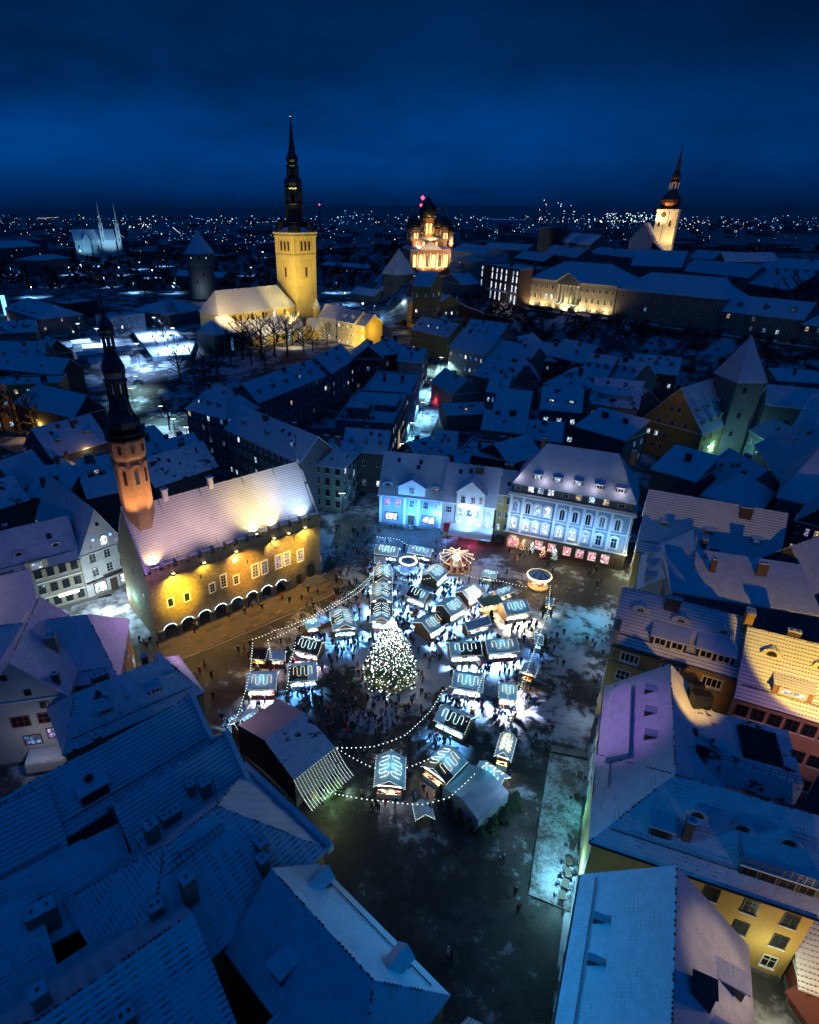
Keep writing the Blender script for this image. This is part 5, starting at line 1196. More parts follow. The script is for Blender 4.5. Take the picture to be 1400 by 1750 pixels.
house('town_house', 'grey house with six blue-lit windows and two lit sloping dormers', (924, 698), (993, 704), 17, 13, 18.5, 'gable', 0, 'wall_slate', 'snow', 'f3x2', 0, [('f', 2, 2.4, 1.3, 'shed', .30, ('lit_cold', 'lit_cold'))], pick=lambda s, i, j: 'lit_cold' if s == 'f' else None, fm='trim_white', wh=2.0, ws=1.7)
house('town_house', 'rosy low house with one warm window, roof joined along the lane', (824, 732), (896, 740), 11, 10.5, 15, 'gable', 0, 'wall_pink', 'snow', 'f5x2', 2, lit=.12)
house('town_house', 'pale grand house with long dark roof dormer and arched window', (1008, 688), (1090, 698), 17, 14, 21, 'gable', 1, 'wall_cream', 'snow_patchy', 'f5x2:grid', 2, [('f', 1, 11, 1.7, 'shed', .22)], wh=2.2)
house('town_house', 'low snowy wing with two roof hatches below the pale grand house', (984, 728), (1068, 752), 13, 10.5, 14, 'shed', 0, 'wall_slate', 'snow', 'r3x2', 2)
house('town_house', 'blue-lit little house with two windows behind the restaurant', (742, 765), (778, 768), 9, 8.5, 12.5, 'gable', 0, 'wall_blue', 'snow', 'f2x2', 0)
house('town_house', 'low snow roof house with arched dormer behind the grand block', (888, 748), (960, 754), 10, 8.5, 13, 'gable', 0, 'wall_slate', 'snow', 'f4x1', 1, [('f', 1, 2, 1.1, 'eye', .35)], lit=.3)
house('courtyard_house', 'dark flat-roofed yard building behind the square', (782, 778), (866, 792), 14, 9.5, 10, 'flat', 0, 'wall_dark', 'snow_patchy', '', 2)
house('courtyard_house', 'small snowy shed roof beside dark yard building', (745, 800), (790, 808), 8, 8.5, 11.5, 'shed', 0, 'wall_dark', 'snow_patchy', '', 1)
house('street_house', 'snowy hip roof by the near end of the bright street', (716, 786), (752, 776), 10, 7.5, 11.5, 'gable', 0, 'wall_slate', 'snow', '', 1, [('f', 2, .9, .8, 'shed', .3)])
house('courtyard_house', 'lean snow roof between the grand block and the low yard', (870, 792), (925, 775), 12, 9.5, 13.5, 'gable', 0, 'wall_dark', 'snow', '', 2)

# yellow gable, square roofed tower and lanes on the right
yg = house('gabled_house', 'tall ochre gable house with small paired windows and dormered red roof', (1099, 714), (1201, 741), 26, 11.5, 23.5, 'gablex', 0, 'wall_yellow', 'roof_redbare', '', 0, [('r', 5, 1.7, 1.5, 'gable', .14), ('r', 4, 1.6, 1.4, 'gable', .42)], .3)
Wy = DIM[yg.name][0]
for z, n, f0, f1 in ((3.2, 3, .12, .40), (7.0, 3, .14, .42), (11.5, 3, .28, .72), (16.0, 2, .44, .56)):
    for i in range(n): window(yg, (Wy * (f0 + (f1 - f0) * i / (n - 1)), 0, z), 0, 1.2, 1.7, 'cross', 'trim_white', 'lit_cold' if (z == 7.0 and i < 2) else None, False)
for i in range(6):
    for z in (2.2, 5.4, 8.4): swin(yg, (Wy, 2.5 + i * 4, z), math.pi / 2, 1.1, 1.7, 'trim_white')
q = yg.location; lamp((q.x - 6, q.y - 26, 24), 900, (1, .62, .3), .6, 70, (q.x + 4, q.y - 2, 12), .9)
MB().box(0, Wy, -.14, 0, 6.0, 6.3).build('string_course', ['wall_beige'], yg)
bl = thing('gate_tower', 'plain plastered square tower with big snowy pyramid roof', 'tower', (114.9, 193.9, 0), math.radians(-82))
gt = [at(1225, 635, 26), at(1262, 650, 26), at(1308, 650, 26)]; e1, e2 = gt[0] - gt[1], gt[2] - gt[1]
bl.location = (gt[1].x, gt[1].y, 0); bl.rotation_euler.z = 0
fp = [(0, 0), (e2.x, e2.y), (e1.x + e2.x, e1.y + e2.y), (e1.x, e1.y)]
MB().prism(fp, -2, 26).build('wall', ['wall_grey'], bl)
c_ = (sum(p[0] for p in fp) / 4, sum(p[1] for p in fp) / 4)
MB().slab([(c_[0] + (p[0] - c_[0]) * 1.12, c_[1] + (p[1] - c_[1]) * 1.12, 25.6) for p in fp] + [(c_[0], c_[1], 38.5)], [(0, 1, 4), (1, 2, 4), (2, 3, 4), (3, 0, 4)], .3).build('roof', ['roof_grey'], bl)
ra = math.atan2(e2.y, e2.x)
for f, z in ((.35, 22), (.4, 14), (.3, 8)): swin(bl, (e2.x * f, e2.y * f, z), ra, 1.1, 1.7, 'trim_dark')
p_ = at(1262, 745, 3); lamp((p_.x, p_.y - 2, 5), 1300, (.25, .85, .9), .2); p_ = at(1290, 805, 1); lamp((p_.x - 1, p_.y, 5), 1800, (.3, .9, .95), .2); p_ = at(1215, 790, 1); lamp((p_.x + 1, p_.y + 2, 5), 800, (.3, .9, .9), .2)
house('lane_house', 'pale narrow lane front with cyan-lit windows under a vast snow roof', (1292, 760), (1352, 838), 22, 12, 21, 'gable', 0, 'wall_white', 'snow', 'f7x3', 1, [('f', 2, 1.3, 1.1, 'shed', .5)], lit=.05)
house('lane_house', 'small white gabled front at the lamp-lit lane corner', (1283, 735), (1312, 752), 12, 11, 15, 'gable', 0, 'wall_teal', 'snow', 'f3x2', 1)
house('lane_house', 'snow roof low house beside the ochre gable lane', (1203, 800), (1262, 838), 12, 9.5, 15, 'gable', 0, 'wall_teal', 'snow_patchy', 'l2x2', 1)
house('lane_house', 'snowy hip roof with bare slates behind the tiled roof', (1200, 845), (1300, 872), 14, 10, 15, 'hip', 0, 'wall_slate', 'roof_dark', '', 1)
house('lane_house', 'flat snow roof house left of the hip roof', (1115, 800), (1188, 822), 12, 11, 14.5, 'shed', 0, 'wall_slate', 'snow', '', 1)
house('lane_house', 'broad pyramid roof with tile pattern at the right edge', (1330, 850), (1420, 870), 22, 13, 24, 'pyr', 0, 'wall_grey', 'roof_grey', 'f3x2', 0)
house('lane_house', 'large snow roof rising at the far right above the lane', (1345, 748), (1440, 770), 26, 13, 24, 'gable', 0, 'wall_grey', 'snow', '', 1)
house('red_house', 'red brick house with curly gable and violet lit windows', (1362, 888), (1425, 905), 12, 13, 17, 'gablex', 0, 'brick', 'snow', 'f4x3', 0, lit=.6, fm='trim_white', pick=lambda s, i, j: ('lit_violet', 'lit_warm', None)[(i + j) % 3])
for a, b, D, ze, zr, rf, lb in (((1310, 690), (1400, 700), 14, 14, 19, 'gable', 'dim snow roof behind the gate tower on right'), ((1330, 650), (1420, 655), 10, 18, 20, 'shed', 'low roofed wall walk at the foot of the slope'),
                                ((1130, 690), (1100, 676), 12, 13, 18, 'gable', 'small house wedged behind the ochre gable')):
    house('lane_house', lb, a, b, D, ze, zr, rf, 0, 'wall_slate', 'snow', '', 1)

# ------------------------------------------------------------------ the hill: round pavilion, lit brick house, long pale fronts
br_ = house('hill_house', 'ornate dark brick mansion with white-lit window columns on the hill edge', (823, 452), (889, 463), 22, 44.5, 47, 'flat', 27, 'brick', 'snow', '', 3, None, cat='building')
Wb = DIM[br_.name][0]
for i, f in enumerate((.05, .33, .45, .57, .69, .86, .95)):
    for z, hh in ((.8, 4.6), (6.5, 3.6), (11.3, 3.4), (15.0, 2.2)):
        if i in (0, 4) and z < 2: continue
        swin(br_, (Wb * f, -.03, z), 0, 1.5, hh, 'trim_white', 'lit_white' if HR.random() < .8 else 'lit_cold', i % 2 == 0)
MB().box(Wb * .28, Wb * .74, -1.4, 0, 5.6, 6.3).build('balcony', ['trim_white'], br_)
q = at(856, 521, 27); lamp((q.x, q.y - 4, 29), 900, (.9, .9, 1), .3)
rp = thing('round_house', 'pale round-fronted pavilion with pillars left of the brick mansion', 'building', at(803, 500, 25))
MB().lathe([(9, -4), (9, 14), (9.6, 14.2), (9.6, 15), (8, 15), (8, 18.5), (8.6, 18.8), (8.6, 19.4)], 18).build('wall', ['wall_cream'], rp); MB().lathe([(8.5, 19.4), (.2, 21)], 18).build('roof', ['snow'], rp)
for k in range(9):
    a = -2.9 + k * .33; swin(rp, (9 * math.cos(a), 9 * math.sin(a), 7), a + math.pi / 2, 1.2, 3.2, 'trim_white', None, True); swin(rp, (8 * math.cos(a), 8 * math.sin(a), 15.4), a + math.pi / 2, 1.0, 2.4, 'trim_white')
house('hill_house', 'low grey house with dark gable below the round pavilion', (752, 478), (790, 486), 12, 33, 38, 'gablex', 20, 'wall_grey', 'snow', 'f3x1', 1)
house('palace', 'white floodlit palace wing right of the orthodox cathedral', (771, 427), (826, 434), 18, 48, 52, 'gable', 27, 'wall_white', 'snow', 'f8x2', 0, cat='palace')
q = at(795, 445, 30); lamp((q.x, q.y - 14, 34), 30000, (.5, .72, 1), .5)
q = at(815, 450, 30); lamp((q.x, q.y - 10, 34), 9000, (.5, .72, 1), .5)
house('long_house', 'long plain pale front right of the government house, three storeys', (119.9, 297, 40), (150, 260.6, 40), 22, 40, 47, 'hip', 25, 'wall_beige', 'snow_clean', 'f8x3', 1, None, world=True, lit=.02)
house('long_house', 'lower pale front with three dormers above the dark slope', (150.2, 260.3, 35.5), (168.5, 238, 35.5), 16, 35.5, 41, 'gable', 24, 'wall_beige', 'snow_clean', 'f6x3', 1, [('f', 3, 1.8, 1.7, 'gable', .3)], world=True, lit=.18)
house('long_house', 'corner house with snow roof at the right end of pale fronts', (168.7, 237.7, 34), (176, 228.5, 34), 24, 34, 40, 'hip', 23, 'wall_beige', 'snow_clean', 'f3x3,r4x2', 0, [('r', 2, 1.8, 1.6, 'gable', .3), ('f', 1, 1.8, 1.6, 'gable', .3)], world=True, lit=.2)
HG = 'snow roofs on the hill'
for a, b, D, ze, zr, lb, wl in (((1166, 462), (1280, 474), 16, 40, 46, 'broad snow roof beyond the pale fronts', 'grey'), ((1080, 452), (1165, 456), 14, 47, 54, 'snow roof just under the hilltop church', 'slate'),
                            ((1165, 505), (1260, 500), 16, 38, 44, 'roof with two tall chimneys behind the dormered front', 'dark'), ((1270, 482), (1350, 495), 20, 37, 43, 'plain wide snow roof near the bare trees', 'slate'),
                            ((1288, 462), (1318, 466), 14, 41, 46, 'roof with triangular gable beside the long lit roof', 'grey'), ((1318, 466), (1420, 472), 18, 42, 49, 'long roof with whole row of attic windows at right', 'white'),
                            ((960, 412), (1010, 418), 16, 48, 55, 'rosy lit roof of hill house behind government house', 'rose'), ((930, 432), (985, 440), 14, 46, 51, 'snow roof left of rosy hill roof', 'slate'),
                            ((826, 424), (900, 428), 16, 44, 48, 'row of dim snow roofs behind brick mansion', 'slate'), ((880, 440), (930, 446), 14, 44, 48, 'dim roof between brick mansion and government house', 'dark'),
                            ((1180, 440), (1240, 444), 14, 42, 47, 'dim roof right of the hilltop church', 'slate'), ((1240, 446), (1330, 446), 14, 42, 47, 'dim long roof under far right lights', 'slate'),
                            ((1010, 432), (1080, 440), 14, 45, 49, 'dim roof between rosy roof and hilltop church', 'grey')):
    house('hill_house', lb, a, b, D, ze, zr, 'gable', 27, 'wall_' + wl, 'snow', 'f6x2' if 'attic' in lb or 'rosy lit' in lb else '', 1, [('f', 6, 2.4, 1.6, 'shed', .15)] if 'attic' in lb else None, group=HG, lit=.1)
q = at(1360, 492, 30); lamp((q.x, q.y - 6, 36), 5000, (.8, .8, 1), .4); q = at(1000, 424, 40); lamp((q.x - 12, q.y - 10, 58), 8000, (1, .6, .45), 1)
house('hill_block', 'dark windowless block standing above hill roofs', (922, 390), (948, 391), 14, 58, 58.5, 'flat', 27, 'wall_brown', 'snow', '', 0, cat='building')
# bastion wall with a snowy path down the slope, dark rubble slope
bw = thing('bastion_wall', 'long sloping retaining wall with snow-covered walk along its top', 'wall', (0, 0, 0))
pth = [at(859, 546, 16), at(905, 565, 14), at(950, 584, 12), at(1009, 604, 10)]
m_ = MB(); mc = MB()
for a, b in zip(pth, pth[1:]):
    n_ = Vector((-(b - a).y, (b - a).x, 0)).normalized() * 2.2
    m_.mesh([(a.x, a.y, -2), (b.x, b.y, -2), (b.x, b.y, b.z), (a.x, a.y, a.z), (a.x + n_.x, a.y + n_.y, a.z), (b.x + n_.x, b.y + n_.y, b.z)], [(0, 1, 2, 3)])
    mc.slab([(a.x, a.y, a.z + .25), (b.x, b.y, b.z + .25), (b.x + n_.x, b.y + n_.y, b.z + .25), (a.x + n_.x, a.y + n_.y, a.z + .25)], [(0, 1, 2, 3)], .25)
m_.build('wall', ['grey_stone'], bw); mc.build('walk', ['snow_clean'], bw)
rw = thing('rampart_wall', 'long dark rampart wall below the pale hill fronts', 'wall', (0, 0, 0))
pt = [(84, 331), (117, 291.5), (150, 254), (176, 222), (205, 196), (300, 146)]; m_ = MB(); mc = MB()
for (x0, y0), (x1, y1) in zip(pt, pt[1:]):
    z0, z1 = 26.5, 26.5
    if x0 > 150: z0, z1 = 25, 25
    m_.mesh([(x0, y0, 8), (x1, y1, 8), (x1, y1, z1), (x0, y0, z0)], [(0, 1, 2, 3)]); mc.slab([(x0 - .2, y0 - .2, z0 + .3), (x1 - .2, y1 - .2, z1 + .3), (x1 + 1, y1 + 1, z1 + .3), (x0 + 1, y0 + 1, z0 + .3)], [(0, 1, 2, 3)], .3)
m_.build('wall', ['grey_stone'], rw); mc.build('coping', ['snow'], rw)
# ------------------------------------------------------------------ left of the town hall
lb_ = house('corner_block', 'cream three-storey block with arched cornice and two rows of windows, left edge', (-62, 1003), (134, 951), 12, 10.6, 17, 'gable', 0, 'wall_cornbeige', 'snow', 'f9x3', 1, [('f', 3, 1.6, 1.0, 'eye', .35)], cat='building', fm='trim_dark', ws=1.35, wh=1.9, lit=0)
WL = DIM[lb_.name][0]
MB().box(WL * .52, WL * .72, -.4, .3, 10.3, 12.2).box(WL * .30, WL * .42, -.3, .3, 10.3, 11.2).build('attic_bay', ['wall_cornbeige'], lb_)
window(lb_, (WL * .62, -.4, 10.5), 0, 2.0, 1.4, 'grid', 'trim_white', 'lit_cold', False)
MB().box(WL * .74, WL * .93, -.35, -.2, 3.0, 3.5).build('sign', ['glow_white'], lb_)
MB().box(WL * .0, WL, -.2, 0, 6.9, 7.2).box(0, WL, -.2, 0, 3.4, 3.7).build('string_course', ['trim_white'], lb_)
lg = house('gable_house', 'white gabled shop house with bright shop windows and two small blue lights', (135, 951), (212, 924), 24, 10.6, 19.5, 'gablex', 0, 'wall_white', 'snow', '', 0, None, .35, cat='house')
Wg = DIM[lg.name][0]
for z, fs in ((5.0, (.26, .58, .88)), (8.3, (.26, .58, .88))):
    for f in fs: window(lg, (Wg * f, 0, z), 0, 1.4, 2.0, 'grid3', 'trim_white', 'lit_dim' if f == .88 and z > 8 else None)
for f, z, l in ((.28, 11.2, 'lit_violet'), (.85, 11.2, 'lit_violet'), (.50, 15.7, None)): window(lg, (Wg * f, 0, z), 0, .8, .9, 'plain', 'trim_white', l, False)
swin(lg, (Wg * .57, -.02, 11.2), 0, 1.7, 2.3, 'trim_white', 'lit_white', True)
window(lg, (Wg * .30, 0, .9), 0, 2.7, 2.6, 'plain', 'trim_dark', 'lit_white', False); window(lg, (Wg * .87, 0, .9), 0, 2.4, 2.6, 'plain', 'trim_dark', 'lit_white', False)
MB().box(Wg * .52, Wg * .68, -.1, .02, .2, 3.2).build('door', ['wood_dark'], lg)
MB().box(.2, Wg, -.5, 0, 3.9, 4.2).build('shop_cornice', ['trim_brown'], lg); MB().box(Wg * .4, Wg * .85, -.22, -.05, 4.25, 4.65).build('sign', ['trim_dark'], lg)
bl_ = MB().bulb((Wg * .34, -.3, 13.2), .3).bulb((Wg * .72, -.3, 13.2), .3).build('blue_lamp', ['bulb_blue'], lg, False)
q = at(172, 1035); lamp((q.x + 1, q.y - 3.5, 3.4), 1900, (.75, .92, 1), .25); lamp((q.x + 5, q.y - .5, 3.2), 900, (.8, .95, 1), .2)
q = at(160, 985); lamp((q.x + 1, q.y - 9, 9), 1500, (.85, .92, .95), .4)
q = at(105, 1055); lamp((q.x, q.y - 2, 4), 320, (.6, .9, 1), .2); q = at(225, 1060); lamp((q.x, q.y, 5), 700, (.3, .85, 1), .3)
LG = 'roofs left of the town hall'
for a, b, D, ze, zr, rf, wl, rm, ws_, lb in (
    ((43, 849), (112, 849), 12, 9.5, 12.5, 'shed', 'brown', 'snow', 'f3x2', 'dark-walled yard house with one bright tall window'),
    ((-40, 880), (48, 852), 14, 10, 14, 'gable', 'dark', 'snow_patchy', '', 'low snowy shed roofs at the left edge'),
    ((88, 781), (184, 753), 15, 12, 18.5, 'gable', 'slate', 'snow_clean', 'f7x2', 'long plain roof with three hatches behind the spire'),
    ((32, 835), (88, 812), 12, 9.5, 15.5, 'gable', 'grey', 'roof_grey', '', 'tile-striped roof left of the long plain roof'),
    ((-30, 800), (34, 778), 14, 10, 15, 'gablex', 'yellow', 'snow', 'f2x2', 'pale gable at the left edge under dark trees'),
    ((88, 822), (142, 812), 9, 9.5, 13.5, 'hip', 'grey', 'snow', '', 'small hip roof with round chimneys'),
    ((143, 828), (196, 818), 10, 9.5, 14.5, 'gable', 'yellow', 'snow', 'f3x1', 'snow roof with warm glowing dormer behind the gabled shop'),
    ((150, 850), (205, 838), 9, 9, 12, 'gable', 'dark', 'snow', '', 'low snow roof between the gabled shop and stone tower'),
    ((240, 798), (300, 770), 12, 9.5, 14.5, 'gable', 'dark', 'snow', '', 'roof with square dormer right of the stone tower'),
    ((265, 830), (370, 795), 12, 9, 14.5, 'gable', 'dark', 'snow_patchy', '', 'long low roof directly behind the town hall'),
    ((240, 770), (285, 752), 10, 9, 13, 'gable', 'dark', 'snow', '', 'small dark house close behind the spire'),
    ((285, 782), (345, 765), 9, 9.5, 13, 'gable', 'slate', 'roof_grey', '', 'slatted roof beside the lit car park'),
    ((-30, 663), (101, 657), 13, 16, 17, 'flat', 'orange', 'snow', 'f6x4', 'orange-lit apartment block with balconies, far left'),
    ((-40, 625), (104, 640), 12, 14, 19, 'gable', 'dark', 'snow', 'f6x3', 'long snowy roof above the orange apartment block'),
    ((126, 713), (180, 697), 46, 10.5, 16.5, 'gablex', 'dark', 'snow', '', 'long roof with ragged chimneys running towards the rink'),
    ((-60, 610), (70, 612), 12, 13, 19, 'gable', 'slate', 'snow', 'f6x2', 'snowy ridge roof at the left edge'),
    ((33, 615), (78, 612), 12, 14, 20, 'gable', 'red', 'snow_red', 'f4x1', 'red-walled house with white dormer'),
    ((78, 606), (124, 600), 14, 11, 17, 'gablex', 'brown', 'snow_red', '', 'red-brown gable beside the white market'),
    ((-60, 572), (60, 566), 14, 13, 18, 'gable', 'slate', 'snow_patchy', '', 'roof full of small dormers at the left edge')):
    dm_ = [('f', 5, 1.6, 1.3, 'shed', .35)] if 'dormers' in lb else ([('f', 1, 2.0, 1.4, 'shed', .3, ('lit_warm',))] if 'glowing' in lb else ([('f', 2, 1.6, 1.2, 'shed', .35)] if ('dormer' in lb or 'hatches' in lb) else None))
    house('town_house', lb, a, b, D, ze, zr, rf, None, 'wall_' + wl, rm, ws_, 2, dm_, lit=.22 if wl in ('orange', 'brown') else .06, group=LG, cat='building' if rf == 'flat' else 'house')
q = at(92, 735, 0); lamp((q.x - 1, q.y - 7, 4.5), 2200, (1, .55, .08), .2); lamp((q.x + 6, q.y - 5, 4.5), 900, (1, .6, .2), .2)
q = at(150, 835, 0); lamp((q.x + 2, q.y + 1, 11.5), 160, (1, .62, .2), .2); q = at(142, 815, 8); lamp((q.x, q.y, 11), 240, (1, .6, .15), .2)
mu = house('theatre_block', 'dark mansard block with floodlit pale lower walls, far left', (8, 526), (66, 545), 26, 14, 20, 'hip', 2, 'wall_pink', 'snow_clean', 'f5x3,r5x3', 1, [('f', 3, 2, 1.6, 'gable', .1)], hip=.6, cat='building')
q = at(40, 560, 2); lamp((q.x - 2, q.y - 5, 6), 4500, (.85, .8, 1), .3); lamp((q.x - 14, q.y + 6, 6), 3000, (.85, .8, 1), .3)
for a, b, D, ze, zr, rf, wl, ws_, lb in (
    ((114, 521), (168, 514), 20, 15, 16, 'flat', 'dark', '', 'dark flat block joined to the mansard block'),
    ((226, 530), (288, 538), 34, 13, 19, 'hip', 'slate', '', 'wide snow-roofed hall with raised hip roof beyond the rink'),
    ((188, 545), (247, 537), 16, 15, 16, 'flat', 'blue', 'f5x3', 'pale flat-topped building with attic windows behind the rink'),
    ((355, 520), (380, 540), 16, 14, 21, 'hip', 'grey', '', 'snow roof left of the floodlit church nave'),
    ((300, 470), (380, 474), 14, 14, 18, 'gable', 'slate', '', 'low roof beyond the round tower'),
    ((-20, 425), (70, 420), 30, 24, 32, 'hip', 'slate', 'f9x3', 'great dim hall with broad hip roof at far left'),
    ((60, 445), (120, 440), 30, 20, 24, 'hip', 'slate', '', 'dim long roof below the distant twin-spired church'),
    ((550, 452), (650, 460), 14, 15, 18, 'gable', 'slate', 'f10x1', 'long low roof with a row of cold windows right of church'),
    ((600, 500), (640, 506), 12, 13, 17, 'gable', 'grey', '', 'small roof beside cold-lit fir trees'),
    ((640, 480), (662, 486), 12, 17, 22, 'gable', 'red', 'f3x2', 'red-walled house left of the square wall tower')):
    house('town_house', lb, a, b, D, ze, zr, rf, None, 'wall_' + wl, 'snow_clean', ws_, 1, None, lit=.5 if 'cold' in lb else .15, group='far roofs', cat='building')

# ------------------------------------------------------------------ right-hand row above the square
RG = 'right-hand row along the square'
t0 = house('row_house', 'broad tiled roof with dark slate strip above the alley, right-hand row', (1089, 940), (1325, 990), 17, 13, 22.5, 'gable', 0, 'wall_yellow', 'roof_dots', 'l3x3', 2, [('f', 3, 1.6, 1.0, 'shed', .45)], .3, group=RG)
t1 = house('row_house', 'cross-gabled roof with bright slope of three dormers facing the square', (1099, 945), (1089, 1006), 15, 12.5, 19.5, 'gable', 0, 'wall_white', 'snow_clean', 'f5x3', 2, [('f', 3, 1.8, 1.3, 'shed', .12)], .3, group=RG)
for x, y, a in ((4, 11, .2), (7, 12, 0), (9.5, 11.5, .1), (7, 10, .3)): MB().box(-.5, .5, -.8, .8, -.2, .9).build('skylight', ['trim_dark'], t1).location = (x, y, 17.2)
t2 = house('row_house', 'ochre row house with arched dormers, tiled roof half lit warm yellow', (1047, 1096), (1262, 1158), 12.6, 15, 20.8, 'gable', 0, 'wall_orange', 'roof_dots', 'l3x3', 1, [('f', 3, 2.1, 1.25, 'eye', .62)], .45, group=RG)
W3 = DIM[t2.name][0]
for i in range(3):
    window(t2, (W3 * (.17 + .33 * i), 0, 12.1), 0, 2.6, 1.7, 'wide', 'trim_white', None); window(t2, (W3 * (.15 + .33 * i), 0, 8.6), 0, 2.0, 1.9, 'grid', 'trim_white', None); window(t2, (W3 * (.15 + .33 * i), 0, 5.2), 0, 2.0, 1.9, 'grid', 'trim_white', None)
for i in range(2): 
    d_ = MB().mesh([(-2.3, 0, -.3), (2.3, 0, -.3), (2.3, 0, 1.7), (-2.3, 0, 1.7), (2.3, 2.4, 1.8), (-2.3, 2.4, 1.8)], [(0, 1, 2, 3), (1, 4, 2), (0, 3, 5)]).slab([(-2.5, -.3, 1.65), (2.5, -.3, 1.65), (2.5, 3.0, 2.5), (-2.5, 3.0, 2.5)], [(0, 1, 2, 3)], .2, 1).build('dormer', ['panel_brown', 'snow_clean'], t2)
    d_.location = (W3 * (.44 + .36 * i), .9, 15.9)
    for x in (-1.1, 1.1): swin(d_, (x, -.03, .15), 0, 1.7, 1.35, 'trim_white')
MB().box(0, W3, -.18, 0, 11.4, 11.7).build('string_course', ['wall_beige'], t2)
MB().tube([(.2, -.62, 15.0), (W3, -.62, 15.0)], .14, 6).build('gutter', ['trim_brown'], t2)
MB().box(-.05, .5, -.4, 4.5, 12.5, 17.2).box(-.15, .6, -.5, 4.6, 17.2, 17.5).build('fire_wall', ['wall_beige'], t2)
t3 = house('row_house', 'pink row house with red dormer of lit windows under warm-lit tiles', (1262, 1188), (1440, 1240), 13, 14, 20.8, 'gable', 0, 'wall_pink', 'roof_dots', 'f6x3:cross', 1, [('f', 1, 4.4, 1.6, 'shed', .16, ('lit_white',)), ('f', 2, 2.0, 1.2, 'eye', .66)], .4, group=RG, fm='trim_dark', ws=1.5, wh=1.9, lit=.04)
place('chimney', chimney_data(1.0, 1.6, 2.2, 'wall_orange', 2), t2, (W3 - .2, 5.4, 20.2))
fl = at(1265, 1030, 20)
house('row_house', 'flat snowy roof behind the warm-lit ridge, right-hand row', (1150, 1008), (1400, 1050), 12, 18, 19.5, 'shed', 0, 'wall_slate', 'snow', '', 2, None, group=RG)
house('row_house', 'steep snow roof with lit gable windows behind the right-hand row', (1285, 960), (1390, 1010), 14, 15, 21, 'gablex', 0, 'wall_slate', 'snow', 'l3x2', 0, None, group=RG, lit=.3)
# warm yard lamp that lights the tiles of the ochre and pink houses from the right
L_ = at(1330, 1255, 15); lamp((L_.x + 3, L_.y - 5.0, 25), 17000, (1, .58, .04), .12, 66, tuple(at(1400, 1105, 18)), .22)
lamp((42, 51, 21), 5200, (1, .55, .12), .3, 62, (43.5, 69.5, 11), .9); lamp((60, 46, 18), 3200, (1, .50, .42), .3, 62, (57, 61, 9), .9)
r2 = house('row_house', 'hip-roofed house with roof terrace, eye dormers and yellow lamp-lit courtyard wall', (1015, 1432), (1399, 1560), 11.8, 12, 18.2, 'hipl', 0, 'wall_yellow', 'snow', '', 0, None, .45, group=RG, hip=1.15)
W4 = DIM[r2.name][0]
for f in (.46, .66, .86): dormer(r2, W4 * f, 3.5, 12.1 + 3.5 * 1.05, 1.05, 1.9, 1.05, 'eye', 'trim_white', 'snow', None, 'trim_dark')
for i, f in enumerate((.42, .58, .75, .92)):
    for j, z in enumerate((8.7, 5.2, 1.6)):
        window(r2, (W4 * f, 0, z), 0, 1.35, 1.9, 'cross', 'trim_dark' if j < 2 else 'trim_white', 'lit_white' if (j == 2 and i in (0, 1)) else None)
place('chimney', chimney_data(.8, .8, 1.9, 'brick', 1), r2, (W4 * .42, 2.0, 14.6))
dormer(r2, W4 * .30, 1.4, 12.1 + 1.4 * 1.05, 1.05, 2.2, 1.5, 'shed', 'wall_slate', 'snow', None, 'trim_dark')
MB().box(W4 * .66, W4, .8, 4.5, 12.2, 14.4).build('dormer', ['wall_slate'], r2); MB().slab([(W4 * .65, .5, 14.5), (W4, .5, 14.5), (W4, 4.9, 14.5), (W4 * .65, 4.9, 14.5)], [(0, 1, 2, 3)], .2).build('balcony_floor', ['snow_clean'], r2)
for k in range(4): window(r2, (W4 * (.70 + .08 * k), .8, 12.5), 0, 1.4, 1.6, 'shop', 'trim_dark', None, False)
rl = MB()
for k in range(13): rl.box(W4 * .65 + k * W4 * .35 / 12 - .03, W4 * .65 + k * W4 * .35 / 12 + .03, .52, .58, 14.5, 15.6)
for z in (14.8, 15.1, 15.35, 15.58): rl.box(W4 * .65, W4, .53, .57, z, z + .05)
for k in range(6): rl.box(W4 * .65 - .02, W4 * .65 + .04, .55 + k * .8, .6 + k * .8, 14.5, 15.6)
rl.box(W4 * .65 - .01, W4 * .65 + .03, .55, 4.6, 15.55, 15.6).build('railing', ['dark_metal'], r2)
MB().tube([(-.2, -.55, 11.6), (W4, -.55, 11.6)], .13, 6).build('gutter', ['dark_metal'], r2)
wg = house('row_house', 'lilac-lit wing roof with three small hatches beside the roof terrace', (35, 64.9, 12.03), (27.6, 47.65, 12.03), 13.6, 12.03, 18.25, 'gable', 0, 'wall_beige', 'snow_clean', 'f7x3', 0, None, .35, group=RG, fm='trim_white', lit=.3, world=True)
W6 = DIM[wg.name][0]
for f in (.20, .42, .64): MB().box(-.45, .45, -.5, .9, -.5, .55).slab([(-.55, -.6, .62), (.55, -.6, .62), (.55, 1.0, .72), (-.55, 1.0, .72)], [(0, 1, 2, 3)], .12, 1).build('roof_hatch', ['trim_dark', 'snow_clean'], wg).location = (W6 * f, 4.6, 16.4)
MB().slab([(W6 * .10, .4, 13.6), (W6 * .78, .4, 13.6), (W6 * .78, 2.6, 15.4), (W6 * .10, 2.6, 15.4)], [(0, 1, 2, 3)], .8).build('dormer_roof', ['snow_clean'], wg)
ac = thing('air_conditioner', 'dark rooftop air conditioning units by the ochre wall', 'air conditioner', at(1195, 1195, 16.5))
MB().box(-1, .2, -.6, .6, -1.5, 1.1).box(.3, 1.5, -.5, .7, -1.5, .8).box(-.6, .9, .8, 1.7, -1.5, 1.4).build('casing', ['dark_metal'], ac)
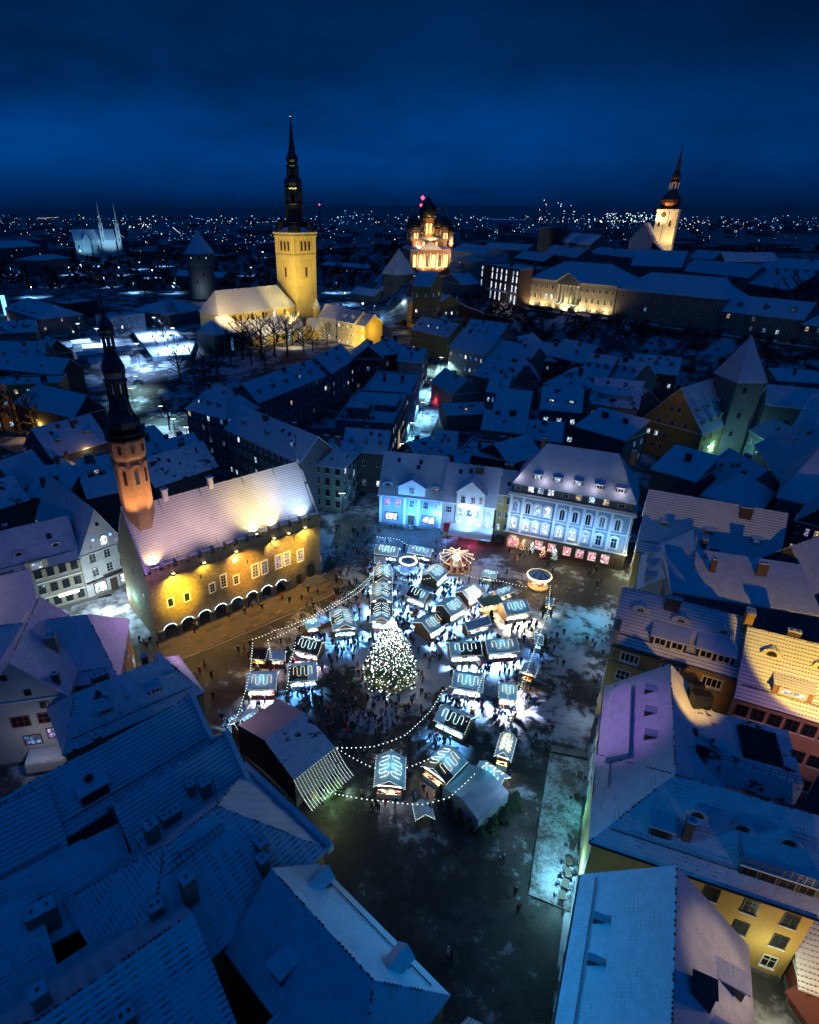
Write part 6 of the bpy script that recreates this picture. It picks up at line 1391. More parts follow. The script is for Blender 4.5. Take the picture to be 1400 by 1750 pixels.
fn = MB().lathe([(.42, 0), (.42, .12)], 12); fn.v = [(p[0] + .9, -.62 + p[2] * .5, p[1] + .1) for p in fn.v]; fn.build('fan_grille', ['spire_metal'], ac, False)
tp = thing('roof_terrace', 'snowy roof terrace with glass lights and covered furniture', 'terrace', at(1235, 1265, 15.2), math.radians(-22))
MB().box(-5, 7.5, -4, 4.5, -3, .2).build('deck', ['snow_patchy'], tp)
sk = MB().box(1.8, 5.8, -2.2, 2.8, .2, .75, 0)
for k in range(4): sk.box(2.0 + k * .95, 2.75 + k * .95, -2.0, 2.6, .76, .8, 1)
sk.build('skylight', ['dark_metal', 'glass'], tp)
for x, y in ((-4, 2.6), (-3.4, -.4), (-2.6, -3)): MB().box(x - .6, x + .6, y - .5, y + .5, .2, .6).box(x - .45, x + .45, y - .36, y + .36, .6, .66).build('roof_window', ['dark_metal'], tp)
MB().lathe([(.9, .3), (1.0, .9), (.7, 1.1), (.3, 1.25)], 9, (-.6, -1.6)).lathe([(.5, .2), (.5, .9), (.2, 1.0)], 7, (-2, -1)).build('covered_table', ['snow_patchy'], tp)
rl = MB()
for k in range(16): rl.box(-4.9 + k * .82, -4.84 + k * .82, -3.95, -3.9, .2, 1.25)
rl.box(-4.9, 7.4, -3.95, -3.9, 1.2, 1.25).box(-4.9, 7.4, -3.95, -3.9, .75, .79).build('railing', ['dark_metal'], tp)
r3 = house('row_house', 'nearest snow roof on the right with two slanted hatches on its rosy slope', (998, 1500), (952, 1775), 14.4, 11, 17.4, 'gable', 0, 'wall_cream', 'snow_clean', 'f5x3', 0, None, .35, group=RG, lit=.3)
W7 = DIM[r3.name][0]
for x, y, z in ((W7 * .34, 12.4, 12.9), (W7 * .68, 12.2, 13.1)):
    MB().box(-.8, .8, -1.1, 1.1, -1.2, .5).slab([(-.95, -1.4, 1.15), (.95, -1.4, 1.15), (.95, 1.4, .65), (-.95, 1.4, .65)], [(0, 1, 2, 3)], .18, 1).build('roof_hatch', ['trim_dark', 'snow_clean'], r3).location = (x, y, z)
MB().box(-.7, .7, -.8, .8, -2, 1.8).box(-.8, .8, -.9, .9, 1.8, 2.0).build('chimney', ['brick'], r3).location = (W7 * .60, 9.6, 15.0)
for x in (.32, .58): MB().box(-.12, .35, -.5, .5, -.4, .8).slab([(-.2, -.6, .85), (.45, -.6, .85), (.45, .6, .95), (-.2, .6, .95)], [(0, 1, 2, 3)], .1, 1).build('vent', ['trim_dark', 'snow_clean'], r3).location = (W7 * x, 1.8, 12.6)
q = at(545, 1480, 13); p_ = at(1060, 1600, 14); lamp((q.x + 1, q.y + 1, 15.5), 15000, (0, .38, 1), .5, 70, tuple(p_), .9)  # added cyan spot at the facing eave, no fixture, tints the nearest right roof
q = at(1015, 1430, 13); p_ = at(640, 1600, 13); lamp((q.x - 1, q.y, 14.5), 9000, (0, .36, 1), .5, 40, tuple(at(655, 1615, 13)), .9)  # its added counterpart, unseen, tints the bottom centre slope cyan
lamp((46, 22, 25), 5600, (1, .66, .42), .5, 30, (31, 29, 13.5), .7)
L_ = at(1235, 1660, 0); lamp((L_.x + 2.0, L_.y - 2.6, 5.4), 520, (.85, 1, .62), .1); lamp((L_.x + 4.5, L_.y - 7, 9.0), 1100, (1, .62, .30), .3); 
lamp((48, 27, 8.5), 700, (1, .62, .1), .15)
house('courtyard_house', 'warm-lit low roof with red gable in the yard, bottom right corner', (43.8, 32.2, 4.0), (54, 28.4, 4.0), 5.5, 4.0, 6.5, 'shed', 0, 'wall_red', 'roof_dots', '', 0, world=True)
house('courtyard_house', 'red shed with white edges at the bottom right corner', (1398, 1760), (1450, 1748), 3, 2.4, 4, 'gablex', 0, 'wall_red', 'wall_red', '', 0)
# added mid-air spots: lilac onto the wing roof, rosy onto the pink wall
lamp((22, 60, 23), 3000, (.62, .30, 1), .4, 60, (32, 57, 15), .7)
lamp((62, 52, 22), 1500, (1, .36, .5), .4, 60, (55, 62, 12), .7)

# ------------------------------------------------------------------ roofs in the left foreground
BG = 'roofs of the left foreground'
h4 = house('gable_house', 'grey gabled house with red-framed lit windows above a snowy balcony', (-51.5, 60.9, 12), (-40.4, 63.3, 12), 15, 12, 18.6, 'gablex', 0, 'wall_white', 'snow', '', 0, None, .35, world=True, group=BG)
for x, z, w, h, l in ((4.3, 15.6, .8, .9, None), (6.6, 12.6, .9, 1.0, None), (8.2, 10.0, 1.2, 1.2, None), (4.6, 7.2, 2.5, 1.9, None), (8.0, 7.3, 2.4, 1.9, None), (8.6, 4.3, 2.4, 2.0, 'lit_red'), (5.4, 3.6, 2.4, 1.9, 'lit_dim')):
    window(h4, (x, 0, z), 0, w, h, 'grid', 'trim_red' if h > 1.5 else 'trim_dark', 'lit_violet' if l == 'lit_red' else ('lit_blue' if l else None), False)
MB().box(4.5, 10.6, -2.8, 0, 1.0, 2.6).build('balcony', ['wall_white'], h4); MB().box(4.6, 10.5, -2.7, -.1, 2.6, 2.9).build('balcony_snow', ['snow_clean'], h4)
lamp((-43.5, 57.5, 6.3), 210, (.92, .92, 1), .2)
place('chimney', chimney_data(.8, .8, 1.6, 'trim_dark', 1), h4, (10.2, 1.0, 13.2))
h5 = house('gable_house', 'snow roof with a lilac-lit rounded end facing the town hall', (-52, 64.5, 10.2), (-35.6, 68.5, 10.2), 14.5, 10.2, 17.0, 'hipr', 0, 'wall_yellow', 'snow_clean', 'r4x2', 0, None, .35, world=True, group=BG, hip=.55)
for x in (8.6,): place('chimney', chimney_data(1.4, 1.4, 2.4, 'wall_beige', 2), h5, (x, 3.0, 14.6))
house('gable_house', 'peaked snow roof beside the rounded lilac one', (-62, 72, 11), (-51, 78, 11), 14, 11, 19, 'gable', 0, 'wall_grey', 'snow_clean', '', 1, None, .3, world=True, group=BG)
h6 = house('gable_house', 'low snow roof with bare red tiles and a pale chimney near the stage', (-37.5, 55.0, 10), (-22.5, 66.0, 10), 9.5, 10, 14.5, 'hip', 0, 'wall_beige', 'snow_red', '', 2, [('f', 2, 1.8, 1.0, 'shed', .35)], .3, world=True, group=BG, hip=.7)
place('chimney', chimney_data(1.1, 1.1, 2.8, 'wall_beige', 1), h6, (6.2, 6.0, 12.4))
MB().box(-.4, .4, -2.6, 2.6, -1.5, 2.2).box(-.55, .55, -2.8, 2.8, 2.2, 2.6).build('parapet', ['snow_clean'], h6).location = (15.2, 5.2, 10.6)
lamp((-34, 84, 15), 1100, (.80, .36, .95), .5); lamp((-26, 72, 13), 200, (.85, .40, .8), .4); lamp((-62, 74, 22), 700, (1, .62, .55), .4)
def para(t, W_, D, h, r, n=1):
    """white-capped stepped parapet on the square-side gable"""
    for y0, y1, z0, z1 in ((-.2, D / 2, h + .5, r + .6), (D / 2, D + .2, r + .6, h + .5)):
        MB().mesh([(W_, y0, z0 - 2), (W_ + .6, y0, z0 - 2), (W_ + .6, y1, z1 - 2), (W_, y1, z1 - 2), (W_, y0, z0 + .3), (W_ + .6, y0, z0 + .3), (W_ + .6, y1, z1 + .3), (W_, y1, z1 + .3)],
                  [(0, 3, 2, 1), (4, 5, 6, 7), (0, 1, 5, 4), (1, 2, 6, 5), (2, 3, 7, 6), (3, 0, 4, 7)]).build('gable_parapet', ['snow_clean'], t)
h7 = house('gable_house', 'long tile-striped roof with box dormer, upper of two parallel roofs', (-34.6, 39.0, 12.2), (-18.3, 54.0, 12.2), 8.6, 12.2, 17.2, 'gable', 0, 'wall_grey', 'roof_dots', '', 1, [], .3, world=True, group=BG)
para(h7, *((DIM[h7.name][0], 8.6) + DIM[h7.name][1:]))
bd = MB().box(-1.5, 1.5, 0, 3, -1.8, 1.5).box(-1.7, 1.7, -.3, 3.2, 1.5, 1.75, 1).lathe([(.35, 1.7), (.35, 2.1), (.5, 2.1), (.5, 2.3)], 10, (0, 1.2), 0).build('box_dormer', ['trim_dark', 'snow_clean'], h7); bd.location = (8.5, .9, 13.6)
h8 = house('gable_house', 'lower tile-striped roof with three pale chimney stacks', (-22.4, 39.3, 12.0), (-12.8, 48.1, 12.0), 8.2, 12.0, 17.0, 'gable', 0, 'wall_grey', 'roof_dots', '', 0, None, .3, world=True, group=BG)
para(h8, *((DIM[h8.name][0], 8.2) + DIM[h8.name][1:]))
for x, y, z, w, d, fl in ((4.2, .9, 13.0, 2.0, 1.0, 3), (7.2, 1.9, 14.0, .8, .8, 1), (8.6, 1.3, 13.6, 1.1, .9, 1), (1.0, .4, 12.2, 1.1, 1.7, 2)): place('chimney', chimney_data(w, d, 1.7, 'wall_beige', fl), h8, (x, y, z))
h9 = house('gable_house', 'big plain roof with faint tile rows at the far left edge', (-45.5, 29.0, 11.2), (-30.5, 40.5, 11.2), 10.0, 11.2, 17.0, 'gable', 0, 'wall_grey', 'roof_dots', '', 0, None, .3, world=True, group=BG)
MB().box(-2.6, 2.6, 0, 3.4, -3, 1.2).box(-2.8, 2.8, -.3, 3.6, 1.2, 1.5, 1).build('box_dormer', ['trim_dark', 'snow_clean'], h9).location = (17.8, -3.4, 10.6)
hq = house('gable_house', 'hipped roof end with stepped snowy gutter beside the stage', (553, 1448), (418, 1317), 21, 12, 19.2, 'hipx', 0, 'wall_yellow', 'roof_rows', 'f4x3', 0, None, .4, group=BG, hip=1.1)
Wq = DIM[hq.name][0]
for x, y, z, w, d, fl in ((3.2, 13.5, 16.8, 1.2, 1.2, 1), (10.8, 13.0, 16.2, 1.2, 1.2, 2), (1.6, 6.5, 13.6, 1.0, 1.0, 1), (2.8, 5.8, 14.2, 1.2, 1.0, 1)): place('chimney', chimney_data(w, d, 1.8, 'wall_beige', fl), hq, (x, y, z))
MB().box(-.6, Wq * .46, -.9, -.2, 11.2, 12.3).box(Wq * .46, Wq * .8, -.75, -.1, 11.4, 12.5).box(Wq * .8, Wq + .4, -.6, 0, 11.6, 12.7).build('gutter_wall', ['snow_clean'], hq)
ld = MB()
for k in range(12): ld.box(-.35, .35, k * .5, k * .5 + .06, 0, .06)
ld.box(-.4, -.34, 0, 6, 0, .07).box(.34, .4, 0, 6, 0, .07)
lo = ld.build('roof_ladder', ['trim_dark'], hq); lo.location = (Wq * .5 - 1.6, 8.2, 18.2); lo.rotation_euler = (math.radians(-4), math.radians(-40), 0)
MB().tube([(Wq * .5, 7.6, 19), (Wq * .5, 7.6, 23)], .05, 5).tube([(Wq * .5 - .6, 7.6, 22.6), (Wq * .5 + .6, 7.6, 22.6)], .03, 4).tube([(Wq * .5 - .45, 7.6, 22.2), (Wq * .5 + .45, 7.6, 22.2)], .03, 4).build('aerial', ['dark_metal'], hq)
h10 = house('gable_house', 'near roof of wide tile rows showing dark through the snow, bottom left', (-24.0, 13.2, 12.6), (-9.8, 24.6, 12.6), 14, 12.6, 19.0, 'hipl', 0, 'wall_grey', 'roof_rows', '', 0, None, .35, world=True, group=BG, hip=.9)
for x, y, z, fl in ((7.0, 8.3, 18.2, 1), (11.6, 4.0, 16.0, 2), (16.5, 10.6, 15.6, 2)): place('chimney', chimney_data(1.2, 1.0, 1.7, 'wall_beige', fl), h10, (x, y, z))
h11 = house('gable_house', 'flat snow-covered back roofs with wide pale chimney, left foreground', (-37.5, 26.5, 10.6), (-22, 37.0, 10.6), 6.8, 10.6, 12.6, 'shed', 0, 'wall_dark', 'snow', '', 0, None, .3, world=True, group=BG)
place('chimney', chimney_data(2.6, 1.3, 1.9, 'wall_beige', 2), h11, (10.5, 1.2, 12)); place('chimney', chimney_data(1.0, 1.0, 2.4, 'trim_dark', 2), h11, (5.5, .6, 12))
h12 = house('gable_house', 'dim snow roofs with iron roof ladder at bottom left edge', (-40.5, 18.5, 10.6), (-26.5, 29, 10.6), 7.5, 10.6, 13.6, 'shed', 0, 'wall_dark', 'snow', '', 2, None, .3, world=True, group=BG)
hl = house('gable_house', 'cyan-lit slope of nearest house with two box dormers, bottom centre', (762, 1699), (545, 1480), 11.2, 11, 16.4, 'hipl', 0, 'wall_yellow', 'snow_clean', 'f7x3', 0, None, .3, group=BG, hip=.62, lit=.1)
Wh = DIM[hl.name][0]
sl_ = 5.4 / 5.6
for f in (.24, .86):
    MB().box(-.75, .75, 0, 3.0, -1.2, 1.6).mesh([(-.75, 0, 1.6), (.75, 0, 1.6), (0, 0, 2.3)], [(0, 1, 2)]).slab([(-.95, -.3, 1.5), (0, -.3, 2.4), (0, 2.9, 2.4), (-.95, 2.2, 1.5), (.95, -.3, 1.5), (.95, 2.2, 1.5)], [(0, 1, 2, 3), (1, 4, 5, 2)], .14, 1).build('dormer', ['trim_dark', 'snow_clean'], hl).location = (Wh * f, 1.0, 12.0)
d_ = MB().box(-.8, .8, 0, 2.2, -1.2, 1.5).slab([(-1, -.3, 1.5), (1, -.3, 1.5), (1, 2.6, 1.9), (-1, 2.6, 1.9)], [(0, 1, 2, 3)], .14, 1).build('dormer', ['trim_dark', 'snow_clean'], hl); d_.location = (Wh * .66, 10.0, 12.4); d_.rotation_euler.z = math.pi
house('gable_house', 'sliver of tiled roof with white chimney at the bottom edge', (800, 1745), (760, 1790), 6, 8, 11, 'gable', 0, 'wall_grey', 'roof_rows', '', 1, None, .3, group=BG)
house('gable_house', 'dark inner-yard roof at the bottom between the tile rows and cyan slope', (-8.0, 15.5, 9), (-1.0, 22, 9), 7, 9, 11, 'shed', 0, 'wall_dark', 'snow', '', 0, None, .3, world=True, group=BG)
# ------------------------------------------------------------------ christmas market
MR = random.Random(21)
OBST = []       # (x, y, radius) kept free of people
PLACES = []     # (x, y, phrase) used to say beside what a person stands
FRONTS = []     # where queues form: (x, y, dx, dy, half length, weight)
RIDGE, EAVE = 3.55, 2.45
_post = MB().box(-.06, .06, -.06, .06, 0, EAVE).data('post', ['wood'])
def squiggle(L, S_, n):
    pts = []; m0 = .16 * L; step = (L - 2 * m0) / n; r = step / 2; lo, hi = S_ * .84, S_ * .10
    for k in range(n + 1):
        u = m0 + k * step; up = k % 2 == 0
        a, b = (lo - r, hi + r) if up else (hi + r, lo - r)
        m_ = 8
        for j in range(m_ + 1): pts.append((u, a + (b - a) * j / m_))
        if k < n:
            for j in range(1, 6):
                t = math.pi * j / 6; c = hi + r if up else lo - r
                pts.append((u + r - r * math.cos(t), c - (r * math.sin(t) if up else -r * math.sin(t))))
    return pts
def stall(label, p1, p2, hw, front='f', dark='', gar='fb', n=5, power=420, col=ICE, counter=None, name='market_stall', z=(RIDGE, EAVE), gable_lit=False, cat='market stall'):
    zr, ze = z
    a, b = at(p1[0], p1[1], zr), at(p2[0], p2[1], zr); a.z = b.z = 0
    c = (a + b) / 2; L = (b - a).length; rz = math.atan2(b.y - a.y, b.x - a.x)
    t = thing(name, label, cat, c, rz, 'market stalls on the square')
    h = L / 2; S_ = math.hypot(hw, zr - ze)
    ps = _post if abs(ze - EAVE) < .01 else MB().box(-.06, .06, -.06, .06, 0, ze).data('post', ['wood'])
    for x in (-h + .15, h - .15):
        for y in (-hw + .2, hw - .2): place('post', ps, t, (x, y, 0))
    # roof panels: three to each slope, some swept clear of snow
    np_ = 3 if L > 3 else 2
    for si, s in (('f', -1), ('b', 1)):
        for k in range(np_):
            x0, x1 = -h - .15 + (L + .3) * k / np_, -h - .15 + (L + .3) * (k + 1) / np_ - .03
            e = hw + .25; zl = ze - .25 * (zr - ze) / hw
            d = (si + str(k)) in dark.split()
            q = [(x0, s * e, zl), (x1, s * e, zl), (x1, 0, zr), (x0, 0, zr)]
            MB().slab(q if s < 0 else q[::-1], [(0, 1, 2, 3)], .1 if d else .17).build('roof_panel', ['panel_brown' if d else 'snow_clean'], t).location.z = MR.uniform(-.02, .05)
    ga = MB()
    for x in (-h + .1, h - .1): ga.mesh([(x, -hw, ze - .1), (x, hw, ze - .1), (x, 0, zr - .12), (x + .07, -hw, ze - .1), (x + .07, hw, ze - .1), (x + .07, 0, zr - .12)], [(0, 2, 1), (3, 4, 5), (0, 1, 4, 3)])
    ga.build('gable_board', ['wood' if not gable_lit else 'wood_pale'], t)
    # walls, counter, goods
    sides = {'f': (0, -hw + .2, 0), 'b': (0, hw - .2, math.pi), 'l': (-h + .15, 0, -math.pi / 2), 'r': (h - .15, 0, math.pi / 2)}
    w = MB()
    for k, (x, y, a_) in sides.items():
        ln = (L if k in 'fb' else 2 * hw) / 2 - .2
        if k in front: continue
        w.obox((x, y), ln, .04, 0, ze - .1, a_)
    if w.v: w.build('wall', ['wood'], t)
    for k in front:
        x, y, a_ = sides[k]; ln = (L if k in 'fb' else 2 * hw) / 2 - .2
        counter = counter or MR.choice(('trim_red', 'trim_white', 'wood_pale', 'trim_white', 'wood'))
        ctr = MB().box(-ln, ln, -.32, .28, 0, .95, 0).box(-ln - .05, ln + .05, -.4, .3, .95, 1.02, 1).build('counter', [counter, 'wood_pale'], t, False); ctr.location = (x, y, 0); ctr.rotation_euler.z = a_
        gd = MB()
        for j in range(int(ln * 5)):
            gx = -ln + .2 + MR.random() * (2 * ln - .4); sx = MR.uniform(.08, .18); gd.box(gx - sx, gx + sx, -.2 - sx * .5, -.05 + sx * .5, 1.02, 1.02 + MR.uniform(.08, .4), MR.randrange(4))
        gd.build('goods', ['trim_red', 'wall_yellow', 'trim_white', 'wood'], ctr, False)
        ls = MB().box(-ln, ln, -.12, .0, ze - .32, ze - .2).build('lamp_strip', ['glow_white' if col != WARM else 'glow_warm'], t, False); ls.location = (x, y, 0); ls.rotation_euler.z = a_
        ca, sa = math.cos(rz), math.sin(rz); ox, oy = rot2(0, -.22, a_); lx, ly = x + ox, y + oy
        wx, wy = c.x + lx * ca - ly * sa, c.y + lx * sa + ly * ca; nx_, ny_ = rot2(*rot2(0, -1, a_), rz)
        nl = 2 if ln > 1.6 else 1
        for j in range(nl):
            q = (j - (nl - 1) / 2) * ln; tx, ty = rot2(*rot2(1, 0, a_), rz)
            lamp((wx + tx * q, wy + ty * q, ze - .42), power / nl * (14 if power > 200 else 4), col, .1, 124, (wx + tx * q + nx_ * .55, wy + ty * q + ny_ * .55, 0), .5)
        FRONTS.append((wx + nx_ * .9, wy + ny_ * .9, nx_, ny_, ln, power))
    # garlands: loops on the slopes, lines of bulbs along the eaves and gables
    for si, s in (('f', -1), ('b', 1)):
        if si not in gar: continue
        g_ = MB(); cab = []
        for u, v in squiggle(L, S_, n):
            y = s * (hw * v / S_); zz_ = zr - (zr - ze) * v / S_ + .14; cab.append((-h + u, y, zz_))
        g_.tube(cab, .018, 3, 0)
        for q in cab: g_.bulb((q[0], q[1], q[2] + .02), .045, 1)
        if power < 1500: r_ = rot2(0, s * hw * .5, rz); lamp((c.x + r_[0], c.y + r_[1], (zr + ze) / 2 + 1.1), 75, (.07, .72, 1), .9)
        g_.build('roof_garland', ['needles', MR.choice(('bulb_white', 'bulb_white', 'bulb_warm'))], t, False)
    g_ = MB(); e = hw + .27; ed = [(-h - .17, -e, ze - .3), (h + .17, -e, ze - .3), (h + .17, 0, zr - .05), (h + .17, e, ze - .3), (-h - .17, e, ze - .3), (-h - .17, 0, zr - .05)]
    for p, q in zip(ed, ed[1:] + ed[:1]):
        k = max(2, int((Vector(q) - Vector(p)).length / .27))
        for j in range(k):
            r_ = Vector(p).lerp(Vector(q), j / k); g_.bulb((r_.x, r_.y, r_.z + MR.uniform(-.05, .05)), .042, 0)
    g_.build('eave_garland', ['bulb_white'], t, False)
    if L > 2.8:      # sign on the fascia of each open side
        for k in front:
            x, y, a_ = sides[k]; ox, oy = rot2(0, -.34, a_); lw = (L if k in 'fb' else 2 * hw) * .3
            sgn = MB().box(-lw, lw, -.03, .03, 0, .32, 0).box(-lw * .8, lw * .8, -.045, -.031, .1, .22, 1).build('sign', [MR.choice(('wood', 'trim_red', 'wood_dark', 'wall_green')), 'wood_pale'], t, False); sgn.location = (x + ox, y + oy, ze - .30); sgn.rotation_euler.z = a_
    for q in range(-1, 2): OBST.append((c.x + math.cos(rz) * q * h * .62, c.y + math.sin(rz) * q * h * .62, hw + .35))
    PLACES.append((c.x, c.y, label))
    return t
ST = [  # label, ridge ends in the photo, half width, open sides, cleared panels, garland slopes, loops, lamp power
 ('round-backed snowy stall at the far left end of the market', (644, 931), (681, 936), 1.5, 'f', '', 'fb', 5, 500, ICE),
 ('long low awning stall with a row of bulbs at the far end', (701, 931), (738, 938), 1.0, 'f', '', 'f', 4, 300, ICE),
 ('stall with two dark roof panels behind the small white kiosk', (654.5, 961), (655, 986), 1.75, 'lr', 'f2 b2', 'fb', 5, 700, COLD),
 ('snow-roofed stall in the middle of the left-hand column', (653, 991), (652.6, 1019), 1.9, 'lr', 'b1', 'fb', 5, 800, COLD),
 ('dark-roofed stall with yellow sign boards just behind the christmas tree', (652.6, 1025), (652, 1054), 1.9, 'lr', 'f0 f1 b0 b1', 'fb', 5, 800, COLD),
 ('snow-roofed stall with brown gable beside the star canopy carousel', (734, 979), (752, 963), 2.0, 'fb', '', 'fb', 5, 900, COLD),
 ('dark roof stall with glowing white front below the blue merry-go-round', (704, 1001), (733, 1012), 1.7, 'f', 'f0 f1 b0', 'f', 4, 1300, COLD),
 ('snowy stall with blue lights behind its right end', (790.5, 1010), (811, 998), 1.8, 'fb', 'b1', 'f', 5, 800, ICE),
 ('snow-roofed stall with lamp at its corner near a pink canopy', (758, 1034), (783, 1020), 2.1, 'fb', '', 'f', 5, 800, COLD),
 ('half-cleared stall right of the christmas tree top', (721.5, 1063), (749, 1046), 2.1, 'fb', 'f2 b2', 'f', 5, 900, COLD),
 ('snow-roofed grill stall spilling bright warm light at its left', (860, 1031), (899, 1025), 1.9, 'f', '', 'f', 5, 900, (1, .85, .65)),
 ('half-cleared stall with red counter, left of a joined pair', (769, 1099), (820, 1097), 1.7, 'f', 'f1 f2', 'f', 5, 1300, COLD),
 ('snow-roofed stall with mast, right of a joined pair', (831, 1095), (882, 1091), 1.7, 'f', 'b2', 'f', 5, 900, COLD),
 ('wide snowy stall with crowd along its lower counter', (777, 1149), (826, 1157), 1.9, 'f', '', 'f', 5, 1100, COLD),
 ('short snow-roofed stall with violet glow at its right', (855, 1168), (883, 1172), 1.6, 'fr', '', 'f', 3, 800, (.62, .66, 1)),
 ('stall with dark centre panel on its lower right roof', (754, 1206), (803, 1228), 1.8, 'f', 'f1 f2', 'f', 5, 800, ICE),
 ('stall with bench guests under its brown gable', (743, 1312), (778, 1277), 1.9, 'l', 'b0 f0', 'fb', 5, 110, (1, .75, .6)),
 ('lone stall with turquoise roof and yellow gable boards, front centre', (669, 1283), (666, 1333), 1.85, 'lr', '', 'fb', 5, 130, (.8, .85, 1)),
 ('narrow striped stall with many bulbs at the right edge', (871, 1248), (861, 1284), .95, 'r', '', 'fb', 7, 130, (1, .8, .5)),
 ('turquoise stall tucked against the big white tent', (822, 1302), (861, 1329), 1.5, 'f', '', 'fb', 4, 140, ICE),
 ('hip-like snowy stall with crowd below, left of christmas tree', (590, 1066), (583, 1036), 2.0, 'lr', 'b1', 'fb', 5, 900, ICE),
 ('all-dark roof stall with yellow gables left of the tree', (508, 1088), (549, 1098), 1.8, 'f', 'f0 f1 f2 b0 b1 b2', 'fb', 5, 500, (.85, .7, 1)),
 ('turquoise snow-roofed stall with three light loops, far left of market', (424, 1152), (472, 1152), 1.9, 'f', '', 'f', 5, 560, (.7, .78, 1)),
 ('half-cleared stall with red lower trim next to turquoise one', (494, 1139), (540, 1136), 1.9, 'f', 'f0 f1', 'f', 5, 900, ICE),
 ('stall half hidden behind the dark stage', (402, 1236), (438, 1212), 1.5, 'b', 'f0', 'f', 4, 500, COLD),
]
for s_ in ST: stall(s_[0], s_[1], s_[2], s_[3], s_[4], s_[5], s_[6], s_[7], s_[8], s_[9], gable_lit='yellow' in s_[0])
KZ = (3.0, 2.25)
for s_ in (
 ('tiny white-roofed kiosk in front of the dark-panelled stall', (642, 951), (659, 952), .9, 'f', '', '', 3, 160, ICE),
 ('small blue-lit cart near the star canopy', (827, 973), (849, 977), .9, 'f', '', 'f', 3, 200, ICE),
 ('long snowy awning kiosk with red lanterns at its end', (845, 1010), (873, 1000), .9, 'f', '', 'f', 4, 260, (1, .7, .7)),
 ('double white awning among small fir trees', (795, 1064), (834, 1053), 1.0, 'f', '', '', 3, 260, COLD),
 ('white kiosk between fir trees right of the grill stall', (936, 1020), (946, 1022), .9, 'f', '', '', 2, 90, (.9, 1, .7)),
 ('white-capped kiosk beside the black crate at right edge', (916, 1085), (928, 1087), 1.0, 'f', '', 'b', 2, 110, ICE),
 ('white kiosk with warm lit hatch at the right edge', (903, 1145), (908, 1131), 1.0, 'l', '', '', 2, 90, WARM),
 ('small bright kiosk with spiky ornaments left of the tree', (522, 1060), (543, 1056), 1.0, 'f', '', 'f', 3, 240, COLD),
 ('dark-roofed snack kiosk with warm lit counter, far left', (433, 1108), (456, 1110), 1.3, 'f', 'f0 f1 b0 b1', '', 3, 200, WARM),
 ('flat white awning kiosk beside the snack kiosk', (463, 1112), (487, 1113), .9, 'f', '', '', 2, 130, (1, .8, .9)),
 ('little turquoise kiosk alone at the front', (722, 1367), (727, 1390), 1.0, 'l', '', '', 2, 40, ICE)):
    stall(*s_[:10], name='market_kiosk', z=KZ)

# warm grill lights of the bright stall
q = at(838, 1052); lamp((q.x, q.y, 2.2), 900, (1, .78, .5), .2); lamp((q.x - 1.5, q.y + 2, 2.4), 900, (1, .80, .55), .2)
gs = thing('grill_counter', 'glowing grill counter with bulb curtain beside the snowy grill stall', 'counter', (q.x, q.y + 1, 0), .3)
MB().box(-2.2, 2.2, -.5, .5, 0, 1).build('counter', ['wood_pale'], gs, False); bc = MB()
for k in range(120): bc.bulb((MR.uniform(-2.3, 2.3), MR.uniform(-1.4, 1.4), MR.uniform(1.9, 2.8)), .07)
bc.build('bulbs', ['bulb_warm'], gs, False); MB().box(-2.4, 2.4, -1.5, 1.5, 2.8, 2.9).build('canopy', ['wood_pale'], gs, False)
pp = MB()
for x in (-2.3, 2.3):
    for y in (-1.4, 1.4): pp.box(x - .05, x + .05, y - .05, y + .05, 0, 2.8)
pp.build('post', ['wood'], gs, False)

# christmas tree
TX = at(667, 1160); TX.z = 0
xt = thing('christmas_tree', 'big christmas tree covered in white lights on an octagonal yellow platform', 'christmas tree', TX)
MB().lathe([(4.1, 0), (4.1, .55), (3.9, .62)], 8, (0, 0), 0, math.pi / 8).build('platform', ['wood_pale'], xt)
fe = MB()
for k in range(8):
    a0 = math.pi / 8 + k * math.pi / 4; a1 = a0 + math.pi / 4
    for j in range(8):
        x0, y0 = 4.05 * math.cos(a0), 4.05 * math.sin(a0); x1, y1 = 4.05 * math.cos(a1), 4.05 * math.sin(a1); t = j / 8
        fe.box(x0 + (x1 - x0) * t - .05, x0 + (x1 - x0) * t + .05, y0 + (y1 - y0) * t - .05, y0 + (y1 - y0) * t + .05, .6, 1.25)
    fe.tube([(4.05 * math.cos(a0), 4.05 * math.sin(a0), 1.2), (4.05 * math.cos(a1), 4.05 * math.sin(a1), 1.2)], .05, 4)
fe.build('fence', ['wood_pale'], xt, False)
MB().tube([(0, 0, 0), (0, 0, 12.2)], .22, 7, 0, .04).build('trunk', ['bark'], xt, False)
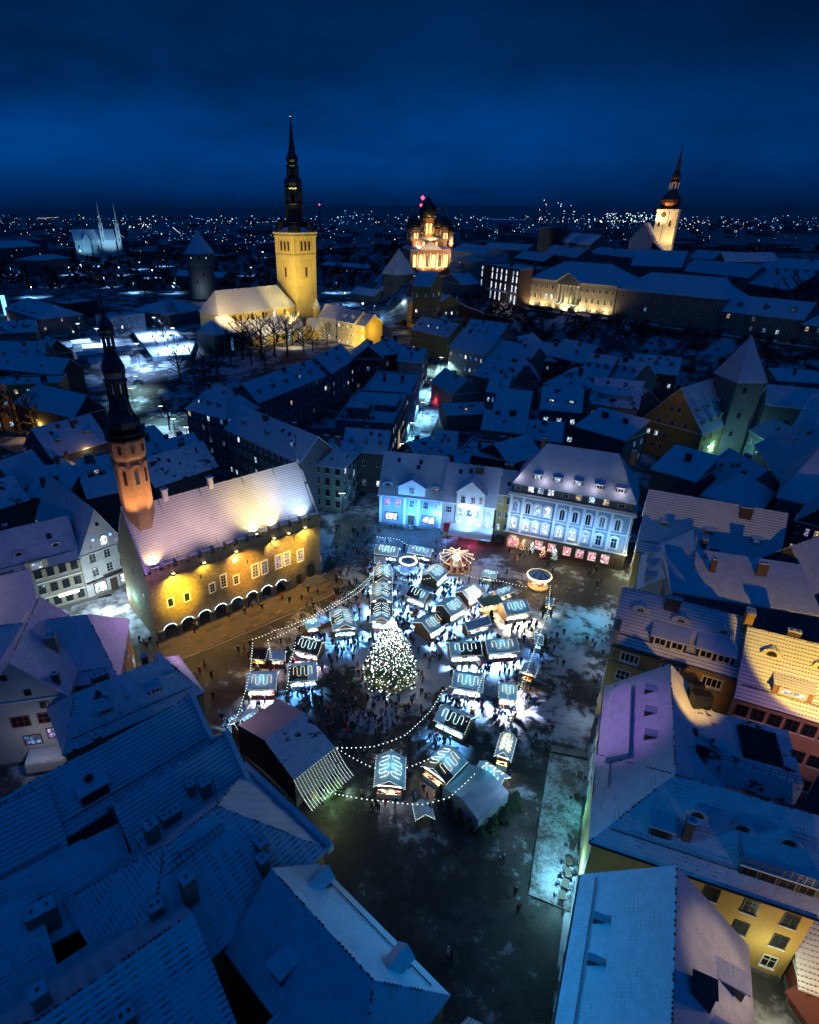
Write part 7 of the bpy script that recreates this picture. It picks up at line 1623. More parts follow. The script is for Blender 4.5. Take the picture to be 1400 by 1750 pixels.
def fir(h, R, nb, seed, lights=None, base=.6):
    r = random.Random(seed); b = MB(); pts = []
    for k in range(nb):
        t = (k + .5) / nb; z = base + (h - base) * t ** .85; L = R * (1 - t) ** .80 * r.uniform(.55, 1.25) + .12; a = k * 2.39996 + r.uniform(-.2, .2)
        d = Vector((math.cos(a), math.sin(a), 0)); up = Vector((0, 0, 1)); sd_ = d.cross(up)
        p0 = Vector((0, 0, z)); p1 = p0 + d * L * .55 - up * L * .10; p2 = p0 + d * L - up * L * .16 + up * .12 * L * r.random()
        w = L * .34
        for (q0, q1, wa, wb) in ((p0, p1, w * .35, w), (p1, p2, w, .03)):
            b.mesh([q0 + sd_ * wa, q0 - sd_ * wa, q1 - sd_ * wb, q1 + sd_ * wb, (q0 + q1) / 2 + up * .16], [(0, 1, 4), (1, 2, 4), (2, 3, 4), (3, 0, 4)])
        for j in range(3):
            q = p0.lerp(p2, .35 + .22 * j); s_ = 1 if j % 2 else -1
            tip = q + d * w * .6 + sd_ * s_ * w * 1.05 - up * .12 * L; b.mesh([q + up * .07, q + d * w * .5, tip, q - d * w * .25], [(0, 1, 2), (0, 2, 3)])
            pts.append(tip + up * .08)
        for j in range(9): pts.append(p0.lerp(p2, .22 + .8 * j / 8) + sd_ * r.uniform(-.5, .5) * w + up * .17)
    return b, pts
b_, pts = fir(12.4, 4.2, 520, 5)
b_.build('boughs', ['needles'], xt, False, kind='stuff')
lb2, lc, lr_ = MB(), MB(), MB()
for i, p in enumerate(pts):
    if p.z > 8 and MR.random() < (p.z - 8) / 5.5: continue
    (lr_ if i % 29 == 0 else (lc if i % 4 == 0 else lb2)).bulb((p.x + MR.uniform(-.1, .1), p.y + MR.uniform(-.1, .1), p.z + MR.uniform(-.05, .1)), MR.choice((.04, .055, .07, .085, .10, .14)))
lb2.build('lights', ['bulb_white'], xt, False, kind='stuff'); lc.build('lights', ['bulb_warm'], xt, False, kind='stuff'); lr_.build('baubles', ['bulb_red'], xt, False, kind='stuff')
MB().bulb((0, 0, 12.7), .22).build('star', ['glow_white'], xt, False)
for k in range(5):
    a = k * 1.257 + .4; lamp((TX.x + 4.0 * math.cos(a), TX.y + 4.0 * math.sin(a), 2.2 + .2 * k), 130, (1, .80, .36), .6)
for z, r_ in ((5, 3.0), (7.5, 2.3), (10, 1.5)): 
    for a in (-2.2, -.9): lamp((TX.x + r_ * math.cos(a), TX.y + r_ * math.sin(a), z), 45, (1, .93, .7), .5)
OBST.append((TX.x, TX.y, 4.6)); PLACES.append((TX.x, TX.y, 'the big christmas tree'))

# merry-go-rounds
CX1 = at(919, 1003); CX1.z = 0
ca = thing('carousel', 'round carousel with grey-blue cone roof and warm lit rim, right side', 'carousel', CX1)
rr = 2.2
MB().lathe([(rr, 0), (rr, .35), (rr - .1, .4)], 16).build('platform', ['wood_pale'], ca)
cn = MB()
for k in range(16):
    a0, a1 = k * math.pi / 8, (k + 1) * math.pi / 8
    cn.slab([(rr * 1.12 * math.cos(a0), rr * 1.12 * math.sin(a0), 3.1), (rr * 1.12 * math.cos(a1), rr * 1.12 * math.sin(a1), 3.1), (.15 * math.cos(a1), .15 * math.sin(a1), 4.4), (.15 * math.cos(a0), .15 * math.sin(a0), 4.4)], [(0, 1, 2, 3)], .06, k % 2)
cn.build('canopy', ['snow_clean', 'tent'], ca)
MB().lathe([(rr * 1.12, 2.7), (rr * 1.14, 2.7), (rr * 1.14, 3.1), (rr * 1.12, 3.1)], 16).build('rim', ['glow_warm'], ca, False)
bb = MB()
for k in range(48): bb.bulb((rr * 1.17 * math.cos(k * math.pi / 24), rr * 1.17 * math.sin(k * math.pi / 24), 2.9), .075)
bb.build('rim_bulbs', ['bulb_warm'], ca, False)
MB().lathe([(.5, .4), (.45, 3.6), (.12, 4.4), (.1, 4.9)], 10).build('centre_pole', ['trim_white'], ca, False)
hs = MB().tube([(-.5, 0, .3), (0, 0, .35), (.45, 0, .6), (.7, 0, 1.0)], .2, 6, 0, .12).tube([(-.4, 0, .3), (-.5, 0, -.3)], .07, 4).tube([(.3, 0, .35), (.5, 0, -.2)], .07, 4).tube([(0, 0, -.6), (0, 0, 2.2)], .03, 4).data('horse', ['trim_red'], False)
hs2 = hs.copy(); hs2.materials.clear(); hs2.materials.append(M['trim_white'])
for k in range(8): place('horse', (hs, hs2)[k % 2], ca, (1.6 * math.cos(k * math.pi / 4), 1.6 * math.sin(k * math.pi / 4), 1.0), k * math.pi / 4 + math.pi / 2)
for k in range(4): a = k * 1.57 + .5; lamp((CX1.x + 1.5 * math.cos(a), CX1.y + 1.5 * math.sin(a), 2.5), 120, (1, .62, .42), .15)
OBST.append((CX1.x, CX1.y, 3.4)); PLACES.append((CX1.x, CX1.y, 'the cone-roofed carousel'))
CX2 = at(779, 971); CX2.z = 0
cb = thing('carousel', 'star-shaped open canopy carousel glowing warm with red seats', 'carousel', CX2, .2)
sc = MB(); n = 12; R_ = 3.9
for k in range(n):
    a0, a1 = k * 2 * math.pi / n, (k + 1) * 2 * math.pi / n; am = (a0 + a1) / 2; e = 1.0 if k % 2 == 0 else .86
    sc.slab([(.5 * math.cos(a0), .5 * math.sin(a0), 3.9), (R_ * math.cos(a0) , R_ * math.sin(a0), 3.0), (R_ * .86 * math.cos(am), R_ * .86 * math.sin(am), 2.75), (R_ * math.cos(a1), R_ * math.sin(a1), 3.0), (.5 * math.cos(a1), .5 * math.sin(a1), 3.9)], [(0, 1, 2, 3, 4)], .05)
    sc.box(0, 0, 0, 0, 0, 0) if False else None
rib = MB()
for k in range(n):
    a = k * 2 * math.pi / n; rib.tube([(.4 * math.cos(a), .4 * math.sin(a), 4.2), (R_ * math.cos(a), R_ * math.sin(a), 3.05)], .05, 4); rib.tube([(R_ * .94 * math.cos(a), R_ * .94 * math.sin(a), 0), (R_ * .94 * math.cos(a), R_ * .94 * math.sin(a), 3.0)], .05, 4)
rib.build('frame', ['trim_white'], cb, False)
bb = MB()
for k in range(n):
    a = k * 2 * math.pi / n; am = a + math.pi / n
    for j in range(12): bb.bulb(((.5 + (R_ - .5) * j / 11) * math.cos(a), (.5 + (R_ - .5) * j / 11) * math.sin(a), 4.2 - 1.1 * j / 11 + .08), .08, 0)
    for j in range(8):
        t = j / 7; p = Vector((R_ * math.cos(a), R_ * math.sin(a), 3.0)).lerp(Vector((R_ * .86 * math.cos(am), R_ * .86 * math.sin(am), 2.7)), t); bb.bulb(p, .07, 0)
bb.build('bulbs', ['bulb_warm'], cb, False)
MB().lathe([(3.4, 0), (3.4, .3), (3.3, .32)], 18).build('platform', ['wood_pale'], cb); MB().lathe([(.9, .3), (.7, 2.4), (1.1, 2.6), (.4, 4.3), (.1, 4.8)], 10).build('centre_pole', ['trim_white'], cb)
se = MB().box(-.4, .4, -.35, .35, .1, .5).box(-.4, .4, .25, .4, .5, 1.1).data('seat', ['trim_red'])
for k in range(9): place('seat', se, cb, (2.4 * math.cos(k * .7), 2.4 * math.sin(k * .7), .3), k * .7 + 1.57)
for k in range(4): a = k * 1.57; lamp((CX2.x + 1.8 * math.cos(a), CX2.y + 1.8 * math.sin(a), 3.4), 170, (1, .66, .42), .2)
OBST.append((CX2.x, CX2.y, 4.2)); PLACES.append((CX2.x, CX2.y, 'the star-shaped carousel'))
CX3 = at(697, 978); CX3.z = 0
cc3 = thing('carousel', 'small blue merry-go-round with white horned ring and lit panels', 'carousel', CX3)
MB().lathe([(2.1, 0), (2.2, .5), (1.6, .7), (1.1, 1.1), (1.0, 2.2), (1.5, 2.5)], 14).build('body', ['wall_blue'], cc3)
MB().lathe([(1.75, 2.75), (2.0, 2.95), (1.8, 3.1), (1.65, 2.9)], 16).build('ring', ['glow_white'], cc3, False)
MB().lathe([(1.7, 3.0), (.1, 3.7)], 14).build('canopy', ['wall_blue'], cc3)
bb = MB()
for k in range(26): bb.bulb((2.2 * math.cos(k * .2417), 2.2 * math.sin(k * .2417), .75 + .3 * (k % 2)), .08, k % 2)
bb.build('bulbs', ['bulb_white', 'bulb_green'], cc3, False)
for k in range(3): lamp((CX3.x + 2.6 * math.cos(k * 2.1 - 2), CX3.y + 2.6 * math.sin(k * 2.1 - 2), 1.8), 260, ICE, .2)
OBST.append((CX3.x, CX3.y, 2.6)); PLACES.append((CX3.x, CX3.y, 'the small blue merry-go-round'))

# stage: tarpaulin roof of two slopes, dark side walls, curtain of light strings
E1a, E1b, Ra, Rb, E2a, E2b = at(477, 1195, 6.6), at(407, 1239, 6.6), at(519, 1216, 7.6), at(452, 1265, 7.6), at(574, 1278, 5.4), at(503, 1334, 5.4)
sc_ = (E1a + E1b + E2a + E2b) / 4; sc_.z = 0
stg = thing('stage', 'covered concert stage with rosy and navy tarpaulin roof and curtain of light strings', 'stage', sc_)
l = lambda p, z=None: (p.x - sc_.x, p.y - sc_.y, p.z if z is None else z)
def lerp(a, b, t): return a + (b - a) * t
MB().slab([l(E1b), l(lerp(E1b, E1a, .5)), l(lerp(Rb, Ra, .5)), l(Rb)], [(0, 1, 2, 3)], .1).slab([l(lerp(E1b, E1a, .503)), l(E1a), l(Ra), l(lerp(Rb, Ra, .503))], [(0, 1, 2, 3)], .1).build('roof_canvas', ['canvas'], stg)
MB().slab([l(Rb), l(Ra), l(E2a), l(E2b)], [(0, 3, 2, 1)], .1).build('roof_canvas', ['snow_patchy'], stg)
wl = MB()
for a, b in ((E1b, Rb), (Rb, E2b)): wl.mesh([l(a, 0), l(b, 0), l(b, b.z - .12), l(a, a.z - .12)], [(0, 1, 2, 3)])
for a, b in ((E1a, Ra), (Ra, E2a)): wl.mesh([l(b, 2.6), l(a, 2.6), l(a, a.z - .12), l(b, b.z - .12)], [(0, 1, 2, 3)])
wl.mesh([l(E1a, 0), l(E1b, 0), l(E1b, 6.5), l(E1a, 6.5)], [(0, 1, 2, 3)]); wl.build('side_tarp', ['tarp_dark'], stg)
fl_ = [lerp(E1b, E1a, 0), E1a, E2a, E2b]
MB().prism([(p.x - sc_.x, p.y - sc_.y) for p in (E1b, E2b, E2a, E1a)], 0, 1.1).build('stage_floor', ['wall_green'], stg)
for p in (E1a, E1b, Ra, Rb, E2a, E2b): MB().tube([l(p, 0), l(p)], .12, 5).build('mast', ['dark_metal'], stg, False)
fn_ = Vector((E2a.y - E2b.y, -(E2a.x - E2b.x), 0)).normalized(); fn_ = fn_ if fn_.y < 0 else -fn_
cab, bl1 = MB(), MB()
for j in range(17):
    t = j / 16; a = lerp(E2b, E2a, t) ; e = a + fn_ * 3.4; e.z = 2.7
    for k in range(24):
        s = k / 23; p = lerp(a, e, s); p.z = a.z + (2.7 - a.z) * s - .35 * math.sin(math.pi * s); bl1.bulb(l(p), .04, 0)
for k in range(11):
    s = k / 10; cab.tube([(lambda p: (p.x - sc_.x, p.y - sc_.y, a_z))(lerp(E2b, E2a, t / 8) + fn_ * 3.4 * s) for t in range(9) for a_z in (5.4 - 2.7 * s - .35 * math.sin(math.pi * s),)], .02, 3)
cab.build('cable_net', ['dark_metal'], stg, False); bl1.build('light_curtain', ['bulb_white'], stg, False, kind='stuff')
fc_ = lerp(E2a, E2b, .5) + fn_ * 2.6; 
lamp((fc_.x, fc_.y, 2.0), 150, (.45, 1, .45), .3); lamp((lerp(E2a, E2b, .25).x + fn_.x * 3, lerp(E2a, E2b, .25).y + fn_.y * 3, 2.2), 110, (.7, 1, .35), .3); lamp((lerp(E2a, E2b, .8).x + fn_.x * 5, lerp(E2a, E2b, .8).y + fn_.y * 5, 2.8), 120, (1, .85, .3), .3)
lamp((E1b.x - 3.5, E1b.y + 1, 11.5), 700, (1, .55, .72), .5, 100, (lerp(E1a, E1b, .5).x, lerp(E1a, E1b, .5).y, 6), .8)
for t, d, s_ in ((.2, 1.0, 1.2), (.45, 1.6, 1.0), (.7, 1.0, 1.3)):
    p = lerp(E2a, E2b, t) + fn_ * d; p.z = 0; k = thing('stage_platform', ('low green-lit platform with a box at the right of the stage front', 'green-lit platform in the middle before the stage', 'platform with gold parcel at the left of the stage front')[int(t * 4)], 'platform', (p.x, p.y, 0), math.atan2(E2a.y - E2b.y, E2a.x - E2b.x))
    MB().box(-1.1, 1.1, -.7, .7, 0, .9).build('deck', ['wall_green'], k, False); MB().box(-.45, .45, -.3, .3, .9, 1.7).build('speaker', ['trim_dark' if t < .6 else 'wood_pale'], k, False)
for q in range(-2, 3):
    for s in (-4, 0, 4): OBST.append((sc_.x + (Ra.x - Rb.x) * q * .22 + fn_.x * s, sc_.y + (Ra.y - Rb.y) * q * .22 + fn_.y * s, 3.2))
PLACES.append((sc_.x, sc_.y, 'the covered stage'))

# big white tent
tA, tB, tC, tD = at(757, 1347, 2.7), at(802, 1305, 2.7), at(870, 1354, 2.7), at(818, 1402, 2.7)
rA, rB = lerp(tA, tD, .5), lerp(tB, tC, .5); rA.z = rB.z = 3.9
tn0 = (tA + tC) / 2; tn0.z = 0
tn = thing('tent', 'big crumpled white tent glowing faintly from inside, among dark firs', 'tent', tn0)
l = lambda p, z=None: (p.x - tn0.x, p.y - tn0.y, p.z if z is None else z)
def cloth(p0, p1, p2, p3, n=9, m_=7, amp=.10, seed=1):
    r = random.Random(seed); vs_ = []
    for j in range(m_ + 1):
        for i in range(n + 1):
            p = lerp(lerp(p0, p1, i / n), lerp(p3, p2, i / n), j / m_); q = Vector(l(p)); ed = min(i, n - i, j, m_ - j)
            q.z += (0 if ed == 0 else r.uniform(-1, .5) * amp) - .18 * math.sin(math.pi * j / m_); vs_.append(q)
    return vs_, [(j * (n + 1) + i, j * (n + 1) + i + 1, (j + 1) * (n + 1) + i + 1, (j + 1) * (n + 1) + i) for j in range(m_) for i in range(n)]
m1 = MB(); m1.mesh(*cloth(tA, rA, rB, tB, seed=2)); m1.build('roof_canvas', ['tent'], tn, True, True)
m1 = MB(); m1.mesh(*cloth(rA, tD, tC, rB, seed=8, amp=.2)); m1.build('roof_canvas', ['tent'], tn, True, True)
m1 = MB()
for a, b in ((tA, rA), (rA, tD), (tD, tC), (tC, rB), (rB, tB), (tB, tA)): m1.mesh([l(a, 0), l(b, 0), l(b), l(a)], [(0, 1, 2, 3)])
m1.build('side_canvas', ['tent'], tn)
q = lerp(tC, tD, .35); lamp((q.x + 2.6, q.y + .2, 5.2), 330, (.40, .62, 1), .3); lamp((tC.x + 1.8, tC.y + .5, 4.0), 150, (.45, .68, 1), .3)
for q in (0, 1, -1): OBST.append((tn0.x + (tB.x - tA.x) * .3 * q, tn0.y + (tB.y - tA.y) * .3 * q, 3.4))
PLACES.append((tn0.x, tn0.y, 'the big white tent'))

# small fir trees set round tent and kiosks
FIR = [fir(2.6, .85, 42, 60 + i, base=.15)[0].data('boughs', ['needles'], False) for i in range(3)]
FB = MB().tube([(0, 0, 0), (0, 0, 2.3)], .06, 5, 0, .02).data('trunk', ['bark'], False)
FT = MB().lathe([(.32, 0), (.4, .45), (.3, .46)], 8).data('tub', ['wood'], False)
fl = [((752, 1365), 'left of the big white tent'), ((765, 1385), 'at the left front corner of the white tent'), ((783, 1402), 'before the left half of the white tent'), ((800, 1418), 'at the front corner of the white tent'),
      ((822, 1432), 'before the lowest corner of the white tent'), ((842, 1420), 'right of the lowest tent corner'), ((862, 1400), 'along the right side of the white tent'), ((880, 1378), 'at the right corner of the white tent'),
      ((716, 1396), 'left beside the little turquoise kiosk'), ((733, 1398), 'right beside the little turquoise kiosk'), ((577, 1350), 'at the right end of the stage front'), ((560, 1362), 'in front of the stage lights'),
      ((938, 1035), 'under the kiosk right of the grill stall'), ((930, 1044), 'left below the kiosk near the carousel'), ((918, 1102), 'below the white-capped kiosk'), ((928, 1106), 'right below the white-capped kiosk'),
      ((902, 1160), 'before the warm-lit hatch kiosk'), ((793, 1072), 'left of the double white awning'), ((838, 1064), 'right of the double white awning'), ((878, 1268), 'right of the narrow striped stall'), ((872, 1275), 'close below the narrow striped stall'), ((493, 1128), 'beside the flat awning kiosk')]
for i, (p, w) in enumerate(fl):
    q = at(*p); s = MR.uniform(.8, 1.25); t = thing('fir_tree', 'small dark fir tree in a tub ' + w, 'fir tree', (q.x, q.y, 0), MR.uniform(0, 6), 'small firs dressing the market'); t.scale = (s, s, s)
    place('boughs', FIR[i % 3], t); place('trunk', FB, t); place('tub', FT, t); OBST.append((q.x, q.y, .8))
# festoon lights on poles
PD = MB().tube([(0, 0, 0), (0, 0, 4.6)], .06, 6).lathe([(.45, 0), (.4, .35), (.1, .4)], 8).data('pole', ['dark_metal'], False)
def festoon(label, pts, step=.62, sag=.35, col='bulb_white'):
    P3 = [at(*p) for p in pts]; o0 = P3[0].copy(); o0.z = 0
    t = thing('festoon_lights', label, 'string lights', o0, 0, 'strings of bulbs over the square'); cb, bl = MB(), MB()
    for a, b in zip(P3, P3[1:]):
        L = (b - a).length; n = max(2, int(L / step)); line = []
        for k in range(n + 1):
            s = k / n; p = a.lerp(b, s); p.z -= sag * min(1, L / 12) * 4 * s * (1 - s); line.append(p - o0)
        cb.tube(line, .015, 3)
        for p in line[:-1]: bl.bulb((p.x, p.y, p.z - .08), .078, 0)
    cb.build('cable', ['dark_metal'], t, False); bl.build('bulbs', [col], t, False)
H_ = 4.4
festoon('string of bulbs sagging from the stage towards the half-cleared stall', [(577, 1277, 5), (640, 1275, H_), (692, 1256, H_), (735, 1215, H_), (757, 1180, H_), (775, 1168, H_)])
festoon('string of bulbs from the stage across the lone front stall', [(577, 1279, 5), (632, 1309, H_), (668, 1318, 4.0), (705, 1308, H_), (745, 1290, H_)])
festoon('long string of bulbs from the stage front to the tent', [(554, 1350, 3), (600, 1361, H_), (655, 1368, H_), (722, 1374, H_), (768, 1362, H_), (816, 1317, H_)])
festoon('string of bulbs down the far left side of the market', [(400, 1235, 5), (418, 1185, H_), (428, 1145, H_), (432, 1094, H_)])
festoon('upper string of bulbs beside the town hall pavement', [(432, 1092, H_), (470, 1077, H_), (510, 1063, H_), (560, 1037, H_), (600, 1012, H_), (632, 985, H_), (650, 955, H_)])
festoon('lower string of bulbs beside the town hall pavement', [(458, 1093, H_), (500, 1075, H_), (540, 1052, H_), (580, 1030, H_), (615, 1010, H_), (640, 980, H_)])
festoon('string of bulbs hanging beside the half-cleared stall with red trim', [(505, 1098, H_), (497, 1130, H_), (489, 1185, 3.2)])
festoon('string of bulbs from the flat awning kiosk past the snack kiosk', [(458, 1094, H_), (466, 1130, H_), (472, 1138, 3)])
festoon('string of bulbs down the right edge of the market', [(941, 1000, 5), (938, 1040, H_), (922, 1085, H_), (906, 1130, H_), (888, 1180, H_), (868, 1245, H_)])
festoon('string of bulbs from the star canopy carousel towards the round carousel', [(790, 980, H_), (822, 988, H_), (860, 993, H_), (905, 1003, H_)])
festoon('string of bulbs along the far end of the market', [(645, 917, H_), (668, 919, H_), (683, 922, H_), (700, 933, 3.4)])
festoon('string of bulbs between the blue merry-go-round and the snowy gabled stall', [(690, 990, 3.6), (720, 990, H_), (745, 985, H_)])
festoon('short string of bulbs down to the stall with dark centre panel', [(826, 1150, 3.8), (815, 1185, H_), (803, 1215, H_), (795, 1240, 3.0)])
for i, (px, py, w) in enumerate(((577, 1340, 'at the right end of the stage'), (697, 1290, 'near the lone front stall'), (760, 1225, 'by the stall with dark centre panel'), (434, 1135, 'beside the snack kiosk'), (596, 1050, 'left of the tree near the hip-like stall'), (642, 965, 'by the far left kiosk'),
                             (505, 1120, 'by the all-dark roof stall'), (938, 1043, 'by the kiosk near the round carousel'), (907, 1166, 'by the warm-lit hatch kiosk'), (869, 1290, 'by the narrow striped stall'), (818, 1350, 'in front of the white tent'))):
    q = at(px, py); t = thing('festoon_pole', 'thin dark pole holding bulb strings ' + w, 'pole', (q.x, q.y, 0), 0, 'poles for the bulb strings'); place('pole', PD, t)
# paving slabs before the hall
pv = place('pavement', MB().poly([(q.x, q.y, .035) for q in (TO + ax * -1 - an * 1.0, TO + ax * -1.5 - an * 6.8, TO + ax * 20 - an * 7.4, TO + ax * 36 - an * 7.2, TO + ax * 40 - an * 4.5, TO + ax * 39 - an * .4, TO + ax * 0 - an * .5)]).data('pavement', ['slab_dark']), None, kind='structure')
for j in range(6):
    x = -.8 + MR.random()
    while x < 37.5 - (2.5 if j > 4 else 0):
        wd = MR.uniform(1.1, 2.3); 
        if (j, x) and not (x > 35 and j < 2):
            key = (round(wd, 1), MR.randrange(4)); dn_ = 'slab%s' % (key,)
            if dn_ not in _sw: _sw[dn_] = MB().box(.02, key[0] - .02, .02, 1.06, 0, .05).data('paving_slab', [('slab_brown', 'slab_dark', 'slab_buff', 'slab_grey')[key[1] if MR.random() < .55 else 0]])
            p = TO + ax * x - an * (1.9 + j * 1.08); o_ = place('paving_slab', _sw[dn_], pv, (p.x, p.y, .03 + MR.uniform(0, .015)), TA)
        x += round(wd, 1)
kb = MB()
q0 = [TO + ax * -1.8 - an * 7.0, TO + ax * 8 - an * 7.7, TO + ax * 20 - an * 7.8, TO + ax * 34 - an * 7.6, TO + ax * 39 - an * 6.0, TO + ax * 41 - an * 3.0]
for a, b in zip(q0, q0[1:]):
    d = (b - a).normalized(); n_ = Vector((-d.y, d.x, 0)) * .14
    kb.mesh([(a.x - n_.x, a.y - n_.y, 0), (b.x - n_.x, b.y - n_.y, 0), (b.x + n_.x, b.y + n_.y, 0), (a.x + n_.x, a.y + n_.y, 0), (a.x - n_.x, a.y - n_.y, .12), (b.x - n_.x, b.y - n_.y, .12), (b.x + n_.x, b.y + n_.y, .12), (a.x + n_.x, a.y + n_.y, .12)], [(4, 5, 6, 7), (0, 1, 5, 4), (1, 2, 6, 5), (2, 3, 7, 6), (3, 0, 4, 7)])
kb.build('kerb', ['kerb_stone'], None, kind='structure')
PLACES.append((TO.x + ax.x * 18 - an.x * 3, TO.y + ax.y * 18 - an.y * 3, 'the town hall arcade'))
# ------------------------------------------------------------------ people: one continuous body each, grown from a jointed skeleton
def body(joints, bones, radii):
    me = bpy.data.meshes.new('body'); me.from_pydata(joints, bones, []); o = bpy.data.objects.new('body', me); COL.objects.link(o)
    md = o.modifiers.new('skin', 'SKIN'); md.use_smooth_shade = True
    for i, r in enumerate(radii): me.skin_vertices[0].data[i].radius = (r, r) if not isinstance(r, tuple) else r
    me.skin_vertices[0].data[0].use_root = True
    o.modifiers.new('sub', 'SUBSURF').levels = 1
    dg = bpy.context.evaluated_depsgraph_get(); dg.update()
    m2 = bpy.data.meshes.new_from_object(o.evaluated_get(dg)); bpy.data.objects.remove(o)
    m2.materials.clear()
    for k in ('coat_black', 'trouser_black', 'skin', 'hat_black'): m2.materials.append(M[k])
    for p in m2.polygons:
        z, r = p.center.z, math.hypot(p.center.x, p.center.y); fr = p.center.y
        p.material_index = 3 if z > 1.66 or (z > 1.52 and fr > .03 and r < .2) else (2 if z > 1.50 and r < .2 else (0 if z > .72 else 1))
        if p.material_index == 0 and r > .24 and z < .95: p.material_index = 2
    return m2
COATS = dict(black=(.012, .012, .014), charcoal=(.03, .03, .034), navy=(.012, .02, .06), brown=(.06, .035, .02), green=(.02, .05, .03), grey=(.14, .14, .15), blue=(.02, .08, .35),
             burgundy=(.12, .012, .025), red=(.55, .015, .03), white=(.6, .6, .6), turquoise=(.05, .3, .36), yellow=(.6, .38, .04), pink=(.5, .16, .26), beige=(.34, .25, .15))
for k, c in COATS.items(): plain('coat_' + k, c, .8, var=.15, bmp=0)
HATS = dict(black=(.015, .015, .015), white=(.6, .6, .6), red=(.45, .02, .03), grey=(.2, .2, .22), blue=(.03, .12, .4))
for k, c in HATS.items(): plain('hat_' + k, c, .9, var=.1, bmp=0)
plain('trouser_black', (.014, .015, .02), .8, var=.2, bmp=0)
def figure(st, sw, armf, arml):
    """stride, arm swing, forearm pose of each side"""
    J = [(0, 0, .92), (0, 0, 1.15), (0, -.01, 1.36), (0, 0, 1.50), (0, -.02, 1.62), (0, -.02, 1.74)]
    R = [.165, .16, (.19, .13), .07, .10, .085]; B = [(0, 1), (1, 2), (2, 3), (3, 4), (4, 5)]
    for s, f in ((-1, st), (1, -st)):
        i = len(J); J += [(s * .1, f * .05, .84), (s * .11, -f * .45 + .0, .48), (s * .11, -f * .75 + .05 * (f < 0), .08), (s * .11, -f * .75 - .15, .05)]; R += [.115, .08, .06, .05]; B += [(0, i), (i, i + 1), (i + 1, i + 2), (i + 2, i + 3)]
    for s, f, a in ((-1, sw, armf), (1, -sw, arml)):
        i = len(J); J += [(s * .2, 0, 1.40), (s * .27, f * .25, 1.14), (s * (.27 - .13 * a), f * .5 - .28 * a, 1.14 - .22 * (1 - a) + .10 * a), (s * (.25 - .15 * a), f * .55 - .36 * a, 1.10 - .28 * (1 - a) + .16 * a)]
        R += [.085, .07, .055, .045]; B += [(2, i), (i, i + 1), (i + 1, i + 2), (i + 2, i + 3)]
    return body(J, B, R)
BODY = [figure(0.02, .0, 0, 0), figure(.30, .3, 0, 0), figure(.05, 0, .9, .8), figure(-.26, -.25, 0, .6), figure(.22, .2, .7, 0), figure(-.04, .05, .4, .9)]
POSE = ['standing', 'walking', 'drinking', 'striding', 'stepping', 'waiting']
PR = random.Random(77)
def free(x, y): return all((x - a) ** 2 + (y - b) ** 2 > r * r for a, b, r in OBST)
cand = []
def put(x, y, s=1.0): 
    if free(x, y) and all((x - c[0]) ** 2 + (y - c[1]) ** 2 > .16 for c in cand): cand.append((x, y, s))
for px, py in ((482, 1025), (495, 1031), (516, 1027), (408, 1116), (418, 1112), (428, 1106), (350, 1140), (342, 1152), (330, 1160), (338, 1168), (365, 1195), (362, 1160), (375, 1225), (380, 1232), (306, 1085), (314, 1080), (332, 1076), (333, 1083), (338, 1075),
               (239, 1099), (247, 1103), (258, 1100), (252, 1108), (270, 1107), (210, 1088), (432, 1040), (443, 1036), (448, 1043), (461, 1010), (488, 1000), (536, 1040), (527, 1012), (392, 1056), (419, 1050), (425, 1125), (503, 1068), (888, 955), (896, 953), (905, 950), (880, 960),
               (936, 968), (939, 962), (1005, 985), (1013, 985), (1018, 978), (1020, 1003), (1027, 997), (944, 980), (940, 1100), (951, 1092), (963, 1086), (934, 1117), (946, 1113), (1012, 1102), (1005, 1105), (1016, 1108), (1002, 1098), (962, 1140), (952, 1135),
               (972, 1200), (969, 1206), (925, 1255), (915, 1262), (905, 1250), (910, 1280), (935, 1285), (905, 1320), (908, 1300), (945, 1180), (860, 1475), (853, 1478), (880, 1530), (765, 1635), (772, 1640), (885, 1560), (730, 1425), (745, 1432), (700, 1330), (628, 1290), (635, 1300), (622, 1295),
               (580, 1300), (570, 1150), (560, 1240), (590, 1245), (575, 935), (580, 905), (575, 910), (600, 925), (612, 918), (565, 960), (570, 965), (690, 905), (700, 905), (708, 907), (668, 905), (760, 905), (775, 910), (790, 912), (800, 915), (845, 925), (852, 935), (870, 945), (820, 930)):
    q = at(px, py); put(q.x, q.y)
for x, y, nx_, ny_, ln, pw in FRONTS:
    for _ in range(int(4 + pw / 70)):
        u, d = PR.uniform(-ln - .8, ln + .8), abs(PR.gauss(0.2, 1.3)); put(x + nx_ * d - ny_ * u, y + ny_ * d + nx_ * u)
cA, cB = at(700, 1160), at(640, 1210)
for _ in range(420):
    q = at(PR.gauss(690, 95), PR.gauss(1085, 95)); q.z = 0
    if q.x > at(590, 1000).x - 12: put(q.x, q.y)
for _ in range(90): q = at(PR.gauss(620, 50), PR.gauss(1215, 38)); put(q.x, q.y)
for _ in range(40): q = at(PR.uniform(570, 640), PR.uniform(905, 1040)); put(q.x, q.y)
cand.sort(key=lambda c: c[0] ** 2 + c[1] ** 2)
print('people', len(cand))
used = set(); far_ = MB()
CW = (40, 22, 16, 9, 6, 9, 5, 3, 3, 4, 2, .8, 2, 4); CK = list(COATS); HK = list(HATS)
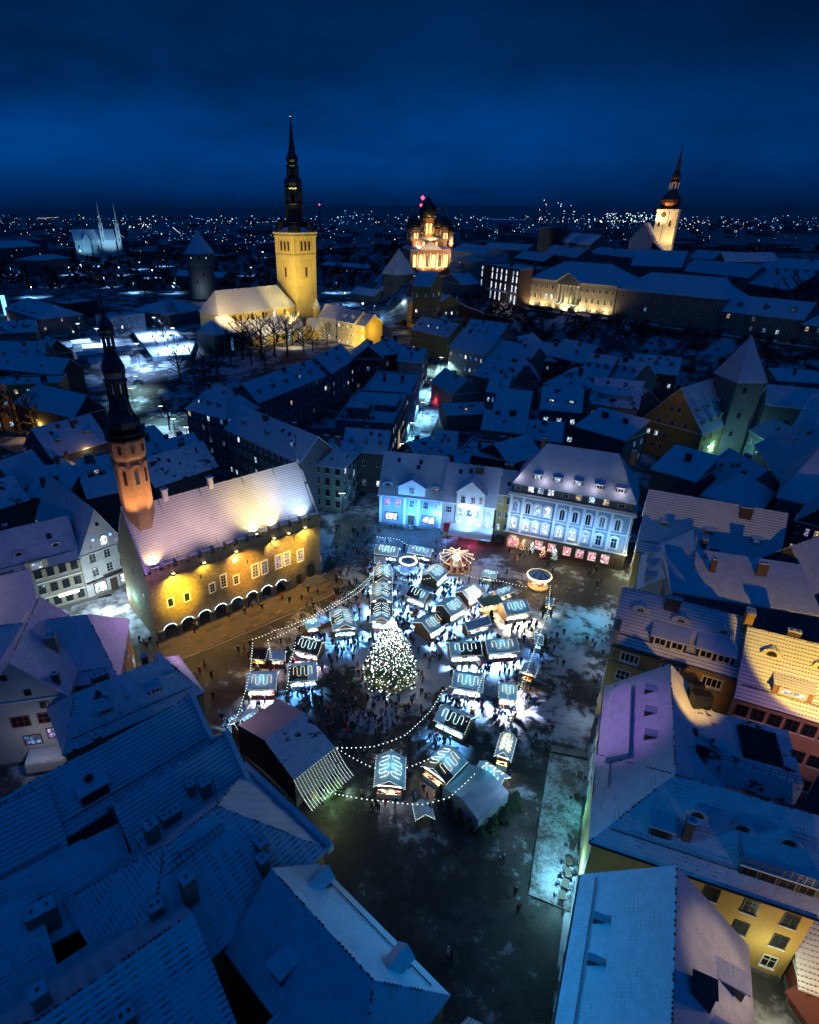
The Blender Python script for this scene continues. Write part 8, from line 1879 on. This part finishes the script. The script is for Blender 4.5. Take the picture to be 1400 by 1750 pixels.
for i, (x, y, s) in enumerate(cand):
    if i >= 300: break
    d, where = min(((x - a) ** 2 + (y - b) ** 2, w) for a, b, w in PLACES)
    where = where if where.startswith('the ') else 'the ' + where
    for tr in range(60):
        ck, hk, pi = PR.choices(CK, CW)[0], PR.choice(HK), PR.randrange(6); child = PR.random() < .1
        wh = ' '.join(where.split()[:7]).rstrip(' with and a of in at by below beside behind under left right'.split()[0]) if False else where
        w_ = wh.split()
        w_ = w_[:6]
        while w_[-1] in ('from', 'between', 'behind', 'spilling', 'along', 'its', 'the', 'with', 'and', 'a', 'of', 'in', 'at', 'by', 'below', 'beside', 'behind', 'under', 'the', 'its', 'to', 'on', 'near', 'just', 'right', 'left', 'two', 'three', 'small', 'dark', 'far', 'white', 'lower', 'big', 'little', 'double', 'light', 'yellow', 'bulb', 'many', 'spiky', 'red', 'lit', 'warm', 'half', 'snowy', 'pink', 'brown', 'front', 'star', 'all-dark'): w_ = w_[:-1]
        lab = '%s in %s coat and %s hat near %s' % ('child' if child else POSE[pi] + ' person', ck, hk, ' '.join(w_))
        if lab not in used: break
    used.add(lab)
    o = place('person', BODY[pi], None, (x, y, .02), PR.uniform(0, 6.28)); tag(o, lab, 'person', 'people at the christmas market')
    sc = PR.uniform(.94, 1.06) * (.66 if child else 1); o.scale = (sc * 1.08, sc * 1.08, sc)
    for k, mname in ((0, 'coat_' + ck), (3, 'hat_' + hk)):
        o.material_slots[k].link = 'OBJECT'; o.material_slots[k].material = M[mname]
fm_ = bpy.data.meshes.new('crowd'); vs_, fs, mi = [], [], []
for i, (x, y, s) in enumerate(cand[300:]):
    b = BODY[i % 6]; n0 = len(vs_); a = PR.uniform(0, 6.28); c_, s_ = math.cos(a) * 1.08, math.sin(a) * 1.08; ct = PR.choices(range(5), (6, 3, 2, 1, 1))[0]
    vs_ += [(x + v.co.x * c_ - v.co.y * s_, y + v.co.x * s_ + v.co.y * c_, v.co.z + .02) for v in b.vertices]
    for p in b.polygons: fs.append(tuple(n0 + k for k in p.vertices)); mi.append({0: ct, 1: 0, 2: 5, 3: (0, 6)[i % 2]}[p.material_index])
if fs:
    fm_.from_pydata(vs_, [], fs)
    for k in ('coat_black', 'coat_navy', 'coat_grey', 'coat_red', 'coat_beige', 'skin', 'hat_white'): fm_.materials.append(M[k])
    fm_.polygons.foreach_set('material_index', mi); place('crowd', fm_, None, kind='stuff')

# ------------------------------------------------------------------ ice rink with skaters, lamps and the lit park
rk = [at(*p) for p in ((222, 573), (290, 575), (336, 612), (328, 633), (265, 634))]
MB().poly([(p.x, p.y, 1.1 + terr(p.x, p.y)) for p in rk]).build('ice_rink', ['snow_clean'], None, kind='structure')
ms = [at(*p) for p in ((120, 585), (185, 585), (225, 625), (255, 660), (330, 690), (330, 650), (200, 640))]
rbd = MB()
for a, b in zip(rk, rk[1:] + rk[:1]): rbd.mesh([(a.x, a.y, 0), (b.x, b.y, 0), (b.x, b.y, 2.3 + terr(b.x, b.y)), (a.x, a.y, 2.3 + terr(a.x, a.y))], [(0, 1, 2, 3), (3, 2, 1, 0)])
tag(rbd.build('rink_fence', ['wall_blue'], None, False), 'low pale fence round the bright ice rink', 'fence')
kid = MB()
c0_ = sum(rk, Vector()) / 5; bm_ = BODY[1]
kv, kf = [], []
for i in range(46):
    t = [PR.random() for _ in rk]; S__ = sum(t); p = sum((q * w for q, w in zip(rk, t)), Vector()) / S__; p = c0_ + (p - c0_) * 1.5; n0 = len(kv); a = PR.uniform(0, 6)
    kv += [(p.x + (v.co.x * math.cos(a) - v.co.y * math.sin(a)) * 1.25, p.y + (v.co.x * math.sin(a) + v.co.y * math.cos(a)) * 1.25, v.co.z * 1.25 + 1.12 + terr(p.x, p.y)) for v in bm_.vertices]; kf += [tuple(n0 + k for k in f.vertices) for f in bm_.polygons]
sk_ = bpy.data.meshes.new('skaters'); sk_.from_pydata(kv, [], kf); sk_.materials.append(M['coat_black']); place('skater_crowd', sk_, None, kind='stuff')
LPD = MB().tube([(0, 0, 0), (0, 0, 8)], .12, 5).box(-.9, .9, -.25, .25, 7.9, 8.15).data('post', ['dark_metal'], False); LHD = MB().box(-.85, .85, -.22, .22, 7.78, 7.9).data('lamp_head', ['glow_white'], False)
def street_lamp(px, py, label, power, col, h=8.0, z=None):
    p = ground_at(px, py); zt = p.z; s = h / 8
    t = thing('street_lamp', label, 'street lamp', (p.x, p.y, zt), 0, 'street lamps'); t.scale = (1, 1, s); place('post', LPD, t); place('lamp_head', LHD, t)
    lamp((p.x, p.y, zt + h - .5), power * 1.9, col, .25, 138, (p.x, p.y - .01, zt), .35)
for px, py, w, pw in ((268, 578, 'tall floodlight at the back of the ice rink', 70000), (300, 600, 'floodlight at the right side of the ice rink', 50000), (240, 630, 'floodlight at the near corner of the ice rink', 40000), (172, 600, 'lamp over the white market roofs left of the rink', 30000), (140, 590, 'lamp over the snowy stands by the red-brown gable', 22000)):
    street_lamp(px, py, w, pw, (.34, .58, 1), 12)
for px, py, w, pw, c in ((278, 722, 'lamp on the snowy car park behind the hall', 2600, (.45, .9, 1)), (236, 668, 'lamp on the path below the rink', 2600, (.6, 1, .95)), (228, 690, 'lamp beside the snowy lawn below the rink', 1800, (.5, .95, 1)), (300, 745, 'lamp among parked cars behind the hall', 2000, (.6, .85, 1)), (322, 760, 'lamp at the corner of the dark end block', 1500, (.6, .9, 1)),
                      (704, 752, 'lamp in the near part of the bright street', 6000, (.22, .68, 1)), (722, 715, 'lamp halfway along the bright street', 9000, (.25, .62, 1)), (738, 675, 'lamp by the red car in the street', 9500, (.3, .7, 1)), (753, 634, 'lamp at the far bend of the street', 6500, (.5, .95, .8)), (684, 790, 'lamp at the mouth of the bright street', 2000, (.4, .7, 1)),
                      (585, 880, 'lamp at the lane corner below the teal house', 160, (.5, .85, 1))):
    street_lamp(px, py, w, pw * (2.2 if px < 400 else 1), c, 6.5)
PK = 'park lamps among the bare trees'
ORD = 'first second third fourth fifth sixth seventh eighth ninth tenth eleventh twelfth thirteenth fourteenth fifteenth sixteenth seventeenth eighteenth nineteenth twentieth'.split(); ORD += ['twenty-' + o for o in ORD[:9]] + ['thirtieth'] + ['thirty-' + o for o in ORD[:9]] + ['fortieth']
for i, (px, py) in enumerate(sorted(((57, 508), (120, 470), (140, 465), (167, 455), (205, 470), (240, 460), (262, 475), (90, 490), (20, 470), (315, 478), (280, 455), (180, 490), (230, 500), (65, 470), (300, 500), (350, 480), (620, 540), (640, 545), (590, 520), (575, 500), (690, 470), (780, 440), (430, 470), (450, 440)))):
    p = at(px, py, 6); z = terr(p.x, p.y); p = at(px, py, z)
    t = thing('park_lamp', 'cold %s park lamp, %s from the left among the bare trees' % ('white' if i % 3 else 'blue', ORD[i]), 'park lamp', (p.x, p.y, z), 0, PK); place('post', LPD, t); MB().bulb((0, 0, 8.2), .42 + .15 * (i % 3)).build('lamp_head', ['glow_white' if i % 3 else 'glow_cyan'], t, False)
    lamp((p.x, p.y, z + 7.2), 17000, (.22, .56, 1), .5, 140, (p.x, p.y - .01, z), .4)
# glowing column at the far left, market roofs by the rink
q = at(12, 540, 3); gc = thing('light_column', 'tall glowing blue column at the far left edge', 'light column', (q.x, q.y, 2)); MB().box(-1, 1, -1, 1, 0, 15).build('column', ['glow_cyan'], gc, False)
for i, (px, py, w, d) in enumerate(((140, 592, 9, 6), (160, 600, 10, 6), (178, 608, 8, 5), (150, 612, 9, 5), (195, 590, 12, 7), (212, 605, 8, 6), (205, 622, 9, 6), (170, 622, 9, 5))):
    p = at(px, py, 4); z = terr(p.x, p.y); t = thing('market_hut', ('first', 'second', 'third', 'fourth', 'fifth', 'sixth', 'seventh', 'eighth')[i] + ' snow-topped white hut from the left beside the rink, %s' % ('bigger' if w > 9 else 'smaller'), 'hut', (p.x, p.y, z), .5, 'huts beside the ice rink')
    MB().box(-w / 2, w / 2, -d / 2, d / 2, -1, 2.6).build('wall', ['wall_white'], t); MB().slab([(-w / 2 - .4, -d / 2 - .4, 2.5), (w / 2 + .4, -d / 2 - .4, 2.5), (w / 2 + .4, 0, 4), (-w / 2 - .4, 0, 4), (w / 2 + .4, d / 2 + .4, 2.5), (-w / 2 - .4, d / 2 + .4, 2.5)], [(0, 1, 2, 3), (3, 2, 4, 5)], .25).build('roof', ['snow_clean'], t)
# ------------------------------------------------------------------ bare trees one can tell apart, far wood as one mass
for px, py, h, w in ((350, 660, 15, 'bare tree on the dark lawn left of the choir'), (372, 650, 16, 'bare tree on the dark lawn before the choir'), (500, 590, 17, 'bare tree close to the stair turret'), (520, 606, 15, 'bare tree between porch and cream house'), (340, 690, 14, 'bare tree on the snow below the rink'), (365, 672, 14, 'bare tree behind the tall end block'), (455, 640, 14, 'bare tree behind the long dark block'), (310, 655, 15, 'bare dark tree in front of the bright rink'), (415, 615, 21, 'bare tree before the church aisle, left of the floodlight'), (448, 615, 22, 'bare tall tree before the lit aisle roof'), (470, 610, 19, 'bare slim tree between aisle windows'), (492, 612, 20, 'bare tree before the church porch'),
                     (535, 600, 13, 'bare tree right of the stair turret'), (560, 590, 12, 'bare tree before the white-walled house'), (395, 625, 17, 'bare dark tree beside the church choir'), (430, 625, 18, 'bare tree at foot of the choir'), (280, 580, 15, 'frosted tree behind the rink floodlight'), (295, 560, 16, 'broad frosted tree right of the wide hall'),
                     (150, 580, 14, 'tree at the corner of the mansard block'), (330, 745, 14, 'bare tree over the snowy car park'), (290, 735, 12, 'bare tree by the snowy path behind the hall'), (30, 735, 17, 'bare tree before the orange block, left'), (62, 745, 16, 'bare tree before the orange block, right'), (8, 740, 15, 'bare tree at the left edge by orange block'), (48, 760, 12, 'low bare tree under the orange block'),
                     (975, 572, 15, 'bare tree below the government house portico'), (880, 555, 10, 'bush-like bare tree at the brick mansion corner'), (1000, 585, 13, 'dark tree on the slope under government house'), (1045, 590, 13, 'dark tree in the middle of the hill slope'), (1100, 590, 13, 'dark tree under the long pale front'), (1130, 605, 11, 'dark tree by the foot of the pale fronts'), (1020, 560, 9, 'small tree under the lit basement windows'), (1200, 600, 10, 'low tree under the dormered pale front'),
                     (1345, 555, 22, 'tall bare tree at far right on the hill'), (1375, 560, 22, 'second tall bare tree at the right edge'), (1310, 545, 14, 'bare tree left of the far right pair'), (1005, 428, 16, 'bare tree beside the rosy hill roof'), (1030, 432, 16, 'bare lit tree left of the hilltop church'), (1110, 440, 14, 'bare tree under the hilltop church'), (1170, 432, 14, 'golden lit tree right of the hilltop church'), (910, 425, 13, 'bare tree by the dark hill block')):
    tree(px, py, h, w)
PT = [(20, 470), (45, 480), (75, 470), (100, 490), (130, 480), (155, 475), (175, 500), (195, 480), (215, 495), (240, 485), (265, 500), (290, 480), (310, 500), (330, 470), (60, 500), (120, 500), (225, 470), (250, 515), (200, 515), (95, 460), (40, 455), (150, 450), (270, 455), (300, 450), (395, 470), (420, 460), (445, 450), (410, 440), (440, 430), (570, 440), (600, 430), (640, 440), (660, 425), (580, 470), (620, 470), (555, 500), (390, 440), (365, 470), (560, 430)]
for i, (px, py) in enumerate(sorted(PT)):
    zone = 'at the far left park' if px < 110 else ('below the twin-spired church' if px < 230 else ('left of the round tower' if px < 340 else ('between round tower and floodlit church' if px < 470 else 'right of the floodlit church')))
    tree(px, py, HR.uniform(11, 16), 'bare park tree %s, %s from the left' % (zone, ORD[i]), group='park trees')
wd_ = MB(); WR = random.Random(8)
for _ in range(1500):
    a = WR.uniform(-.62, .85); d = WR.uniform(560, 1150); x, y = a * d, d
    if a > .2 and d < 900: continue
    z = terr(x, y); h = WR.uniform(7, 13); r = WR.uniform(3, 6)
    for k in range(5):
        b = WR.uniform(0, 6.28); q = Vector((x + r * .6 * math.cos(b), y + r * .6 * math.sin(b), z + h * WR.uniform(.45, .85))); s = r * WR.uniform(.4, .7)
        wd_.mesh([q + Vector((WR.uniform(-s, s), WR.uniform(-s, s), WR.uniform(-s, s))) for _q in range(6)], [(0, 1, 4), (1, 2, 4), (2, 3, 4), (3, 0, 4), (1, 0, 5), (2, 1, 5), (3, 2, 5), (0, 3, 5)])
for _ in range(700):
    k = WR.randrange(3, 7); t = WR.random(); (x0, y0), (x1, y1) = CLIFF[k - 1], CLIFF[k]; x, y = x0 + (x1 - x0) * t, y0 + (y1 - y0) * t; L = math.hypot(x1 - x0, y1 - y0); o_ = WR.uniform(6, 40)
    x += (y1 - y0) / L * o_; y -= (x1 - x0) / L * o_; z = terr(x, y); r = WR.uniform(.8, 2.4)
    for q_ in range(3):
        q = Vector((x + WR.uniform(-r, r), y + WR.uniform(-r, r), z + r * WR.uniform(.2, .8))); s = r * .8
        wd_.mesh([q + Vector((WR.uniform(-s, s), WR.uniform(-s, s), WR.uniform(-s, s))) for _q in range(6)], [(0, 1, 4), (1, 2, 4), (2, 3, 4), (3, 0, 4), (1, 0, 5), (2, 1, 5), (3, 2, 5), (0, 3, 5)])
wd_.build('distant_wood', ['twig'], None, False, kind='stuff')

# ------------------------------------------------------------------ vehicles, cafe furniture, signs
def car(px, py, rz, label, mat_, tail=True, z=None):
    p = ground_at(px, py); zt = p.z + (.03 if z is None else z); t = thing('parked_car', label, 'car', (p.x, p.y, zt), rz, 'cars in the lanes')
    prof = [(-2.1, .35), (-2.15, .85), (-1.5, .95), (-.9, 1.42), (.7, 1.42), (1.35, .95), (2.05, .8), (2.1, .35)]; b = MB(); n = len(prof)
    b.mesh([(x, -.86, z_) for x, z_ in prof] + [(x, .86, z_) for x, z_ in prof], [tuple(range(n)), tuple(reversed(range(n, 2 * n)))] + [(i, n + i, n + (i + 1) % n, (i + 1) % n) for i in range(n)])
    bo = b.build('body', [mat_], t, False); MB().box(-1.0, .8, -.8, .8, 1.4, 1.5).build('roof_snow', ['snow_clean'], t, False)
    g = MB()
    for s in (-.87, .87): g.box(-.95, .75, s - .01, s + .01, .98, 1.32)
    g.build('window', ['glass'], t, False)
    wh = MB().lathe([(.32, -.1), (.32, .1)], 12); wh.v = [(q[0], q[2], q[1]) for q in wh.v]; wd2 = wh.data('wheel', ['trim_dark'], False)
    for x in (-1.35, 1.35):
        for y in (-.82, .82): place('wheel', wd2, t, (x, y, .32))
    for y in (-.62, .62): MB().box(-2.2, -2.12, y - .18, y + .18, .62, .8).build('tail_light', ['bulb_red'], t, False); MB().box(2.04, 2.12, y - .18, y + .18, .55, .72).build('headlight', ['glow_white' if tail else 'trim_white'], t, False)
    if tail: r = rot2(-3.0, 0, rz); lamp((p.x + r[0], p.y + r[1], zt + .7), 160, (1, .06, .08), .2)
car(748, 684, 1.15, 'car with glowing red tail lights in the bright street', 'coat_black', True, .3)
car(236, 655, .2, 'dark parked car on the snow below the rink', 'coat_grey', False, .1)
car(308, 752, 2.0, 'dark car with red lights behind the town hall', 'coat_navy', True, .1)
car(1251, 762, 1.9, 'snowy car parked by the ochre gable lane', 'wall_blue', False)
car(1005, 1395, 1.3, 'snow-covered car squeezed beside the right-hand row', 'coat_grey', False) if False else None
TBL = MB().box(-.6, .6, -.35, .35, .7, .76).box(-.05, .05, -.05, .05, 0, .7).box(-.4, .4, -.05, .05, 0, .06).data('table_top', ['wood_dark'], False); CHR = MB().box(-.2, .2, -.2, .2, .42, .47).box(-.2, .2, .16, .2, .47, .9).box(-.18, -.14, -.18, -.14, 0, .42).box(.14, .18, -.18, -.14, 0, .42).box(-.18, -.14, .14, .18, 0, .42).box(.14, .18, .14, .18, 0, .42).data('chair', ['trim_dark'], False)
for i, (px, py) in enumerate(((990, 1330), (985, 1368), (983, 1432), (977, 1452), (972, 1478), (969, 1497), (965, 1516), (960, 1536), (1050, 1040), (1046, 1056), (1042, 1075), (1036, 1098), (1030, 1120), (1022, 1160))):
    q = at(px, py, .15 if py > 1290 else .02); zz0 = .14 if py > 1290 else .02
    t = thing('cafe_table', 'dark cafe table with chairs on the terrace strip, %s from the far end' % ('first second third fourth fifth sixth seventh eighth ninth tenth eleventh twelfth thirteenth fourteenth'.split()[(i + 6) % 14]), 'table', (q.x, q.y, zz0), 1.1 + .3 * (i % 3), 'cafe tables along the right-hand row')
    place('table_top', TBL, t); place('chair', CHR, t, (0, .75, 0)); place('chair', CHR, t, (.1, -.75, 0), math.pi)
# terrace and street-level lights of the right-hand row
for px, py, pw, c in ((975, 1320, 90, (.5, .9, 1)), (980, 1400, 380, (.15, .8, .8)), (972, 1500, 1100, (.25, .75, 1)), (962, 1535, 500, (.3, .8, 1)), (1000, 1230, 160, (.6, .8, 1)), (1030, 1140, 260, (.6, .75, 1)), (1045, 1050, 320, (.5, .8, 1)), (955, 1560, 60, (.3, .9, .8)), (1060, 1000, 260, (.9, .95, .6))):
    q = at(px, py); lamp((q.x - .3, q.y, 3.0), pw, c, .15)
q = at(1012, 1060); lamp((q.x, q.y, 7.5), 2600, (.10, .62, 1), .4, 110, (q.x - 2, q.y - 1, 0), .9)
q = at(955, 960); lamp((q.x + 3, q.y, 6.5), 1000, (.95, .80, .22), .4, 130, (q.x, q.y - 3, 0), .9)
q = at(600, 935); lamp((q.x - 1, q.y + 3, 6), 900, (.03, .3, .9), .4, 130, (q.x, q.y, 0), .9)
sg = at(322, 1185); s_ = thing('sign_post', 'signpost with two boards and a red lamp near the stage', 'signpost', (sg.x, sg.y, 0)); MB().tube([(0, 0, 0), (0, 0, 3.4)], .05, 5).build('post', ['dark_metal'], s_, False); MB().box(-.6, .6, -.04, .04, 2.9, 3.2).box(-.5, .5, -.04, .04, 2.4, 2.7).build('board', ['wood_dark'], s_, False); MB().bulb((0, -.1, 2.0), .22).build('lamp_head', ['bulb_red'], s_, False)
XF = [fir(2.8, .9, 40, 80 + i, base=.1) for i in range(2)]
for i, (px, py, w) in enumerate(((908, 945, 'coloured lit tree by the arched entrance'), (927, 953, 'lit tree between the first shop windows'), (947, 957, 'warm lit tree by the shop windows'), (893, 940, 'small glowing tree at the entrance arch'))):
    q = at(px, py); t = thing('christmas_tree', w + ' of the grand block', 'christmas tree', (q.x, q.y, 0), i, 'small lit trees'); b, pts = XF[i % 2]
    place('boughs', b.data('boughs', ['needles'], False) if i < 2 else BOU[i % 2], t) if i < 2 else place('boughs', BOU[i % 2], t)
    if i == 0: BOU = {}
    BOU[i % 2] = t.children[0].data
    lm = MB()
    for k, p in enumerate(pts[::3]): lm.bulb(p, .06, k % 3)
    lm.build('lights', [('bulb_warm', 'bulb_green', 'bulb_blue'), ('bulb_warm', 'bulb_red', 'bulb_warm')][i % 2], t, False)
    MB().tube([(0, 0, 0), (0, 0, 2.5)], .05, 5).build('trunk', ['bark'], t, False)
# ------------------------------------------------------------------ power station chimneys with red lamps on the horizon
for px, py, h, w in ((720, 395, 158, 'tall striped power station chimney behind the orthodox cathedral'), (547, 390, 110, 'thin distant chimney right of the church spire')):
    d = 5200; k = at(px, 395, 20); a = math.atan2(k.x, k.y); x, y = d * math.tan(a), d; z = terr(x, y)
    t = thing('chimney', w, 'chimney', (x, y, z)); MB().lathe([(7, 0), (5, h)], 10).build('shaft', ['wall_slate'], t, False)
    lm = MB().bulb((0, -8, h * .98), 17 if h > 120 else 7).build('lamp_head', ['bulb_red'], t, False); 
    if h > 120: MB().bulb((-10, -8, h * .66), 13).build('lamp_head', ['bulb_red'], t, False)

# smoke drifting from the tall chimney: a soft lumpy plume
mt = bpy.data.materials.new('smoke'); mt.use_nodes = True; M['smoke'] = mt; nt = mt.node_tree; nt.nodes.clear()
tcn = nd(nt, 'ShaderNodeTexCoord'); nz = noise(nt, .012, 4.0)
dn_ = mth(nt, 'MULTIPLY', ramp(nt, nz, [(.40, 0.0), (.68, 1.0)]), .010)
vol = nd(nt, 'ShaderNodeVolumePrincipled', {'Color': (.75, .82, .9), 'Density': dn_})
nd(nt, 'ShaderNodeOutputMaterial', {'Volume': vol.outputs[0]})
k = at(720, 395, 20); a = math.atan2(k.x, k.y); x0 = 5200 * math.tan(a); z0 = terr(x0, 5200) + 160; pl = MB(); vs_, fs = [], []
for i in range(13):
    t = i / 12; cx_, cz, r = x0 + 12 + 620 * t, z0 + 14 + 46 * t + 10 * math.sin(5 * t), (8 + 40 * t ** .7) * (1 if 0 < i < 12 else .1)
    for j in range(10): q = j * math.pi / 5; vs_.append((cx_, 5200 + r * math.cos(q), cz + r * .62 * math.sin(q)))
for i in range(12):
    for j in range(10): fs.append((i * 10 + j, i * 10 + (j + 1) % 10, i * 10 + 10 + (j + 1) % 10, i * 10 + 10 + j))
fs += [tuple(reversed(range(10))), tuple(range(120, 130))]
pl.mesh(vs_, fs); pl.build('smoke', ['smoke'], None, False, kind='stuff')

# standing tables in front of the stalls, manhole covers, steps at the head of the terrace
TB = MB().lathe([(.24, 0), (.3, .5), (.24, 1.0)], 10, (0, 0), 0).lathe([(.42, 1.0), (.42, 1.06)], 12, (0, 0), 1).lathe([(.1, 1.06), (.1, 1.2)], 6, (.1, .05), 2).lathe([(.05, 1.06), (.06, 1.18)], 6, (-.15, -.1), 3).data('barrel', ['wood', 'wood_pale', 'bulb_warm', 'trim_red'], False)
for i, (x, y, nx_, ny_, ln, pw) in enumerate(FRONTS):
    if i >= len(ST) or pw < 300: continue
    bx, by = x + nx_ * 2.3 - ny_ * ln * .6, y + ny_ * 2.3 + nx_ * ln * .6
    if not free(bx, by): continue
    where = min(((bx - a) ** 2 + (by - b) ** 2, w) for a, b, w in PLACES)[1]; w_ = (where if where.startswith('the') else 'the ' + where).split()[:9]
    if where in used: continue
    used.add(where)
    t = thing('standing_table', 'barrel standing table near ' + ' '.join(w_), 'table', (bx, by, .02), i, 'barrel tables among the stalls'); place('barrel', TB, t)
for px, py, w in ((934, 1272, 'dark round manhole cover near the head of the terrace strip'), (968, 1283, 'pale round manhole cover at the top of the terrace strip'), (1040, 992, 'manhole cover before the dark door of the grand block')):
    q = at(px, py); t = thing('manhole_cover', w, 'manhole cover', (q.x, q.y, .02)); MB().lathe([(.42, 0), (.42, .03), (.36, .035)], 18).build('lid', ['dark_metal'], t, False); MB().lathe([(.5, 0), (.5, .02)], 18).build('rim', ['kerb_stone'], t, False)
a, b = at(942, 1288), at(1004, 1301); d = (b - a).normalized(); n_ = Vector((-d.y, d.x, 0)); L_ = (b - a).length
for k in range(4):
    c = (a + b) / 2 + n_ * (.2 + .42 * k); o_ = MB().obox((0, 0), L_ / 2, .2, 0, .14 - .03 * k, math.atan2(d.y, d.x)).build('terrace_step', ['kerb_stone'], None, kind='structure'); o_.location = (c.x, c.y, 0)
